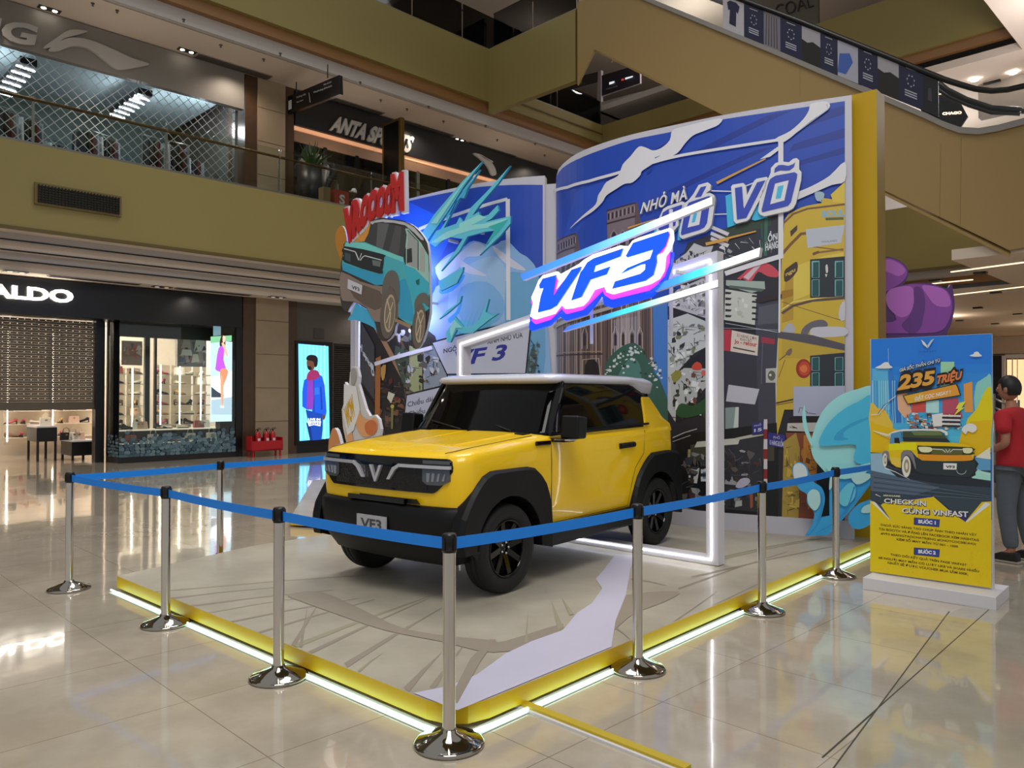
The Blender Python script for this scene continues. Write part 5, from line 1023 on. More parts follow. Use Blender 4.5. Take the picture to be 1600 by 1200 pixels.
# street at the lower left
A.poly('#231f1f', [(560, 440), (600, 460), (680, 525), (700, 585), (700, 720), (560, 720)])
A.poly('#8e6a4a', [(572, 490), (586, 500), (640, 600), (636, 608)]); A.poly('#5c4030', [(600, 480), (612, 500), (662, 600), (650, 600)])
A.poly('#3c4a3a', [(618, 540), (640, 548), (642, 600), (632, 606), (616, 560)]); A.poly('#8f9368', [(640, 540), (660, 548), (660, 612), (640, 616)]); A.poly('#7c848e', [(662, 545), (690, 535), (700, 600), (662, 612)])
clutter(A, [(600, 500), (700, 530), (700, 610), (632, 620)], ['#2b2724', '#6f5f48', '#9c9c90', '#3d4c42', '#a7a9ac', '#55504a'], 70, (1, 6), (1, 7), 41, 0, 40)
clutter(A, [(586, 560), (640, 610), (632, 700), (560, 700)], ['#3a2a24', '#4f3a2e', '#191617', '#6b4a34', '#5c2226', '#2b2b33'], 70, (1, 7), (1, 8), 42, 0, 30, '#6b5a4a')
A.poly('#8f5b32', [(588, 560), (596, 556), (594, 690), (586, 690)]); A.poly('#a88446', sm([(596, 575), (604, 570), (602, 590), (598, 594)], 2)); A.poly('#b9b6a0', [(608, 612), (618, 616), (612, 630), (606, 622)]); A.poly('#6e7040', [(612, 634), (616, 634), (615, 670), (612, 670)]); A.poly('#a8a24a', ell(614, 635, 3, 3, 8))
A.line(BW, [(586, 569), (620, 558), (676, 543)], 6)
A.line(BW, [(557.5, 500), (557.5, 640)], 3)
A.poly('#3d3d40', [(561, 495), (586, 540), (586, 625), (561, 590)]); A.poly('#232326', [(561, 600), (586, 632), (586, 690), (561, 690)])
for k, (t, x, y) in enumerate((('H', 563, 545), ('a', 569, 555), ('n', 573, 562), ('o', 577, 569), ('i', 581, 574), ('O', 582, 584))): A.text('#aeb3b5', t, [(x - 1, y), (x + 4, y + 5), (x + 4, y - 5 if t in 'HO' else y - 3), (x - 1, y - 14 if t in 'HO' else y - 10)], bold=.05)
# white boards with writing
A.poly('#14141c', [(675, 534), (832, 498), (823, 585), (699, 586)]); A.poly('#a9abba', [(677, 536), (829, 501), (821, 583), (700, 584)])
A.text('#2a2a33', 'NGÕ NHỎ', [(694, 552), (738, 543), (738, 536), (694, 545)], bold=.02); A.text('#2a2a33', 'XINH NHỎ VỪA', [(762, 538), (817, 527), (817, 519), (762, 530)], bold=.02)
A.text('#272a80', 'VF 3', [(712, 572), (793, 560), (793, 537), (712, 549)], bold=.03, shear=.25)
A.poly('#14141c', [(636, 616), (700, 600), (700, 700), (626, 700)]); A.poly('#a3a5b4', [(637, 618), (700, 603), (700, 700), (628, 700)])
A.text('#23232b', 'Chiều dài tổng', [(638, 636), (700, 621), (700, 613), (638, 628)], bold=.01); A.text('#23232b', 'Chiều rộng', [(639, 651), (690, 640), (690, 632), (639, 643)], bold=.01); A.text('#23232b', 'Chiều cao', [(641, 666), (690, 655), (690, 647), (641, 658)], bold=.01)
A.poly('#3d4a4c', [(826, 560), (834, 536), (840, 560), (836, 585), (824, 585)]); clutter(A, [(824, 530), (846, 530), (846, 590), (824, 590)], ['#3d4c50', '#5f7b86', '#2b3438'], 14, (1, 4), (1, 5), 51, 0, 10)
A.mb.build('printed_scene', lp)

# ------------------------------------------------------------------ white light frame around the car
FP = Vector((1.79, 6.77, 0)); FR = Flat(FP, SV)
a0 = 0.0; a1, zl = FR.ab(713, 531); _, zr = FR.ab(1122, 391)
fr_ = thing('walk_through_portal', (FP.x, FP.y, ST), 0, 'white slanting portal with a lit inner line, standing around the yellow car', 'portal')
wd_ = .115; dp = .12; LEDW2 = em('#f4f7ff', 7)
mb = MB()
def fq(pts, m=PRW, f=0.0, b=-dp): slab(mb, FR, pts, f, b, m, m, px=False)
sl = (zr - zl) / (a1 - a0)
ztop = lambda a: zr - sl * (a - a0) if False else zr + (zl - zr) * (a - a0) / (a1 - a0)
fq([(a0, ST + .005), (a0 + wd_, ST + .005), (a0 + wd_, ztop(a0 + wd_)), (a0, ztop(a0))]); fq([(a1 - wd_, ST + .005), (a1, ST + .005), (a1, ztop(a1)), (a1 - wd_, ztop(a1 - wd_))])
fq([(a0 + wd_, ST + .005), (a1 - wd_, ST + .005), (a1 - wd_, ST + .075), (a0 + wd_, ST + .075)]); fq([(a0 + wd_, ztop(a0 + wd_) - wd_), (a1 - wd_, ztop(a1 - wd_) - wd_), (a1 - wd_, ztop(a1 - wd_)), (a0 + wd_, ztop(a0 + wd_))])
mb.build('frame_bars', fr_, bevel=.004)
mb = MB(); i_ = wd_ * .55; L_ = [(a0 + i_, ST + .05), (a1 - i_, ST + .05), (a1 - i_, ztop(a1 - i_) - i_), (a0 + i_, ztop(a0 + i_) - i_)]
for k in range(4):
    p, q = L_[k], L_[(k + 1) % 4]; mb.bar(FR.pt(*p, .004), FR.pt(*q, .004), .008, .008, LEDW2)
mb.build('light_line', fr_)

# ------------------------------------------------------------------ glowing sign
SGP = Flat(FP + FR.n * .22, SV)
def grad_mat(name, stops, strength):
    m = bpy.data.materials.new(name); m.use_nodes = True; nt = m.node_tree; b = nt.nodes['Principled BSDF']
    tc = nt.nodes.new('ShaderNodeTexCoord'); sp = nt.nodes.new('ShaderNodeSeparateXYZ'); cr = nt.nodes.new('ShaderNodeValToRGB'); nt.links.new(tc.outputs['Generated'], sp.inputs[0]); nt.links.new(sp.outputs[0], cr.inputs[0])
    while len(cr.color_ramp.elements) < len(stops): cr.color_ramp.elements.new(.5)
    for e, (p, c) in zip(cr.color_ramp.elements, stops): e.position = p; e.color = (*lin(c), 1)
    b.inputs['Base Color'].default_value = (.1, .1, .12, 1); nt.links.new(cr.outputs[0], b.inputs['Emission Color']); b.inputs['Emission Strength'].default_value = strength; return m
GR1 = grad_mat('blue_to_white_acrylic', [(0, '#0b6cf0'), (.35, '#1e8ef5'), (.62, '#7fd4f5'), (.8, '#e8fbff'), (1, '#ffffff')], 1.35)
GR2 = grad_mat('blue_to_cyan_acrylic', [(0, '#0a50ea'), (.3, '#1696f5'), (.5, '#2fe6f5'), (.68, '#d8fbff'), (1, '#ffffff')], 1.35)
sgn = thing('glowing_sign', SGP.pt(*SGP.ab(950, 440)), 0, 'glowing blue and white VF3 sign with slanting light bars on the white portal', 'sign')
for m, pts in ((GR1, [(818, 430), (1117, 309), (1117, 321), (822, 439)]), (GR2, [(1018, 449), (1192, 388), (1190, 402), (1012, 462)]), (GR2, [(893, 510), (1126, 438), (1126, 449), (884, 519)]), ):
    mb = MB(); slab(mb, SGP, pts, .05, 0, m, PRW); mb.build('light_bar', sgn)
def c8(pts): return [(820 + x / 4, 240 + y / 4) for x, y in pts]
VV = c8([(140, 830), (162, 790), (245, 768), (232, 850), (225, 905), (342, 735), (402, 715), (395, 740), (248, 958), (210, 980), (132, 1000), (150, 900), (168, 848), (145, 852)])
F1 = c8([(412, 735), (440, 690), (480, 665), (662, 604), (645, 655), (490, 712), (478, 752), (582, 716), (560, 765), (458, 798), (402, 905), (340, 925), (398, 750)])
T3 = c8([(680, 650), (725, 570), (942, 500), (950, 520), (925, 590), (885, 635), (870, 650), (872, 690), (850, 770), (800, 805), (595, 853), (612, 808), (772, 760), (800, 735), (802, 700), (770, 706), (650, 760), (690, 725), (830, 668), (850, 612), (690, 660)])
OUT = c8([(85, 905), (110, 850), (130, 800), (155, 770), (245, 745), (262, 765), (380, 700), (420, 668), (470, 640), (640, 585), (690, 590), (715, 555), (760, 535), (945, 478), (962, 495), (965, 550), (945, 610), (915, 650), (905, 740), (875, 790), (820, 822), (590, 885), (552, 872), (540, 835), (470, 858), (430, 925), (400, 955), (335, 972), (295, 975), (270, 945), (225, 1005), (105, 1040), (78, 1022), (95, 940)])
lay_ = [('deep_blue', em('#0a3cf0', 1.15), c8([(60, 920), (75, 880), (120, 850), (500, 760), (940, 620), (930, 700), (900, 790), (850, 850), (800, 900), (560, 965), (515, 950), (500, 880), (440, 960), (395, 1010), (270, 1045), (240, 1020), (245, 1000), (170, 1075), (60, 1110), (45, 1090), (62, 960)]), .03),
        ('violet', em('#c23ae0', 1.1), c8([(75, 910), (100, 860), (540, 760), (930, 600), (925, 690), (895, 770), (840, 830), (800, 860), (570, 915), (530, 890), (515, 855), (440, 930), (385, 980), (290, 1005), (270, 985), (262, 965), (185, 1040), (95, 1068), (72, 1045), (95, 985), (70, 935)]), .06)]
for n_, m, pts, f in lay_: mb = MB(); slab(mb, SGP, pts, f + .02, f - .02, m, m); mb.build('letter_backing', sgn, label=n_.replace('_', ' ') + ' backing layer of the letters')
mb = MB(); slab(mb, SGP, OUT, .11, .08, em('#f3fbff', 1.9), em('#f3fbff', 1.0)); mb.build('letter_outline', sgn, label='white lit outline of the letters')
mb = MB(); slab(mb, SGP, c8([(945, 500), (952, 520), (930, 590), (905, 630), (885, 640), (905, 600), (930, 540)]), .121, .11, em('#c23ae0', 1.1), em('#c23ae0', 1.1)); mb.build('letter_backing', sgn, label='violet sliver beside the figure 3'); mb = MB(); slab(mb, SGP, c8([(225, 905), (232, 850), (245, 780), (255, 800), (240, 860), (300, 790), (345, 735)]), .115, .11, em('#c23ae0', 1.1), em('#c23ae0', 1.1)); mb.build('letter_backing', sgn, label='violet sliver beside the letter V')
mb = MB(); slab(mb, SGP, c8([(490, 712), (645, 655), (600, 700), (660, 690), (700, 668), (650, 655), (690, 660), (850, 612), (800, 640), (770, 720), (650, 790), (470, 800), (480, 750)]), .116, .11, em('#c8f6ff', 1.8), em('#c8f6ff', 1)); mb.build('letter_glow', sgn, label='pale cyan glow between the blue letters')
for n_, pts in (('V', VV), ('F', F1), ('3', T3)): mb = MB(); slab(mb, SGP, pts, .128, .11, em('#0b45f2', 1.25), em('#0b45f2', 1)); mb.build('letter_face', sgn, label='glowing blue letter ' + n_)
mb = MB()
for px, py in ((905, 455), (1000, 420), (1060, 425)): a, z = SGP.ab(px, py); mb.bar(SGP.pt(a, z, 0.03), SGP.pt(a, z, -.22), .03, .03, PRW)
a, z = SGP.ab(905, 455); b, z2 = SGP.ab(905, 470); mb.bar(SGP.pt(a, z - .5, -.2), SGP.pt(a, z + .3, -.2), .03, .03, PRW); a, z = SGP.ab(1030, 400); mb.bar(SGP.pt(a, z - .7, -.2), SGP.pt(a, z + .45, -.2), .03, .03, PRW)
mb.build('mounting_bracket', sgn)

# ------------------------------------------------------------------ turquoise car cut-out with lettering
CPL = Flat(Vector((.06, 10.5)), Vector((-.814, .581)))
def c7(pts): return [(500 + x / 4, 250 + y / 4) for x, y in pts]
cc = thing('car_cutout', CPL.pt(CPL.ab(600, 450)[0], ST), 0, 'printed cut-out of a leaping turquoise car with red comic letters above it', 'cut-out board')
mb = MB(); OUTC = c7([(165, 510), (290, 510), (325, 390), (400, 366), (530, 385), (600, 420), (660, 490), (685, 570), (690, 790), (692, 960), (650, 1130), (605, 1182), (575, 1150), (572, 1055), (490, 1010), (470, 1080), (420, 1135), (370, 1110), (350, 1020), (300, 930), (215, 890), (180, 950), (145, 925), (130, 830), (135, 660), (155, 560)])
slab(mb, CPL, sm(OUTC, 2), .02, -.03, '#3a3634', PRW); mb.build('board', cc)
A = Art(CPL, .0004); A.k = 60
TQ = '#459fac'; TQ2 = '#6cbcb8'; TQ3 = '#328fb4'
A.poly('#7d6f66', sm(c7([(140, 700), (260, 760), (400, 790), (430, 720), (500, 720), (500, 900), (490, 1000), (350, 1010), (300, 925), (215, 885), (150, 880), (135, 820)]), 2)); A.poly('#5c5048', sm(c7([(200, 770), (380, 820), (400, 900), (350, 940), (220, 860)]), 2))
A.poly(TQ, c7([(165, 515), (290, 515), (440, 560), (530, 620), (540, 655), (690, 700), (690, 930), (600, 1000), (580, 1040), (500, 985), (495, 790), (470, 720), (430, 700), (400, 780), (360, 785), (150, 690), (145, 650), (160, 545)]))
A.poly(TQ2, c7([(175, 515), (290, 520), (530, 610), (530, 640), (420, 600), (160, 540)])); A.poly('#8fb3aa', c7([(520, 430), (560, 430), (640, 520), (685, 600), (692, 840), (640, 850), (620, 700), (545, 660), (545, 560)]))
A.poly(TQ3, c7([(150, 650), (370, 715), (410, 690), (400, 775), (360, 785), (150, 690)])); A.poly(TQ3, c7([(500, 760), (540, 740), (570, 830), (600, 1000), (575, 1010), (500, 985)])); A.poly('#3aa0b4', c7([(540, 660), (600, 680), (690, 770), (688, 850), (620, 900), (560, 800)]))
A.poly('#aaaab0', sm(c7([(330, 385), (400, 372), (530, 388), (600, 425), (655, 490), (640, 500), (540, 410), (400, 392), (335, 405)]), 2)); A.poly('#3b3d40', c7([(345, 395), (400, 388), (540, 430), (550, 470), (535, 610), (400, 560), (285, 512)])); A.poly('#57595a', c7([(370, 395), (440, 400), (400, 560), (360, 545)])); A.poly('#4a4b4c', c7([(480, 410), (520, 420), (500, 600), (440, 575)]))
A.poly('#8e9290', c7([(560, 440), (620, 520), (618, 680), (550, 650)])); A.line('#303030', c7([(555, 440), (622, 510), (622, 690)]), 1.2); A.poly('#2f3032', c7([(552, 560), (582, 552), (586, 640), (552, 645)])); A.poly('#9a9a98', c7([(635, 540), (660, 560), (665, 700), (632, 690)]))
A.poly('#26292d', sm(c7([(162, 540), (400, 590), (410, 610), (400, 690), (380, 712), (162, 640), (158, 600)]), 2)); A.poly('#3f4a50', c7([(165, 580), (200, 590), (200, 640), (165, 625)])); A.poly('#5d6668', c7([(335, 625), (390, 635), (385, 670), (340, 660)])); A.line('#b9bcc0', c7([(160, 556), (230, 575), (245, 610), (252, 628)]), 1.5); A.line('#b9bcc0', c7([(395, 628), (290, 600), (275, 610), (262, 630)]), 1.5); A.line('#c9ccd0', c7([(234, 580), (254, 628), (270, 585)]), 1.3)
A.poly('#b5b5bc', c7([(185, 745), (275, 785), (270, 843), (182, 805)])); A.text('#33332f', 'VF3', c7([(208, 806), (258, 822), (256, 800), (208, 782)]), bold=.03)
A.poly('#5d5a56', sm(c7([(400, 800), (420, 720), (460, 690), (495, 720), (508, 800), (500, 900), (480, 830), (450, 790), (420, 850), (400, 940)]), 3)); A.poly('#605c58', sm(c7([(600, 900), (620, 850), (660, 830), (690, 860), (690, 920), (650, 890), (610, 960)]), 3))
for cx, cy, rx, ry in ((440, 960, 52, 160), (630, 1040, 42, 140)): A.poly('#5c5650', c7(ell(cx, cy, rx, ry, 28, .08))); A.poly('#a5937c', c7(ell(cx + 6, cy, rx * .66, ry * .74, 28, .08))); A.poly('#6e665c', c7(ell(cx + 8, cy, rx * .55, ry * .64, 28, .08))); A.line('#b3a184', c7([(cx - 10, cy - 90), (cx + 12, cy), (cx + 2, cy + 95)]), 1.6); A.line('#b3a184', c7([(cx + 28, cy - 70), (cx + 4, cy), (cx - 14, cy + 60)]), 1.4)
A.poly('#8a7258', c7([(480, 990), (580, 1030), (578, 1055), (480, 1012)])); A.poly('#1d5a58', c7([(610, 755), (632, 745), (630, 780), (615, 778)])); A.line('#22252a', c7([(330, 383), (400, 366), (530, 383), (600, 418), (660, 488)]), 1.1)
A.mb.build('printed_car', cc)
mb = MB(); slab(mb, CPL, sm([(522, 366), (526, 356), (532, 352), (537, 360), (540, 380), (540, 415), (534, 412), (526, 395), (522, 380)], 3), -.03, -.06, '#a8702c', PRW); slab(mb, CPL, sm([(540, 330), (556, 322), (580, 322), (590, 342), (572, 378), (550, 378)], 3), -.02, -.05, '#c98a3c', PRW); mb.build('flame_shape', cc, label='orange flame shapes behind the red letters')
RD = pm('#a3201f')
for t, q in (('V', [(540, 376), (556, 374), (555, 322), (538, 330)]), ('R', [(552, 368), (567, 352), (566, 309), (551, 318)]), ('O', [(563, 354), (576, 346), (579, 303), (566, 312)]), ('O', [(574, 346), (591, 336), (593, 295), (577, 303)]), ('O', [(587, 340), (604, 331), (605, 291), (590, 298)]), ('O', [(600, 335), (615, 327), (616, 288), (603, 294)]), ('M', [(612, 328), (632, 323), (631, 271), (612, 276)])):
    mb = MB(); q2 = [(x + (1.5 if i in (1, 2) else -1), y + (1.5 if i < 2 else -2)) for i, (x, y) in enumerate(q)]
    solidtext(mb, CPL, t, [(x + 1.5, y) for x, y in q2], -.0, -.06, PRW, PRW, bold=.10); solidtext(mb, CPL, t, q, .03, .0, RD, RD, bold=.085); mb.build('letter', cc)
mb = MB(); slab(mb, CPL, sm([(543, 500), (550, 490), (556, 474), (563, 478), (580, 488), (588, 500), (592, 522), (584, 512), (570, 505), (556, 500)], 2), .0, -.03, '#3f9fd8', PRW); mb.build('splash_shape', cc, label='small blue splash under the turquoise car')
mb = MB(); a, z = CPL.ab(557, 500); mb.tube([CPL.pt(a, ST, -.05), CPL.pt(a, z, -.05)], .022, PRW, 8)
for px, py in ((600, 440), (650, 470)): a, z = CPL.ab(px, py); mb.bar(CPL.pt(a, z, -.02), CPL.pt(a, z, -.65), .04, .04, PRW)
mb.build('support_pole', cc)
point('cutout_back_light', CPL.pt(CPL.ab(606, 410)[0], CPL.ab(606, 410)[1], -.3), 20, (.5, .65, 1), .1); point('cutout_back_light', CPL.pt(CPL.ab(612, 490)[0], CPL.ab(612, 490)[1], -.3), 16, (.6, .68, 1), .1)
# cyan splash shooting out behind the car
SPL = Flat(CPL.P0 - CPL.n * .22, CPL.d)
sp = thing('splash_cutout', SPL.pt(SPL.ab(720, 400)[0], ST), 0, 'cyan splash cut-out with long spikes in front of the left book page', 'cut-out board')
CY1, CY2, CY3 = '#58b2e0', '#86ccee', '#3f9fe0'
mb = MB()
for pts, o in ((c7([(640, 462), (720, 340), (900, 130), (1022, 8), (905, 165), (800, 330), (700, 470), (670, 512), (655, 500)]), .0), (c7([(745, 455), (830, 330), (900, 190), (1006, 62), (930, 180), (905, 240), (880, 238), (820, 350), (768, 452)]), .004), (c7([(900, 400), (950, 300), (1050, 200), (1196, 38), (1120, 150), (1000, 290), (940, 380)]), .008),
               (c7([(690, 520), (735, 445), (860, 400), (880, 360), (900, 390), (1000, 325), (1010, 360), (1060, 345), (1118, 285), (1125, 320), (1080, 370), (1040, 390), (1200, 352), (1198, 400), (1140, 470), (1005, 598), (1080, 500), (1130, 440), (1040, 450), (930, 480), (880, 570), (765, 695), (860, 560), (900, 495), (800, 480), (730, 545)]), .012),
               (c7([(800, 1140), (790, 1080), (830, 1030), (850, 980), (900, 1040), (940, 1045), (1000, 1000), (1060, 870), (1040, 950), (1090, 975), (1120, 960), (1060, 1000), (960, 1080), (900, 1085), (860, 1060), (820, 1140)]), .0),
               (c7([(745, 760), (900, 670), (895, 700), (860, 770), (760, 820)]), .0), (c7([(750, 995), (800, 940), (860, 900), (890, 850), (880, 890), (800, 960)]), .0)):
    slab(mb, SPL, pts, .02 + o, -.02 + o, CY1, '#2a86a0')
mb.build('board', sp)
A = Art(SPL, .0004); A.k = 80
for pts, c in ((c7([(700, 400), (900, 150), (1000, 40), (880, 190), (740, 400)]), CY2), (c7([(700, 520), (800, 450), (930, 410), (1040, 400), (1190, 365), (1100, 420), (960, 440), (860, 470), (740, 520)]), CY2), (c7([(880, 400), (1000, 345), (1050, 360), (980, 400), (880, 430)]), CY2), (c7([(1060, 420), (1185, 375), (1130, 450), (1040, 540), (1100, 440)]), '#2f9f9c'), (c7([(800, 350), (900, 200), (960, 130), (900, 230), (860, 260), (800, 380)]), CY3), (c7([(820, 1060), (850, 1000), (900, 1050), (860, 1050), (830, 1120)]), CY2)): A.poly(c, pts)
A.mb.build('printed_highlights', sp)
mb = MB(); 
for px, py in ((740, 360), (700, 375)): a, z = SPL.ab(px, py); mb.bar(SPL.pt(a, z, -.02), SPL.pt(a, z, -.42), .04, .04, PRW)
mb.build('bracket', sp)
# WOW flame cut-out standing at the far left of the stage
WPL = Flat(Vector((-1.9, 9.62)), SV); wo = thing('flame_cutout', WPL.pt(WPL.ab(560, 600)[0], ST), 0, 'orange and white comic cut-out with yellow letters WOW behind the bonnet', 'cut-out board')
mb = MB()
slab(mb, WPL, [(548, 796), (545, 700), (538, 668), (536, 640), (542, 622), (541, 597), (547, 606), (549, 582), (553, 573), (560, 574), (563, 588), (562, 600), (568, 620), (574, 640), (580, 650), (588, 648), (594, 655), (597, 670), (594, 690), (590, 796)], .02, -.02, '#b9b5b2', PRW)
slab(mb, WPL, sm([(520, 796), (516, 700), (519, 680), (523, 669), (529, 672), (535, 692), (540, 720), (540, 796)], 2), .03, -.02, '#b57a4e', PRW); mb.build('board', wo)
A = Art(WPL, .0005); A.k = 60
A.poly('#c9926a', sm([(545, 690), (543, 670), (548, 664), (553, 676), (556, 690), (560, 700), (546, 704)], 2)); A.poly('#d0905e', sm([(556, 640), (562, 634), (568, 650), (580, 656), (588, 652), (593, 662), (590, 676), (578, 682), (568, 680), (560, 664)], 3)); A.poly('#b5653a', sm([(574, 662), (584, 656), (592, 662), (590, 676), (580, 680), (574, 672)], 3)); A.poly('#8c8a8a', sm([(552, 578), (558, 576), (560, 590), (556, 602), (552, 598)], 2))
A.poly('#dcd6d0', [(541, 600), (560, 604), (566, 640), (556, 672), (546, 680), (540, 650)]); A.text('#b98f1e', 'WOW', [(546, 668), (559, 646), (554, 616), (541, 640)], bold=.07)
A.mb.build('printed_flame', wo)

# purple smoke cut-out behind the book cover
PPL = Flat(Vector((4.13, 9.2)), Vector((.92, -.30))); pu = thing('smoke_cutout', PPL.pt(PPL.ab(1400, 500)[0], 0), 0, 'purple puff of smoke cut-out standing behind the yellow book cover', 'cut-out board')
mb = MB(); PO = [(1343, 830), (1343, 412)] + sm([(1343, 408), (1362, 402), (1390, 402), (1410, 411), (1419, 425), (1415, 440), (1408, 448), (1424, 443), (1455, 443), (1478, 451), (1485, 444), (1489, 457), (1491, 480), (1486, 505), (1478, 524), (1470, 560)], 3, False) + [(1472, 640), (1468, 832)]
slab(mb, PPL, PO, .02, -.03, '#4b2a68', '#c4b6cc'); mb.build('board', pu)
A = Art(PPL, .0005); A.k = 50; PU = '#7d3f96'; PUL = '#a45fb4'; PD = '#4b2a68'
A.poly(PU, sm([(1345, 410), (1362, 404), (1390, 404), (1408, 412), (1417, 426), (1410, 440), (1392, 452), (1370, 464), (1345, 475)], 3)); A.poly(PUL, sm([(1366, 408), (1390, 406), (1408, 415), (1414, 424), (1404, 432), (1388, 426), (1372, 420)], 3)); A.poly(PD, sm([(1343, 412), (1362, 411), (1370, 418), (1369, 428), (1362, 438), (1343, 446)], 3))
A.poly(PU, sm([(1384, 466), (1394, 452), (1420, 445), (1455, 446), (1480, 456), (1487, 480), (1480, 505), (1468, 518), (1440, 521), (1400, 521), (1370, 520), (1376, 505), (1400, 500)], 3)); A.poly(PUL, sm([(1384, 462), (1392, 452), (1410, 448), (1425, 450), (1428, 470), (1421, 490), (1408, 496), (1396, 490), (1386, 478)], 3)); A.poly(PUL, sm([(1440, 447), (1458, 448), (1478, 456), (1484, 478), (1462, 478), (1448, 462)], 3)); A.poly('#5a2f78', sm([(1427, 452), (1434, 448), (1442, 456), (1445, 476), (1441, 500), (1438, 512), (1430, 520), (1420, 521), (1408, 508), (1420, 494), (1427, 474)], 3))
A.poly('#b5a01e', sm([(1343, 492), (1356, 484), (1368, 479), (1373, 488), (1370, 504), (1360, 520), (1350, 530), (1343, 534)], 3)); A.poly(PU, sm([(1343, 585), (1352, 572), (1362, 566), (1364, 640), (1343, 640)], 3)); A.poly('#c9b23a', ell(1346, 570, 5, 10, 12))
A.mb.build('printed_smoke', pu)
# blue splash cut-out leaning at the right end of the book
BPL = Flat(Vector((3.07, 7.98)), Vector((.91, -.41))); bs = thing('splash_cutout', BPL.pt(BPL.ab(1300, 700)[0], ST), 0, 'light blue curling splash cut-out at the foot of the right book page', 'cut-out board')
B1, B2, B3, B4 = '#8ccbdc', '#3fa6cc', '#2f92c8', '#9fc6e4'
mb = MB()
slab(mb, BPL, sm([(1366, 606), (1340, 608), (1316, 616), (1296, 630), (1282, 648), (1272, 672), (1267, 695), (1271, 715), (1284, 732), (1300, 748), (1320, 762), (1340, 762), (1366, 745), (1372, 660)], 4), .0, -.03, B1, B1)
slab(mb, BPL, [(1296, 745), (1370, 735), (1362, 755), (1350, 770), (1335, 790), (1316, 812), (1294, 836), (1258, 837), (1270, 818), (1284, 808), (1296, 806)], .012, -.03, B3, B3)
slab(mb, BPL, sm([(1238, 738), (1240, 727), (1249, 722), (1259, 727), (1264, 738), (1270, 752), (1284, 762), (1289, 778), (1286, 796), (1280, 814), (1262, 836), (1270, 816), (1272, 800), (1261, 786), (1261, 772), (1250, 765), (1243, 752)], 3), .02, -.02, B3, B3)
slab(mb, BPL, sm([(1258, 632), (1254, 645), (1255, 665), (1262, 685), (1269, 698), (1270, 690), (1263, 672), (1259, 650)], 2), .02, -.01, B1, B1)
slab(mb, BPL, sm([(1372, 780), (1352, 783), (1338, 790), (1326, 806), (1330, 822), (1344, 826), (1360, 818), (1374, 805)], 3), .03, -.01, B3, B3)
mb.build('board', bs)
A = Art(BPL, .0004); A.k = 90
A.poly(B2, sm([(1368, 622), (1340, 628), (1315, 642), (1294, 662), (1280, 688), (1284, 696), (1300, 696), (1330, 694), (1338, 698), (1334, 715), (1345, 725), (1368, 718)], 4)); A.poly('#2f90bc', sm([(1303, 686), (1308, 676), (1325, 664), (1345, 655), (1368, 650), (1345, 660), (1322, 672), (1318, 682), (1326, 686), (1310, 688)], 3))
A.poly('#8ccbe8', sm([(1290, 724), (1320, 730), (1345, 726), (1366, 722), (1350, 740), (1320, 748), (1300, 742)], 3)); A.poly('#b9d2e8', sm([(1240, 740), (1241, 727), (1250, 723), (1259, 729), (1262, 742), (1252, 752), (1243, 750)], 3)); A.poly(B4, sm([(1262, 772), (1270, 764), (1280, 768), (1282, 785), (1274, 797), (1264, 788)], 3)); A.poly(B4, sm([(1330, 744), (1345, 738), (1362, 742), (1352, 752), (1338, 756)], 3)); A.poly('#5db2dc', sm([(1312, 770), (1325, 755), (1335, 756), (1336, 775), (1322, 790), (1312, 785)], 3)); A.poly(B4, sm([(1298, 745), (1308, 740), (1316, 742), (1304, 755), (1296, 765)], 3)); A.line('#1f78b4', sm([(1335, 760), (1325, 790), (1305, 815), (1275, 832)], 3, False), 2.2, .6); A.line('#1f78b4', sm([(1284, 770), (1284, 795), (1276, 815)], 3, False), 1.6, .5); A.line('#1f78b4', sm([(1360, 756), (1346, 772), (1330, 792)], 3, False), 1.6, .4); A.poly(B4, sm([(1350, 790), (1366, 786), (1372, 795), (1360, 800), (1346, 800)], 3))
A.mb.build('printed_splash', bs)

# ------------------------------------------------------------------ standing poster
DPL = Flat(Vector((3.06, 6.63)), -SV); sd = thing('standing_poster', DPL.pt(DPL.ab(1455, 900)[0], 0), 0, 'blue and yellow standing poster with a yellow car on a white plinth, at the right', 'poster stand')
b0_ = Vector((2.90, 6.44, 0)); 
mb = MB(); e = -SV; c = b0_ + e * .47 + SU * .24 + Vector((0, 0, .05)); mb.box(c, (.95, .48, .1), PRW, e, SU); mb.build('plinth', sd, bevel=.004)
aL = DPL.ab(1361, 700)[0]; aR = DPL.ab(1550, 700)[0]; zT = DPL.ab(1550, 521)[1]
mb = MB(); slab(mb, DPL, [(aL, .1), (aR, .1), (aR, zT), (aL, zT)], 0, -.055, PRW, PRW, px=False); mb.build('board', sd)
A = Art(DPL, .00008)
def d6(pts): return [(1350 + x / 7.5, 520 + y / 7.5) for x, y in pts]
def d7(pts): return [(1350 + x / 7.5, 660 + y / 7.5) for x, y in pts]
def cliprect(p): return p
A.poly('#1b6cc4', [(1361, 530), (1550, 521.5), (1550, 812), (1361, 800)])
for k in range(10): t = k / 10; y0 = 560 + k * 14; A.poly('#%02x%02x%02x' % (int(27 + 50 * t), int(108 + 70 * t), int(198 + 18 * t)), [(1361, y0), (1550, y0 - 6), (1550, 700), (1361, 700)])
A.poly('#4f9ed8', d6([(95, 420), (300, 420), (340, 700), (350, 900), (100, 900)])); A.poly('#2a6cb8', d6([(280, 440), (330, 440), (440, 900), (460, 1050), (340, 1060), (300, 800)])); A.line('#a9d0e8', d6([(285, 180), (290, 420)]), .5)
for x in range(100, 480, 26): A.line(random.choice(['#8cc4e4', '#2f74c0', '#b9d8e8', '#245ca8']), d6([(x, 560), (x + 4, 900), (x + 12, 1060)]), .9)
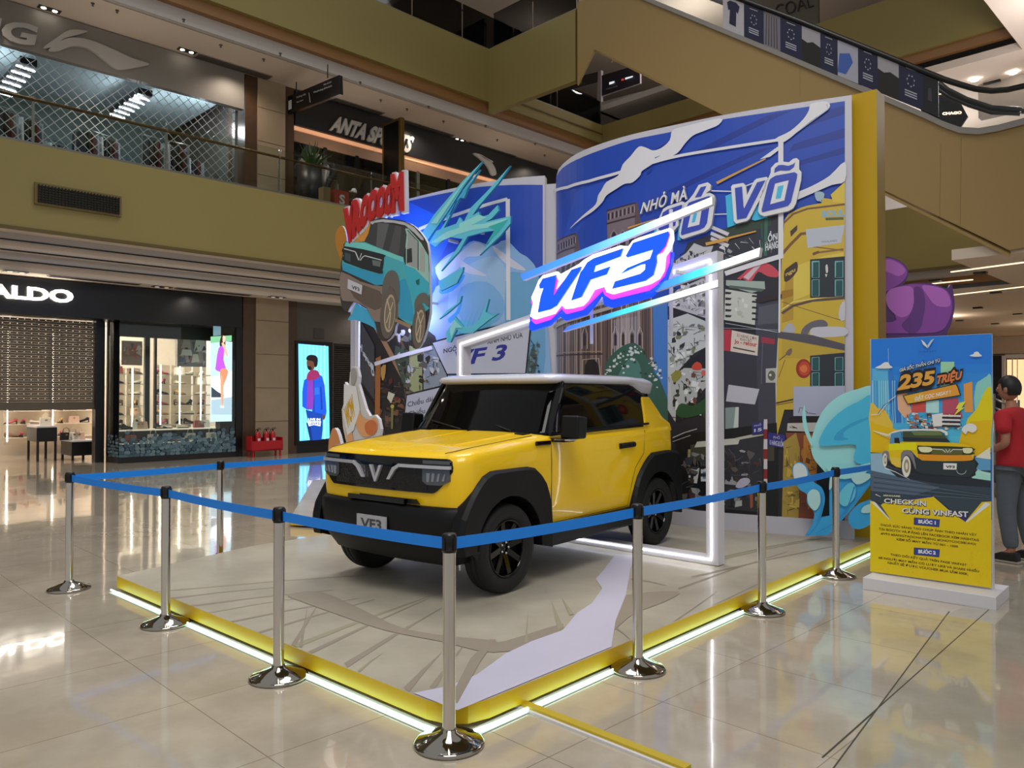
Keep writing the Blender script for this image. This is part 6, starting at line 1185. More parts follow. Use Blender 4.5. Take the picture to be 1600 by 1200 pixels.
A.poly('#8fbf9c', d6([(900, 340), (1060, 340), (1060, 700), (900, 700)])); A.poly('#c9893e', d6([(1170, 600), (1270, 570), (1280, 930), (1180, 930)])); A.poly('#7ab8b0', sm(d6([(1310, 620), (1360, 560), (1440, 510), (1490, 500), (1490, 900), (1300, 900)]), 2)); A.poly('#b9473f', d6([(560, 830), (720, 800), (720, 930), (560, 930)])); A.poly('#a5465a', d6([(920, 780), (1100, 760), (1160, 1000), (920, 1000)])); A.poly('#c99a7a', d6([(390, 690), (500, 660), (560, 930), (480, 1000), (400, 900)])); A.poly('#9fc8e8', d6([(730, 800), (880, 790), (880, 940), (730, 940)]))
A.poly('#c9a83a', sm(d6([(80, 820), (160, 880), (240, 900), (300, 1000), (340, 1130), (80, 1180)]), 2)); A.poly('#c9b800', sm(d6([(1260, 960), (1330, 880), (1400, 720), (1490, 640), (1490, 1200), (1250, 1200), (1200, 1050)]), 2)); A.poly('#d3a400', d6([(80, 1040), (160, 1080), (420, 1140), (420, 1500), (80, 1420)])); A.poly('#d3a400', d6([(1150, 1150), (1250, 1040), (1490, 1020), (1490, 1400), (1350, 1460), (1100, 1350)]))
clutter(A, d6([(490, 930), (1140, 930), (1160, 1140), (490, 1140)]), ['#c9b9a4', '#5c3432', '#e0d4c4', '#a34a34', '#8f7a74', '#2b2228', '#d6c2b4', '#b96a3c'], 120, (1, 5), (.5, 3), 61, -.02, 10)
A.poly('#d9d4c8', d6([(800, 960), (930, 940), (930, 1090), (820, 1100)])); 
for k in range(6): A.poly('#2a2023' if k % 2 else '#dcd6cc', d6([(920, 960 + k * 24), (1140 - k * 4, 965 + k * 24), (1140, 985 + k * 24), (920, 980 + k * 24)]))
A.line('#e6eef4', d6([(90, 960), (180, 955), (300, 800), (380, 740)]), 1); A.line('#2a3a6a', d6([(170, 950), (240, 850), (360, 770)]), .8); A.poly('#d8d840', d6([(1120, 820), (1200, 800), (1150, 880), (1190, 870), (1060, 970), (1110, 890), (1080, 890)])); A.poly('#dfe6ec', sm(d6([(1180, 1090), (1240, 1060), (1310, 1080), (1330, 1130), (1280, 1170), (1220, 1150), (1200, 1190), (1150, 1140)]), 2))
for x in range(120, 520, 45): A.line('#e8e6b0', d7([(x * .6 + 40, 60 + x * .3), (330, 150)]), .9)
A.poly('#dfe8f2', sm(d6([(135, 412), (200, 380), (240, 350), (290, 345), (310, 380), (345, 410), (240, 420)]), 2)); A.poly('#e9eef4', sm(d6([(1240, 268), (1290, 250), (1300, 228), (1340, 222), (1365, 250), (1388, 275), (1310, 282)]), 2))
# emblem and lettering
A.poly('#c9cfd6', d6([(675, 80), (715, 110), (745, 150), (752, 180), (700, 140)])); A.poly('#a9b2bc', d6([(830, 68), (760, 180), (748, 150), (790, 90)])); A.poly('#eef2f4', d6([(715, 130), (750, 165), (752, 185)])); A.text('#143a78', 'VINFAST', d6([(655, 230), (850, 222), (850, 208), (655, 216)]), bold=.02, space=1.6)
A.text('#14141a', 'GIÁ SỐC THẦN CHI TỪ', d6([(430, 465), (915, 345), (908, 300), (428, 420)]), bold=.07, shear=.2); A.text('#dfe2e8', 'GIÁ SỐC THẦN CHI TỪ', d6([(426, 458), (908, 338), (902, 302), (424, 422)]), bold=.02, shear=.2)
A.text('#1b1418', '235', d6([(382, 690), (860, 610), (850, 425), (400, 490)]), bold=.13, shear=.15); A.text('#e0913a', '235', d6([(395, 668), (845, 590), (838, 440), (408, 500)]), bold=.045, shear=.15)
A.text('#1b1418', 'TRIỆU', d6([(842, 612), (1165, 545), (1170, 430), (855, 495)]), bold=.12, shear=.15); A.text('#e0703a', 'TRIỆU', d6([(852, 598), (1155, 535), (1158, 448), (862, 505)]), bold=.045, shear=.15)
A.poly('#1b1418', d6([(460, 735), (1085, 595), (1110, 625), (1145, 735), (520, 842)])); A.poly('#e08a2e', d6([(475, 742), (1080, 605), (1100, 635), (1130, 728), (522, 830)])); A.poly('#dc9a2a', d6([(475, 742), (700, 692), (730, 795), (522, 830)])); A.text('#f2f0ea', 'ĐẶT CỌC NGAY !', d6([(600, 798), (1025, 712), (1020, 672), (598, 752)]), bold=.03, shear=.2)
# road and printed car
A.poly('#2c3a46', d7([(85, 350), (240, 360), (1320, 480), (1490, 420), (1490, 950), (1430, 930), (1200, 1165), (820, 860), (600, 900), (240, 960), (130, 930), (85, 900)])); A.poly('#7fa0b4', d7([(85, 360), (230, 360), (250, 520), (500, 650), (90, 560)])); A.poly('#47566a', d7([(90, 560), (500, 650), (900, 760), (600, 850), (90, 800)])); A.poly('#18202c', d7([(260, 520), (560, 600), (1250, 640), (1490, 700), (1490, 760), (900, 720), (400, 640)])); A.poly('#4f8ab4', d7([(1310, 420), (1490, 420), (1490, 560), (1340, 560), (1290, 500)])); A.poly('#8fc4b8', d7([(1270, 650), (1340, 560), (1490, 590), (1490, 680)])); A.poly('#d9d4b4', d7([(1310, 410), (1480, 290), (1490, 400), (1490, 430)])); A.line('#dfeef2', d7([(1270, 640), (1345, 550), (1430, 600), (1490, 610)]), .8); A.line('#cfe4ee', d7([(250, 530), (380, 580), (540, 665)]), 1.6, .4)
for k in range(6): A.line('#56687a' if k % 2 else '#222e3a', d7([(120, 640 + k * 30), (700, 720 + k * 26), (1480, 850 + k * 10)]), .9, .5)
A.poly('#141a22', sm(d7([(250, 480), (460, 560), (600, 600), (1240, 650), (1310, 560), (1300, 420), (640, 430), (430, 420), (280, 400)]), 2))
A.poly('#e0a800', sm(d7([(255, 300), (290, 240), (470, 225), (640, 225), (1100, 240), (1270, 285), (1290, 350), (1290, 420), (1200, 450), (700, 445), (620, 400), (560, 330), (470, 330), (440, 400), (440, 530), (330, 480), (300, 380), (260, 340)]), 2)); A.poly('#e08210', d7([(640, 370), (1270, 385), (1290, 430), (1200, 450), (700, 445), (640, 410)])); A.poly('#e0ac40', d7([(320, 400), (440, 420), (440, 530), (335, 480)])); A.poly('#e8c200', d7([(300, 250), (620, 235), (620, 320), (440, 320), (300, 330)]))
A.poly('#d9d6c4', sm(d7([(300, 130), (460, 80), (920, 80), (990, 140), (960, 150), (900, 100), (470, 100), (330, 150)]), 2)); A.poly('#4a7ea8', d7([(325, 130), (445, 100), (440, 235), (310, 250)])); A.poly('#34422c', d7([(460, 105), (900, 100), (1020, 230), (470, 225)])); A.poly('#1a222a', d7([(460, 170), (980, 190), (1020, 230), (470, 225)])); A.poly('#5d6b3c', d7([(560, 105), (900, 102), (930, 150), (600, 150)])); A.poly('#101418', d7([(365, 180), (420, 180), (430, 245), (365, 240)]))
A.poly('#2a2c14', sm(d7([(635, 275), (700, 272), (1270, 290), (1282, 340), (1260, 380), (700, 372), (640, 350)]), 2)); A.poly('#4e5426', d7([(800, 300), (1160, 305), (1160, 375), (800, 372)])); A.poly('#e6d2a0', sm(d7([(655, 285), (790, 290), (805, 330), (760, 350), (680, 345), (650, 310)]), 2)); A.poly('#e6d2a0', sm(d7([(1170, 300), (1270, 300), (1276, 340), (1240, 362), (1180, 355), (1165, 320)]), 2)); A.line('#eef0e0', d7([(800, 310), (930, 318), (965, 350)]), 1.1); A.line('#eef0e0', d7([(1160, 318), (1050, 316), (1015, 350)]), 1.1); A.line('#f2f2ea', d7([(965, 312), (990, 352), (1015, 312)]), 1.2)
A.poly('#202a30', d7([(620, 400), (700, 450), (1280, 455), (1315, 440), (1310, 560), (1240, 640), (700, 600), (610, 560)])); A.poly('#c9ced0', d7([(938, 475), (1096, 478), (1092, 552), (938, 548)])); A.text('#20262a', 'VF3', d7([(965, 530), (1072, 533), (1072, 505), (965, 502)]), bold=.04)
A.poly('#6d6a70', sm(d7([(445, 420), (450, 350), (520, 322), (580, 360), (610, 470), (612, 550), (560, 420), (500, 380), (455, 440)]), 3)); A.poly('#6d6a70', sm(d7([(225, 400), (230, 350), (265, 330), (300, 350), (310, 460), (280, 400), (240, 375)]), 3))
for cx, cy, rx, ry in ((505, 515, 52, 125), (255, 440, 26, 80)): A.poly('#d8d0bc', d7(ell(cx, cy, rx, ry, 24))); A.poly('#8a7a6a', d7(ell(cx + 4, cy - 5, rx * .6, ry * .65, 20))); A.poly('#c9bfa8', d7(ell(cx + 4, cy - 5, rx * .3, ry * .35, 14)))
A.line('#8f9ba8', d7(ell(1150, 560, 55, 45, 16)[:9]), 1)
# lower yellow part
A.poly('#dfae00', [(1361, 782), (1367, 783), (1376, 790), (1381, 786), (1428, 780), (1446, 776), (1458, 774), (1482, 795), (1510, 814), (1535, 784), (1550, 783), (1550, 918), (1361, 892)])
A.poly('#d8d6cc', d7([(95, 930), (145, 935), (330, 1140), (300, 1130)])); A.poly('#d8d6cc', d7([(1200, 1165), (1430, 930), (1490, 955), (1215, 1168)])); A.poly('#3a4350', d7([(145, 935), (205, 960), (330, 1150)])); A.line('#cfd4d8', d7([(145, 840), (210, 870)]), 1.4, .3); A.poly('#2a2a70', d7([(600, 880), (820, 850), (815, 870), (560, 905)])); A.poly('#2a2a70', d7([(1000, 1040), (1230, 1050), (1200, 1165), (1120, 1110)]))
A.text('#c9c4a8', 'MINIGAME', d7([(240, 862), (435, 872), (435, 852), (240, 842)]), bold=.02)
for c_, o, b in (('#1a1630', 5, .09), ('#f0eff2', 0, .03)):
    A.text(c_, 'CHECK-IN', d7([(245 + o, 938 + o), (735 + o, 975 + o), (735 + o, 915 + o), (245 + o, 885 + o)]), bold=b); A.text(c_, 'CÙNG VINFAST', d7([(455 + o, 1055 + o), (1230 + o, 1105 + o), (1230 + o, 1040 + o), (455 + o, 1000 + o)]), bold=b)
def d8(pts): return [(1350 + x / 7.06, 780 + y / 7.06) for x, y in pts]
for y0, t in ((198, 'BƯỚC 1'), (528, 'BƯỚC 2')): A.poly('#3a2f50', d8([(560, y0), (845, y0 + 22), (838, y0 + 108), (558, y0 + 80)])); A.poly('#263a8c', d8([(572, y0 + 6), (838, y0 + 25), (830, y0 + 98), (572, y0 + 74)])); A.text('#e9ebf2', t, d8([(608, y0 + 60), (800, y0 + 76), (800, y0 + 40), (608, y0 + 24)]), bold=.06)
BRT = '#3f2c10'
for t, q in (('THOẢ SỨC SÁNG TẠO CHỤP ẢNH THEO NHÂN VẬT', [(188, 290), (1250, 402), (1250, 378), (188, 266)]), ('TẠI BOOTH VÀ ĐĂNG LÊN FACEBOOK KÈM HASHTAG', [(172, 335), (1275, 460), (1275, 434), (172, 309)]), ('#VF3 #SANGTAOCHATRIENG #CHOTCOCSIEUHOI', [(196, 384), (1240, 502), (1240, 478), (196, 360)]), ('KÈM SỐ MAY MẮN TỪ 001 - 1000', [(370, 448), (1045, 530), (1045, 506), (370, 424)]), ('THEO DÕI KẾT QUẢ TRÊN PAGE VINFAST', [(300, 616), (1140, 732), (1140, 708), (300, 592)]), ('68 NGƯỜI MAY MẮN CÓ LƯỢT LIKE VÀ SHARE NHIỀU', [(170, 650), (1278, 802), (1278, 778), (170, 626)]), ('NHẤT SẼ ĐƯỢC VOUCHER MUA SẮM 500K.', [(272, 708), (1160, 834), (1160, 808), (272, 682)])): A.text(BRT, t, d8(q), bold=.018)
r = random.Random(8)
for k in range(160):
    x, y = r.uniform(1364, 1548), r.uniform(850, 912); 
    if y < 893 + (x - 1361) * .13 - 2 and (y > 880 or x > 1510): A.poly('#c99a10', [(x, y), (x + 1.3, y - .6), (x + 1.6, y + .4), (x + .3, y + .9)])
A.mb.build('printed_poster', sd)

# ------------------------------------------------------------------ the yellow car
cang = R(52.0); ca = Vector((math.cos(cang), math.sin(cang), 0)); cv = Vector((-ca.y, ca.x, 0))
CO = onz(788, 929, ST) + ca * .05 + cv * .785
car = thing('car', (CO.x, CO.y, ST), cang, 'bright yellow small boxy car with white roof and black wheel arches on the stage', 'car')
YP = mat('yellow_car_paint', '#ffcf00', .35, coat=.55, spec=.35, noise=.01); WP = mat('white_roof_paint', '#d9d8e2', .3, coat=1.0, noise=.01)
BP = mat('black_textured_plastic', '#0a0b0e', .5, noise=.1, nscale=60, bump=.02, spec=.3); BG = mat('black_gloss', '#040405', .08, coat=.25, noise=0, spec=.3); GLS = mat('dark_tinted_glass', '#030306', .05, noise=0, spec=.22)
CHM = mat('satin_silver', '#d2d2d8', .35, metal=.6); RUB = mat('tyre_rubber', '#0e0e10', .65, noise=.1, nscale=30)
def loop(xf, xr, yh, rf, rr_, zf, n=7, ns=22, nf=10, bow=.085):     # rounded rectangle in plan, starting at the near side front corner
    P = []
    def arc(cx, cy, r, t0): 
        for k in range(n + 1): t = t0 + math.pi / 2 * k / n; P.append((cx + r * math.cos(t), cy + r * math.sin(t)))
    arc(xf + rf, -yh + rf, rf, math.pi)                    # near front corner
    for k in range(1, ns): P.append((xf + rf + (xr - xf - rf - rr_) * k / ns, -yh))
    arc(xr - rr_, -yh + rr_, rr_, math.pi * 1.5)
    for k in range(1, nf): P.append((xr, -yh + rr_ + (2 * yh - 2 * rr_) * k / nf))
    arc(xr - rr_, yh - rr_, rr_, 0)
    for k in range(1, ns): P.append((xr - rr_ - (xr - xf - rf - rr_) * k / ns, yh))
    arc(xf + rf, yh - rf, rf, math.pi / 2)
    for k in range(1, nf): P.append((xf, yh - rf - (2 * yh - 2 * rf) * k / nf))
    P = [(x + bow * (abs(y) / .8) ** 2 * max(0, 1 - (x - xf) / .55), y) for x, y in P]
    return [(x, y, zf(x, y) if callable(zf) else zf) for x, y in P]
def loft(mb, loops, m, cap0=True, cap1=True, smooth=True):
    n = len(loops[0]); vs = [p for L in loops for p in L]; fs = []
    for i in range(len(loops) - 1):
        for k in range(n): fs.append((i * n + k, i * n + (k + 1) % n, (i + 1) * n + (k + 1) % n, (i + 1) * n + k))
    mb.add(vs, fs, m, smooth)
    if cap0: mb.add(loops[0], [tuple(range(n))], m)
    if cap1: mb.add(loops[-1], [tuple(range(n))], m)
zt = lambda x: 1.055 + .105 * min(1, max(0, (x + .6) / 1.05)) ** .85 + (.04 * max(0, (x - .45) / 2.35))
Z = lambda d: (lambda x, y: zt(x) + d)
body = MB()
loft(body, [loop(-.50, 2.66, .70, .14, .14, .34), loop(-.56, 2.74, .765, .15, .15, .42), loop(-.585, 2.78, .787, .15, .15, .60), loop(-.60, 2.80, .793, .15, .15, .80), loop(-.60, 2.80, .79, .15, .15, .96), loop(-.592, 2.795, .785, .15, .15, Z(-.07)), loop(-.575, 2.785, .775, .15, .15, Z(-.032)), loop(-.54, 2.765, .752, .15, .15, Z(-.010)), loop(-.48, 2.74, .70, .15, .15, Z(.002)), loop(-.40, 2.70, .60, .14, .14, Z(.012)), loop(-.34, 2.66, .40, .12, .12, Z(.022)), loop(-.30, 2.62, .16, .06, .06, Z(.026)), loop(-.28, 2.60, .03, .012, .012, Z(.027))], YP)
bo = body.build('body_shell', car, local=True)
AX, RA = (0.0, 2.4), .335
cuts = MB()
for x in AX:
    for s in (-1, 1): cuts.lathe([(0, .45), (.425, .45), (.425, .95), (0, .95)], BP, 40, c=(x, 0, .335), ax=(0, s, 0), smooth=False)
co = cuts.build('arch_cutter', car, local=True)
md = bo.modifiers.new('arches', 'BOOLEAN'); md.operation = 'DIFFERENCE'; md.object = co; md.solver = 'EXACT'
bpy.context.view_layer.update(); dg = bpy.context.evaluated_depsgraph_get(); nm_ = bpy.data.meshes.new_from_object(bo.evaluated_get(dg)); bo.modifiers.clear(); bo.data = nm_; nm_.name = 'body_shell'; bpy.data.objects.remove(co)
for x in AX:
    for s in (-1, 1):
        mb = MB(); arc_ = [(x + .42 * math.cos(math.pi * k / 24), .335 + .42 * math.sin(math.pi * k / 24)) for k in range(25)]
        mb.add([(a, s * y_, b) for a, b in arc_ for y_ in (.455, .785)], [(2 * k, 2 * k + 1, 2 * k + 3, 2 * k + 2) for k in range(24)], BP, True); mb.add([(a, s * .465, b) for a, b in arc_], [tuple(range(25))], BP); mb.build('wheel_well', car, local=True)
# wheel-arch claddings
def flare(x, outl, s):
    outl = [(a + x, b) for a, b in outl]
    mb = MB(); inn = [(x + .395 * math.cos(t), .335 + .395 * math.sin(t)) for t in [math.pi * k / 20 for k in range(21)]]      # rear to front over the top
    inn = [(x + .40, .30)] + inn + [(x - .375, .36 if x < 1 else .30)]
    n = len(inn)
    # outline resampled to as many points
    P = [Vector(p) for p in outl]; S_ = [0]
    for a, b in zip(P, P[1:]): S_.append(S_[-1] + (b - a).length)
    out = []
    for k in range(n):
        d = S_[-1] * k / (n - 1); i = 0
        while i < len(S_) - 2 and d > S_[i + 1]: i += 1
        out.append(P[i].lerp(P[i + 1], (d - S_[i]) / (S_[i + 1] - S_[i])))
    yo, yi = s * .835, s * .72; vs = []; 
    for (a, b), o in zip(inn, out):
        o_in = Vector((a, b)).lerp(o, .9); vs += [(a, s * .815, b), (o_in.x, yo, o_in.y), (o.x, s * .80, o.y), (o.x, yi, o.y), (a, yi, b)]
    fs = []
    for k in range(n - 1):
        for j in range(5): fs.append((k * 5 + j, k * 5 + (j + 1) % 5, (k + 1) * 5 + (j + 1) % 5, (k + 1) * 5 + j))
    fs += [(0, 1, 2, 3, 4), tuple((n - 1) * 5 + j for j in range(5))]
    mb.add(vs, fs, BP); mb.build('wheel_arch_cladding', car, local=True, bevel=.006)
for s in (-1, 1):
    flare(0, [(.53, .27), (.53, .45), (.515, .66), (.44, .83), (.33, .915), (.22, .935), (-.22, .935), (-.34, .89), (-.46, .76), (-.55, .62), (-.585, .48), (-.56, .36)], s)
    flare(2.4, [(.45, .27), (.46, .50), (.45, .74), (.41, .91), (.20, .935), (-.16, .925), (-.28, .86), (-.42, .74), (-.50, .60), (-.54, .45), (-.55, .27)], s)
    mb = MB(); mb.box((1.20, s * .755, .355), (1.36, .12, .17), BP); mb.build('sill', car, local=True, bevel=.02)
# bumpers
mb = MB(); loft(mb, [loop(-.44, -.36, .58, .05, .02, .24), loop(-.52, -.36, .68, .10, .04, .27), loop(-.595, -.38, .74, .15, .05, .37), loop(-.635, -.38, .79, .19, .05, .45), loop(-.65, -.40, .805, .19, .05, .60), loop(-.64, -.42, .80, .19, .05, .665), loop(-.61, -.42, .785, .17, .05, .69), loop(-.58, -.44, .77, .13, .04, .69)], BP); mb.build('front_bumper', car, local=True)
mb = MB(); loft(mb, [loop(2.60, 2.74, .66, .04, .10, .28), loop(2.60, 2.85, .80, .04, .16, .36), loop(2.60, 2.87, .815, .04, .16, .60), loop(2.60, 2.82, .79, .04, .14, .66)], BP); mb.build('rear_bumper', car, local=True)
mb = MB(); mb.box((1.1, 0, .33), (3.0, 1.2, .12), BP); mb.build('underbody', car, local=True)
# yellow chin above the bumper and its slot
mb = MB(); mb.prism([(-.606, -.44, .70), (-.606, .16, .70), (-.606, .20, .735), (-.606, -.40, .735)][::1], (.02, 0, 0), BG); mb.box((-.61, 0, .712), (.03, .62, .035), BG); mb.build('air_slot', car, local=True)
# nose: grille panel following the rounded front
def fx(y, o=.0):
    r = .15; ye = .79 - r; bw = .085 * (abs(y) / .8) ** 2
    return bw - .60 - o if abs(y) <= ye else bw - .60 + r - math.sqrt(max(0, (r + o) ** 2 - (abs(y) - ye) ** 2))
def nose_strip(y0, y1, zt_, zb_, off, m, name, n=60, back=.03, par=car):
    vs = []; fs = []
    for k in range(n + 1):
        y = y0 + (y1 - y0) * k / n; x = fx(y, off); vs += [(x, y, zt_(y)), (x, y, zb_(y)), (x + back, y, zb_(y)), (x + back, y, zt_(y))]
    for k in range(n):
        for j in range(4): fs.append((k * 4 + j, k * 4 + (j + 1) % 4, k * 4 + 4 + (j + 1) % 4, k * 4 + 4 + j))
    fs += [(0, 1, 2, 3), tuple(n * 4 + j for j in range(4))]
    mb = MB(); mb.add(vs, fs, m); return mb.build(name, par, local=True)
GE = .70
GM = mat('grille_mesh_black', '#0a0a0c', .3, coat=.15, spec=.35, noise=.0, bump=0)
nt = GM.node_tree; vo = nt.nodes.new('ShaderNodeTexVoronoi'); vo.inputs['Scale'].default_value = 55; tc = nt.nodes.new('ShaderNodeTexCoord'); nt.links.new(tc.outputs['Object'], vo.inputs['Vector']); bpn = nt.nodes.new('ShaderNodeBump'); bpn.inputs['Strength'].default_value = .5; bpn.inputs['Distance'].default_value = .01; nt.links.new(vo.outputs['Distance'], bpn.inputs['Height']); nt.links.new(bpn.outputs[0], nt.nodes['Principled BSDF'].inputs['Normal'])
def gt(y): e = (abs(y) - (GE - .06)) / .06; return 1.035 - (0 if e < 0 else .06 * (1 - math.sqrt(max(0, 1 - e * e))))
def gb(y): e = (abs(y) - (GE - .16)) / .16; return .785 + (0 if e < 0 else .16 * (e ** 1.5))
gr = nose_strip(-GE, GE, gt, gb, .010, BG, 'grille_panel', 80)
nose_strip(-.50, .50, lambda y: .96, lambda y: .805, .013, GM, 'grille_mesh', 40, .01, gr)
for s in (-1, 1):
    ys = sorted((s * .695, s * .235)); nose_strip(ys[0], ys[1], lambda y: .985, lambda y: .962, .028, CHM, 'silver_strip', 30, .02, gr)
    mb = MB(); mb.prism([(-.628, s * .25, .985), (-.628, s * .185, .955), (-.628, s * .125, .865), (-.628, s * .155, .865), (-.628, s * .215, .940), (-.628, s * .25, .960)], (.02, 0, 0), CHM); mb.build('silver_strip', gr, local=True)
    ys = sorted((s * .685, s * .46)); HL = mat('headlamp_glass', '#50545a', .12, coat=.3, noise=0)
    hl = nose_strip(ys[0], ys[1], lambda y: .957, lambda y: .845 + max(0, (.50 - abs(y))) * .6 + max(0, abs(y) - .62) * .5, .018, HL, 'headlamp', 16, .02)
    mb = MB()
    for j, yy in enumerate((.50, .54, .585, .63)): mb.prism([(fx(s * yy, .020), s * yy, .865 + j * .004), (fx(s * yy, .020), s * (yy + .022), .865 + j * .004), (fx(s * yy, .020), s * (yy + .034), .93), (fx(s * yy, .020), s * (yy - .004 + .01 * j), .93)], (.006, 0, 0), mat('lamp_reflector', '#9a9ea6', .15, metal=.6))
    mb.build('reflector', hl, local=True)
    nose_strip(ys[0], ys[1], lambda y: 1.02, lambda y: .995, .014, HL, 'position_lamp', 12, .02)
mb = MB(); mb.prism([(-.632, -.075, .965), (-.632, -.045, .965), (-.632, -.003, .875), (-.632, .032, .965), (-.632, .062, .965), (-.632, .004, .84), (-.632, -.012, .84)], (.02, 0, 0), CHM); mb.build('emblem', car, local=True)
pl_ = MB(); pl_.box((-.658, 0, .525), (.012, .32, .13), mat('plate_silver', '#b4b4ba', .4)); po = pl_.build('number_plate', car, local=True)
mb = MB(); vs, fs, asp = glyphs('VF3', .03); mb.add([(-.6655, .115 - x * .23, .49 + y * .075) for x, y in vs], fs, mat('plate_letter_grey', '#4a4a50', .5)); mb.build('lettering', po, local=True)
# cabin
zb = lambda d: (lambda x, y: zt(x) + d)
def wf(y, a, b): return a + (b - a) * (abs(y) / .7) ** 2
def cab(xf, bow, xr, yh, rf, rr_, z):
    L = loop(xf, xr, yh, rf, rr_, z, bow=0); return [(x + bow * (abs(y) / yh) ** 2 * max(0, 1 - (x - xf) / .5), y, q) for x, y, q in L]
mb = MB(); loft(mb, [cab(.42, .10, 2.62, .752, .10, .10, zb(-.02)), cab(.46, .10, 2.58, .748, .10, .10, zb(.03)), cab(.62, .09, 2.50, .70, .10, .10, 1.40), cab(.75, .07, 2.44, .665, .10, .10, 1.59), cab(.78, .07, 2.42, .64, .10, .10, 1.62)], GLS); cb = mb.build('cabin_glass', car, local=True)
for s in (-1, 1):
    mb = MB(); mb.bar((.60, s * .735, 1.17), (.865, s * .675, 1.60), .05, .03, BG); mb.build('windscreen_pillar', car, local=True)
    mb = MB(); mb.bar((.55, s * .775, 1.165), (2.22, s * .778, 1.212), .02, .018, BP); mb.build('window_seal', car, local=True)
    # quarter panels rising behind the side windows
mb = MB(); prof = [(2.17, 1.17, .775), (2.205, 1.30, .745), (2.235, 1.475, .70), (2.40, 1.475, .695), (2.47, 1.40, .715), (2.58, 1.27, .75), (2.72, 1.205, .765), (2.755, 1.12, .772), (2.17, 1.10, .787)]
n = len(prof); vs = [(x, -y, z) for x, z, y in prof] + [(x, y, z) for x, z, y in prof]
mb.add(vs, [tuple(range(n)), tuple(range(n, 2 * n))[::-1]] + [(i, (i + 1) % n, n + (i + 1) % n, n + i) for i in range(n)], YP); mb.build('rear_quarter', car, local=True, bevel=.02, seg=3)
def rz(d):
    def f(x, y): t = min(1, max(0, (x - 2.02) / .30)); t = t * t * (3 - 2 * t); return d - .095 * t * (1 if d < 1.62 else .25 if d < 1.66 else .12)
    return f
mb = MB(); loft(mb, [cab(.76, .05, 2.46, .645, .10, .10, rz(1.585)), cab(.71, .05, 2.53, .685, .12, .12, rz(1.60)), cab(.69, .05, 2.55, .70, .13, .13, rz(1.625)), cab(.71, .05, 2.53, .69, .13, .13, rz(1.65)), cab(.78, .05, 2.46, .65, .13, .13, rz(1.668)), cab(.95, .0, 2.3, .50, .12, .12, rz(1.682)), cab(1.2, 0, 2.1, .25, .1, .1, rz(1.69)), cab(1.3, 0, 2.0, .04, .02, .02, rz(1.692))], WP); mb.build('roof', car, local=True)
# doors, handle, mirrors
SEAM = mat('panel_gap_dark', '#3a2f08', .6)
for s in (-1, 1):
    dr = MB()
    def seam(pts): dr.tube([(x, s * y, z) for x, y, z in pts], .003, SEAM, 5)
    seam([(.56, .781, zt(.56) - .04), (.555, .7925, .96), (.55, .793, .70), (.56, .788, .58), (.58, .768, .45)]); seam([(.58, .768, .45), (1.82, .768, .45)]); seam([(1.82, .768, .45), (1.86, .790, .64), (1.93, .793, .80), (2.10, .792, .93), (2.14, .781, zt(2.1) - .04)])
    dr.build('door_gap', car, local=True)
    mb = MB(); mb.tube([(1.64, s * .797, 1.02), (1.90, s * .797, 1.025)], .026, BP, 12); mb.build('door_handle', car, local=True)
    mr = MB(); mr.prism([(.60, s * .84, 1.135), (.74, s * .84, 1.135), (.76, s * .84, 1.31), (.62, s * .84, 1.325)], (0, s * .17, 0), BP); mo = mr.build('wing_mirror', car, local=True, bevel=.018, seg=3)
    mb = MB(); mb.box((.64, s * .83, 1.125), (.14, .16, .03), BG); mb.box((.62, s * .88, 1.127), (.10, .15, .012), CHM); mb.build('mirror_arm', mo, local=True)
    mb = MB(); mb.box((.44, s * .792, 1.105), (.20, .02, .035), BG); mb.build('fender_badge', car, local=True, bevel=.008)
hd_ = MB()
for s in (-1, 1):
    hd_.tube([(-.52, s * .62, zt(-.52) + .004), (-.30, s * .655, zt(-.3) + .008), (.1, s * .675, zt(.1) + .006), (.42, s * .69, zt(.42) + .005)], .003, SEAM, 5)
hd_.build("bonnet_gap", car, local=True)
mb = MB(); mb.prism([(-.30, -.5, zt(-.3) + .012), (.40, -.54, zt(.4) + .010), (.40, .54, zt(.4) + .010), (-.30, .5, zt(-.3) + .012)], (0, 0, .014), YP); mb.build('bonnet_panel', car, local=True, bevel=.012, seg=3)
mb = MB(); mb.box((.44, 0, zt(.44) + .012), (.10, 1.24, .012), BP); mb.tube([(.46, -.45, 1.19), (.56, -.05, 1.27)], .008, BP, 6); mb.tube([(.46, .1, 1.19), (.54, .55, 1.26)], .008, BP, 6); mb.build('wiper', car, local=True)
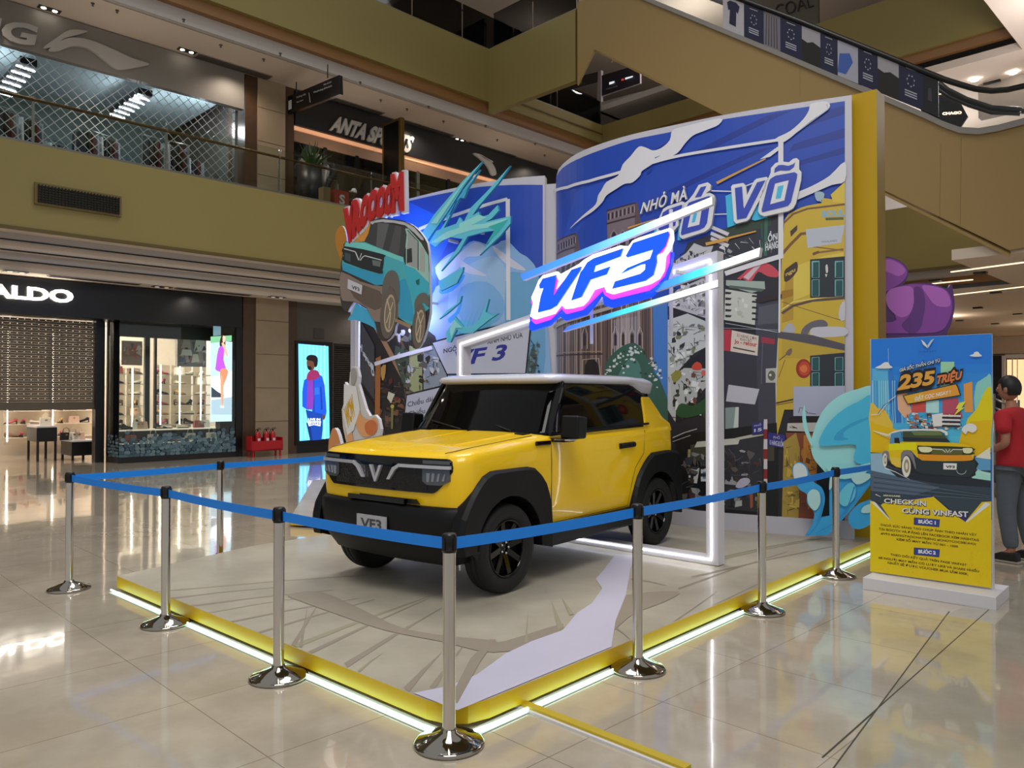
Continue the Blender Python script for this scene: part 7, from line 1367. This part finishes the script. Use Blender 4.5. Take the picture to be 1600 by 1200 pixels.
# wheels
def wheel(x, s):
    w = thing('wheel_tmp', (0, 0, 0)); bpy.data.objects.remove(w)
    yc = s * .70; ax = (0, s, 0); C_ = (x, yc, .335)
    mb = MB(); mb.lathe([(.215, -.085), (.25, -.095), (.31, -.092), (.328, -.075), (.335, -.045), (.335, -.03), (.328, -.028), (.328, -.022), (.335, -.02), (.335, .02), (.328, .022), (.328, .028), (.335, .03), (.335, .05), (.328, .075), (.312, .092), (.285, .098), (.25, .094), (.222, .082), (.215, .07)], RUB, 48, c=C_, ax=ax); ty = mb.build('wheel', car, local=True)
    mb = MB(); mb.lathe([(.216, -.08), (.205, -.06), (.200, .05), (.214, .075), (.220, .084), (.212, .088), (.200, .07), (.196, .045)], BG, 40, c=C_, ax=ax); mb.lathe([(0, .04), (.06, .045), (.065, .02), (0, .02)], BG, 24, c=C_, ax=ax)
    for k in range(8):
        t = 2 * math.pi * k / 8 + .2; dx, dz = math.cos(t), math.sin(t); a = Vector((x + dx * .045, yc + s * .035, .335 + dz * .045)); b = Vector((x + dx * .205, yc + s * .055, .335 + dz * .205)); mb.bar(a, b, .045, .02, BG, up=Vector((0, 1, 0)))
    mb.lathe([(0, .0), (.20, .0)], BP, 30, c=C_, ax=ax); mb.build('rim', ty, local=True)
    mb = MB()
    for k in range(5): t = 2 * math.pi * k / 5; mb.ball((x + .042 * math.cos(t), yc + s * .052, .335 + .042 * math.sin(t)), .009, .009, .009, CHM, 8, 6)
    mb.build('wheel_nut', ty, local=True)
for x in AX:
    for s in (-1, 1): wheel(x, s)

# ------------------------------------------------------------------ escalator with poster film
UE = 16.4
es = thing('escalator', W(UE, 8.5, 9), 0, 'olive clad escalator with navy poster film along its balustrade, rising to the left', 'escalator')
def ev(px, py, u=UE): p = onmu(px, py, u); return (p.dot(MV), p.z)
def emu(pts, u, th, m, name, par=es, label=None, bevel=0):       # slab in the plane u = const, given by (v, z)
    mb = MB(); mb.prism([W(u, v, z) for v, z in pts], MU * th, m); return mb.build(name, par, label=label)
OLE = mat('olive_gold_cladding', '#9f8452', .5, noise=.03, nscale=.5)
vl = 13.9
pA, pB = ev(1127, 47), ev(1450, 180); slp = (pB[1] - pA[1]) / (pB[0] - pA[0])
top = lambda v: pA[1] + slp * (v - pA[0])
vtop = 12.8
curve = [ev(1450, 183), ev(1475, 195), ev(1500, 204), ev(1530, 206), ev(1560, 201), ev(1610, 188)]
pb1, pb2 = ev(1090, 160), ev(1577, 402); bs_ = (pb2[1] - pb1[1]) / (pb2[0] - pb1[0]); bot = lambda v: pb1[1] + bs_ * (v - pb1[0])
vend = curve[-1][0] - .9
outl = [(vl, 12.5), (vtop, 12.5), (vtop - .4, top(vtop - .4))] + [(8.5, top(8.5))] + curve + [(vend, curve[-1][1]), (vend, 4.35), (pb2[0], 4.25)] + [(vl - .6, bot(vl - .6)), (vl, 10.2)]
emu(outl, UE, .06, OLE, 'side_cladding')
emu([(v, z + (1.1 if z < bot(v) + .05 or z < 4.4 else 0)) for v, z in outl], UE + 1.5, .06, OLE, 'side_cladding')
mb = MB(); mb.prism([W(UE, vl - .6, bot(vl - .6)), W(UE, pb2[0], pb2[1]), W(UE + 1.56, pb2[0], pb2[1] + 1.1), W(UE + 1.56, vl - .6, bot(vl - .6) + 1.1)], (0, 0, .05), OLE); mb.build('soffit', es)
# balustrade film
def pt_(px): v = vof(px, UE); return v
H_ = .86
edges = [1130, 1163, 1198, 1228, 1262, 1288, 1312, 1340, 1376, 1408, 1445, 1480]
edges = [1132, 1165, 1196, 1222, 1256, 1285, 1312, 1344, 1375, 1408, 1446, 1470]
cols = ['#b9b6bd', '#17193d', '#77737c', '#17193d', '#15130f', '#17193d', '#a9a9bb', '#17193d', '#1a1712', '#17193d', '#121218']
FU = UE - .03
lean = .22
for i, c in enumerate(cols):
    v0, v1 = vof(edges[i], FU), vof(edges[i + 1], FU); mb = MB(); m = mat('poster_film_' + c.strip('#'), c, .35, noise=.05)
    q = [(v0, top(v0) + .05), (v1, top(v1) + .05), (v1 + lean * .0, top(v1) + H_), (v0, top(v0) + H_)]
    mb.prism([W(FU, v, z) for v, z in q], MU * .012, m); po = mb.build('poster_film', es)
    ln = MB(); W3 = mat('film_white_print', '#b4b4c4', .5); mid = (v0 + v1) / 2; w = abs(v1 - v0)
    def P(s_, t_): v = v0 + (v1 - v0) * s_; return W(FU - .004, v, top(v) + .05 + (H_ - .05) * t_)
    if c == '#17193d':
        for t in (.20, .26, .32): ln.add([P(.25, t), P(.75, t), P(.75, t + .03), P(.25, t + .03)], [(0, 1, 2, 3)], W3)
        ln.add([P(.3, .88), P(.7, .88), P(.7, .90), P(.3, .90)], [(0, 1, 2, 3)], W3)
        for k in range(7): a = k / 7 * 6.28; ln.add([P(.5 + .14 * math.cos(a), .6 + .13 * math.sin(a)), P(.5 + .18 * math.cos(a + .3), .6 + .16 * math.sin(a + .3)), P(.5 + .14 * math.cos(a + .6), .6 + .12 * math.sin(a + .6))], [(0, 1, 2)], W3)
    elif i == 0: ln.add([P(.2, .82), P(.35, .9), P(.65, .9), P(.8, .82), P(.72, .6), P(.64, .64), P(.62, .2), P(.3, .22), P(.34, .64), P(.26, .6)], [(0, 1, 2, 3, 4, 5, 6, 7, 8, 9)], mat('film_navy', '#14163a', .5))
    elif c == '#a9a9bb': ln.add([P(0, .1), P(.4, .12), P(.75, .5), P(.6, .7), P(.1, .6)], [(0, 1, 2, 3, 4)], mat('film_blue', '#3a5cb0', .5))
    elif c == '#1a1712' or c == '#15130f': ln.add([P(0, .6), P(.3, .55), P(.6, .62), P(1, .55), P(1, .95), P(0, .95)], [(0, 1, 2, 3, 4, 5)], mat('film_pale', '#a39fa8', .5))
    elif c == '#77737c':
        for k in range(5): ln.add([P(.1 + k * .17, .05), P(.16 + k * .17, .05), P(.2 + k * .15, .9), P(.16 + k * .15, .9)], [(0, 1, 2, 3)], mat('film_line', '#3f3a48', .5))
    else: ln.add([P(.3, .3), P(.6, .3), P(.55, .6), P(.35, .6)], [(0, 1, 2, 3)], mat('film_line', '#3f3a48', .5))
    ln.build('print', po)
cg = [(v, z) for v, z in curve]
mb = MB(); prev = (vof(1470, FU), top(vof(1470, FU))); pts = [prev] + cg[1:]; vs = []
for v, z in pts: vs += [W(FU, v, z), W(FU, v, z + H_)]
mb.add(vs, [(2 * i, 2 * i + 2, 2 * i + 3, 2 * i + 1) for i in range(len(pts) - 1)], GL); mb.build('glass_panel', es); mb = MB()
pts = [(vtop, top(vtop)), (vof(1132, FU), top(vof(1132, FU)))]; vs = []
for v, z in pts: vs += [W(FU, v, z), W(FU, v, z + H_)]
mb.add(vs, [(0, 2, 3, 1)], GL); mb.build('glass_panel', es)
HR = mat('black_handrail', '#08080a', .4)
hr = [W(FU, v, top(v) + H_ + .04) for v in (vtop, 11, 9, 7.5)] + [W(FU, *ev(*q, u=FU)) for q in ((1440, 110), (1475, 124), (1500, 132), (1525, 139), (1550, 142), (1575, 140), (1610, 132))]
mb = MB(); mb.tube(hr, .055, HR, 8); mb.build('handrail', es)
mb = MB(); mb.tube([p + MU * 1.5 for p in hr], .055, HR, 8); mb.build('handrail', es)
mb = MB(); sk = mat('escalator_skirt_grey', '#8f8a86', .4); 
vs = []; pts = [(v, top(v)) for v in (vtop, 10, 8)] + cg
for v, z in pts: vs += [W(FU - .02, v, z - .06), W(FU - .02, v, z + .06), W(UE + .06, v, z + .06)]
fs = []
for i in range(len(pts) - 1): a = 3 * i; fs += [(a, a + 3, a + 4, a + 1), (a + 1, a + 4, a + 5, a + 2)]
mb.add(vs, fs, sk); mb.build('skirt', es)
# joints in the cladding
mb = MB(); 
for a, b in (((1470, 225), (1468, 348)), ((1502, 215), (1500, 362)), ((1250, 90), (1250, 150))): mb.bar(W(UE - .001, *ev(*a)), W(UE - .001, *ev(*b)), .006, .004, mat('cladding_joint', '#8a7644', .6))
mb.build('panel_joint', es)
# landing slab of the top storey between escalator and left slab
mall_obj('wall_landing', [(16.4, 16.6, 13.98, 17.5, 10.35, 12.35, OL), (16.6, 18.3, 13.98, 17.5, 12.0, 12.2, mat('landing_soffit', '#8e7b5e', .6)), (16.45, 16.6, 13.9, 13.98, 10.3, 12.3, OLD)])
balustrade('glass_balustrade', [14.0, 15.7, 17.4], 16.5, 12.35, 1.1, 'glass balustrade on the escalator landing at the top', along='v')
# second escalator lip far right, black curved rail ends
mb = MB(); mb.tube([W(UE + 1.2, *ev(*q, u=UE + 1.2)) for q in ((1452, 118), (1480, 140), (1510, 155), (1550, 168), (1595, 171))], .05, HR, 8); mb.tube([W(UE + 1.2, *ev(*q, u=UE + 1.2)) for q in ((1452, 130), (1485, 152), (1515, 165), (1550, 176), (1595, 178))], .04, HR, 8); mb.build('inner_handrail', es)
# wordmark sign on the top storey
mb = MB(); u_ = 24; v0, v1 = vof(1282, u_), vof(1150, u_); mb.mbox(u_, u_ + .1, v0, v1, 12.9, 15.0, mat('grey_wordmark_board', '#6a6862', .5)); wb = mb.build('shop_fascia', label='grey shop fascia with thin dark letters WACOAL at the top', cat='shop sign')
S = Flat(W(u_ - .02, 0), MV); mb = MB(); solidtext(mb, S, 'WACOAL', [(1172, 42), (1272, 10), (1268, -9), (1172, 18)], .02, -.01, mat('dark_letters', '#2d2b2c', .5), MATS['dark_letters'], bold=-.012); mb.build('lettering', wb)
# shop board seen through the gap, upper storey
u_ = 24.5; root = thing('shop_board', W(u_, 15.5, 11.9), 0, 'dark shop board with small brand marks seen in the gap under the landing', 'sign')
S = Flat(W(24.6, 0), MV)
mb = MB(); slab(mb, S, [(940, 150), (1000, 130), (1000, 100), (940, 118)], 0, -.1, mat('dark_violet_board', '#231c2c', .5), PRW)
slab(mb, S, [(935, 175), (1003, 150), (1003, 143), (938, 160)], .02, -.1, mat('pale_frame', '#9b9298', .5), PRW); slab(mb, S, [(933, 175), (940, 174), (940, 110), (935, 112)], .03, -.1, MATS['pale_frame'], PRW); slab(mb, S, [(860, 150), (935, 128), (935, 112), (860, 130)], .0, -.05, mat('dark_band', '#3a3636', .5), PRW)
mb.build('panel', root)
A = Art(S, .002); A.k = 20; A.poly(em('#dfe4ea', .8), [(953, 133), (961, 130), (961, 127), (953, 129)]); A.poly(em('#c23a3a', .7), [(972, 127), (976, 126), (976, 123), (972, 124)]); A.poly(em('#dfe4ea', .8), [(978, 125), (990, 121), (990, 119), (978, 122)]); A.text('#9a94a0', 'WELCOME', [(948, 141), (966, 136), (966, 134), (948, 139)])
A.mb.build('marks', root)
mb = MB(); slab(mb, S, [(935, 188), (1100, 150), (1100, 128), (1003, 150), (935, 172)], .0, -.1, mat('dark_green_glass', '#23261f', .3), PRW); A = Art(S, .004); A.k = 10; A.text(em('#dfe8d8', .9), 'lyfe', [(1008, 164), (1052, 152), (1052, 143), (1008, 155)], bold=.02, shear=.15); A.poly(em('#e0e05a', 1), ell(1034, 149, 4, 4)); mb.build('dark_shopfront', root); A.mb.build('neon_lettering', root)
# bright upper storey on the right with a dark lintel
mall_obj('trim_5', [(24.0, 24.3, -16, 6, 9.2, 10.1, mat('taupe_lintel', '#8d8178', .6)), (30, 30.2, -16, 17, 6.6, 10.1, mat('bright_shop_wall', '#cdc8c4', .7))])
mb = MB(); S = Flat(W(23.9, 0), MV)
u_ = 20.5; root = thing('lit_lettering_board', W(u_, 5.2, 6.7), 0, 'black glass board with warm lit letters CHAGO beside the escalator foot', 'sign')
S = Flat(W(18.6, 0), MV); mb = MB(); slab(mb, S, [(1446, 190), (1500, 200), (1512, 182), (1494, 148), (1440, 128), (1430, 150)], .0, -.05, BLK, BLK); mb.build('panel', root)
A = Art(S, .002); A.k = 10; A.text(em('#ffd9b0', 3), 'CHAGO', [(1473, 180), (1503, 178), (1503, 174), (1473, 176)], bold=.04); A.text(em('#ffd9b0', 2.5), 'CHAGO', [(1464, 148), (1492, 148), (1492, 144), (1464, 144)], bold=.04); A.mb.build('lettering', root)
for u, v, e in ((20, 0, 60), (25, 2, 70), (26, 8, 55), (19.5, 3.2, 50)): point('right_gallery_downlight', W(u, v, 8.6), e * 3.2, (1, .96, .97), .4)
point('top_gallery_fill', W(24, 15, 14.2), 120, (1, .92, .85), .4); point('top_gallery_fill', W(12, 20, 14.6), 70, (1, .95, .85), .4)  # fill points added to brighten the top storey, no fittings there
for (px, py) in ((1583, 112), (1523, 123)): p = onz(px, py, 10.1); mb = MB(); mb.lathe([(0, -.05), (.09, -.05), (.1, -.02), (0, -.02)], em('#fff7ea', 22), 12, c=p); mb.build('ceiling_spot', label='bright round ceiling spot in the upper gallery, ' + ('right' if px > 1550 else 'left') + ' one', cat='downlight')
for i, (px, py) in enumerate(((1551, 128), (1580, 165))): p = onz(px, py, 10.1); mb = MB(); mb.mbox(p.dot(MU) - .1, p.dot(MU) + .1, p.dot(MV) - .2, p.dot(MV) + .2, 10.05, 10.1, BLK); mb.build('ceiling_vent', label='small black ceiling vent in the bright upper gallery, ' + ('left' if i == 0 else 'right') + ' one', cat='vent')
# lower gallery on the right: recessed strips and fittings
for i, (a, b) in enumerate((((1440, 445), (1520, 437)), ((1480, 462), (1600, 448)), ((1486, 425), (1600, 410)))):
    p, q = onz(*a, 4.19), onz(*b, 4.19); mb = MB(); mb.bar(p, q, .05, .02, em('#ffdcb4', 1.6)); mb.build('cove_light', label='thin warm cove light in the lower right ceiling, ' + ('upper left', 'lower', 'upper right')[i] + ' one', cat='light strip')
for fi, (px, py) in enumerate(sorted(((1532, 425), (1556, 456), (1462, 437), (1528, 480), (1500, 500), (1590, 490), (1555, 505)))): p = onz(px, py, 4.2); mb = MB(); mb.mbox(p.dot(MU) - .08, p.dot(MU) + .08, p.dot(MV) - .12, p.dot(MV) + .12, 4.16, 4.2, BLKM); mb.build('ceiling_fitting', label='small dark fitting in the lower right ceiling, %s from the left' % ORD[fi], cat='ceiling fitting', group='dark fittings in the lower right ceiling')
for u, v, e in ((26, 2, 70), (33, 6, 90), (28, 8, 50), (20, -1, 40)): point('lower_right_downlight', W(u, v, 3.9), e, (1, .82, .62), .15)
# far shop front with a lit window
root = thing('far_shop_front', W(39.6, 10.5, 0), 0, 'cream shop front with a lit window far behind the standing poster', 'shop front')
S = Flat(W(39.7, 0), MV); mb = MB(); slab(mb, S, [(1490, 528), (1640, 520), (1640, 552), (1490, 554)], .1, 0, mat('cream_fascia', '#c9b3a0', .6), PRW); slab(mb, S, [(1540, 556), (1567, 556), (1567, 690), (1540, 690)], .1, 0, BLK, BLK); slab(mb, S, [(1567, 556), (1572, 556), (1572, 690), (1567, 690)], .2, 0, WHT, WHT)
slab(mb, S, [(1572, 554), (1640, 553), (1640, 559), (1572, 560)], .2, 0, WHT, WHT); mb.build('fascia', root)
mb = MB(); slab(mb, S, [(1574, 562), (1640, 561), (1640, 690), (1574, 690)], .05, 0, em('#f0c896', 1.1), PRW); slab(mb, S, [(1582, 560), (1583.5, 560), (1583.5, 690), (1582, 690)], .12, 0, PRW, PRW); slab(mb, S, [(1590, 560), (1591, 560), (1591, 690), (1590, 690)], .12, 0, PRW, PRW); mb.build('lit_window', root)
mb = MB(); p = onmv(1530, 400, 0) if False else None
S2 = Flat(W(12.5, 3.2), MV)
mb = MB()
for k in range(2): mb.tube([onmu(1552, 622 + k * 14, 14), onmu(1590, 640 + k * 14, 14)], .02, STEEL, 6)
mb.tube([onmu(1590, 625, 14), Vector((onmu(1590, 625, 14).x, onmu(1590, 625, 14).y, 0))], .03, STEEL, 6); mb.tube([onmu(1552, 615, 14), Vector((onmu(1552, 615, 14).x, onmu(1552, 615, 14).y, 0))], .03, STEEL, 6)
mb.build('steel_railing', label='steel railing beside the person in red', cat='railing')

# ------------------------------------------------------------------ person in a red shirt
def skin_body(name, joints, edges, parent, m, sub=2, root=0):
    me = bpy.data.meshes.new(name); me.from_pydata([j[:3] for j in joints], edges, []); o = bpy.data.objects.new(name, me); COL.objects.link(o); o.parent = parent
    me.skin_vertices.new() if hasattr(me.skin_vertices, 'new') and not me.skin_vertices else None
    sk_ = o.modifiers.new('skin', 'SKIN'); sk_.use_smooth_shade = True
    if not me.skin_vertices:
        bpy.context.view_layer.objects.active = o
    for i, j in enumerate(joints):
        v = me.skin_vertices[0].data[i]; r_ = j[3]; v.radius = r_ if isinstance(r_, tuple) else (r_, r_); v.use_root = (i == root)
    ss = o.modifiers.new('sub', 'SUBSURF'); ss.levels = sub; ss.render_levels = sub; me.materials.append(m); WM[o.name] = WM.get(parent.name, Matrix.Identity(4)); return o
PX, PD = 4.86, 7.55
pr_ = thing('person', (PX, PD, 0), R(35), 'person in a red T-shirt and grey jeans seen from behind, at the right edge', 'person')
SKN = mat('skin', '#a8735a', .5, noise=.05); JEA = mat('grey_blue_jeans', '#5c626c', .8, noise=.15, nscale=20); RTS = mat('red_cotton', '#b51f2b', .8, noise=.06, nscale=10); HAI = mat('black_hair', '#0c0a0b', .5, noise=.2, nscale=60)
# local: +y is the way he faces, +x his right
J = [(0, 0, .95, (.12, .09)), (0, 0, 1.10, (.11, .08)), (0, .0, 1.28, (.12, .09)), (0, 0, 1.40, (.10, .07)), (0, .01, 1.50, (.055, .055)), (0, .03, 1.56, (.055, .06)),
     (-.10, 0, .88, .095), (-.11, .02, .50, .062), (-.12, -.03, .10, .042), (-.13, .09, .045, .035),
     (.10, 0, .88, .095), (.12, -.03, .50, .062), (.13, -.10, .10, .042), (.14, .02, .045, .035),
     (-.18, 0, 1.385, .05), (-.25, -.04, 1.14, .042), (-.16, .17, 1.05, .030), (-.12, .22, 1.06, .026),
     (.18, 0, 1.385, .05), (.25, -.04, 1.14, .042), (.17, .16, 1.08, .030), (.13, .21, 1.10, .026)]
E_ = [(0, 1), (1, 2), (2, 3), (3, 4), (4, 5), (0, 6), (6, 7), (7, 8), (8, 9), (0, 10), (10, 11), (11, 12), (12, 13), (3, 14), (14, 15), (15, 16), (16, 17), (3, 18), (18, 19), (19, 20), (20, 21)]
skin_body('body', J, E_, pr_, SKN)
mb = MB(); mb.ball((0, .035, 1.665), .075, .095, .118, SKN, 20, 14)
mb.ball((0, .128, 1.655), .014, .022, .022, SKN, 8, 6); mb.ball((-.078, .03, 1.655), .012, .022, .032, SKN, 8, 6); mb.ball((.078, .03, 1.655), .012, .022, .032, SKN, 8, 6)
for s in (-1, 1): mb.ball((s * .03, .118, 1.675), .012, .008, .007, mat('eye_white', '#d8d4d0', .3), 8, 6); mb.ball((s * .03, .125, 1.675), .005, .004, .005, HAI, 6, 5)
mb.ball((0, .122, 1.607), .024, .008, .008, mat('lips', '#8a4a44', .5), 8, 6); mb.build('head', pr_, local=True)
mb = MB(); vs = []; fs = []; n1, n2 = 24, 12
for i in range(n2 + 1):
    for k in range(n1):
        a = 2 * math.pi * k / n1; front = math.sin(a) > .35; tmax = (1.15 if front else 2.15) if not (0 < math.sin(a) <= .35) else 1.75; t = tmax * i / n2
        vs.append((.086 * math.sin(t) * math.cos(a), .03 + .108 * math.sin(t) * math.sin(a), 1.672 + .128 * math.cos(t)))
for i in range(n2):
    for k in range(n1): fs.append((i * n1 + k, i * n1 + (k + 1) % n1, (i + 1) * n1 + (k + 1) % n1, (i + 1) * n1 + k))
mb.add(vs, fs, HAI, True); mb.build('hair', pr_, local=True)
def tubeloft(rings, m, name, par, n=20):
    mb = MB(); vs = []; fs = []
    for (cx, cy, cz, rx, ry) in rings:
        for k in range(n): a = 2 * math.pi * k / n; vs.append((cx + rx * math.cos(a), cy + ry * math.sin(a), cz))
    for i in range(len(rings) - 1):
        for k in range(n): fs.append((i * n + k, i * n + (k + 1) % n, (i + 1) * n + (k + 1) % n, (i + 1) * n + k))
    mb.add(vs, fs, m, True); return mb.build(name, par, local=True)
sh = skin_body('shirt', [(0, 0, .80, (.20, .16)), (0, 0, 1.0, (.18, .14)), (0, 0, 1.15, (.172, .13)), (0, 0, 1.30, (.18, .135)), (0, 0, 1.42, (.155, .105)), (0, .008, 1.49, (.075, .075)), (-.20, 0, 1.405, .078), (-.265, -.03, 1.23, .072), (.20, 0, 1.405, .078), (.265, -.03, 1.23, .072)], [(0, 1), (1, 2), (2, 3), (3, 4), (4, 5), (4, 6), (6, 7), (4, 8), (8, 9)], pr_, RTS)
skin_body('jeans', [(0, 0, .93, (.16, .125)), (-.10, 0, .84, .112), (-.113, .02, .50, .085), (-.122, -.03, .12, .070), (.10, 0, .84, .112), (.123, -.03, .50, .085), (.132, -.10, .12, .070)], [(0, 1), (1, 2), (2, 3), (0, 4), (4, 5), (5, 6)], pr_, JEA)
for sx, y0 in ((-.125, .03), (.135, -.04)):
    mb = MB(); mb.prism([(sx, y0 - .13, 0), (sx, y0 + .15, 0), (sx, y0 + .15, .04), (sx, y0 + .02, .10), (sx, y0 - .12, .10)], (.085 * (1 if sx > 0 else -1) * 0 + .09, 0, 0), mat('dark_shoe', '#1a1718', .6)); mb.box((sx + .045, y0 + .01, .012), (.10, .30, .024), mat('pale_sole', '#a89f92', .6)); 
    for i in range(len(mb.v)): mb.v[i] = (mb.v[i][0] - .045, mb.v[i][1], mb.v[i][2])
    mb.build('shoe', pr_, local=True, bevel=.012)
# hands
def hand(side, cx, cy, cz):
    mb = MB(); s = side
    mb.ball((cx, cy + .035, cz), .035, .05, .016, SKN, 12, 8)
    for k in range(4):
        L = (.062, .072, .066, .05)[k]; x = cx + s * (.026 - k * .017); mb.tube([(x, cy + .06, cz), (x - s * .004, cy + .06 + L * .5, cz + .012), (x - s * .008, cy + .06 + L * .8, cz - .01)], [.0095, .0085, .0065], SKN, 8)
    mb.tube([(cx + s * -.03, cy + .015, cz), (cx + s * -.052, cy + .045, cz + .014), (cx + s * -.05, cy + .075, cz + .02)], [.012, .0105, .008], SKN, 8); mb.build('hand', pr_, local=True)
hand(1, -.12, .22, 1.062); hand(-1, .13, .21, 1.102)
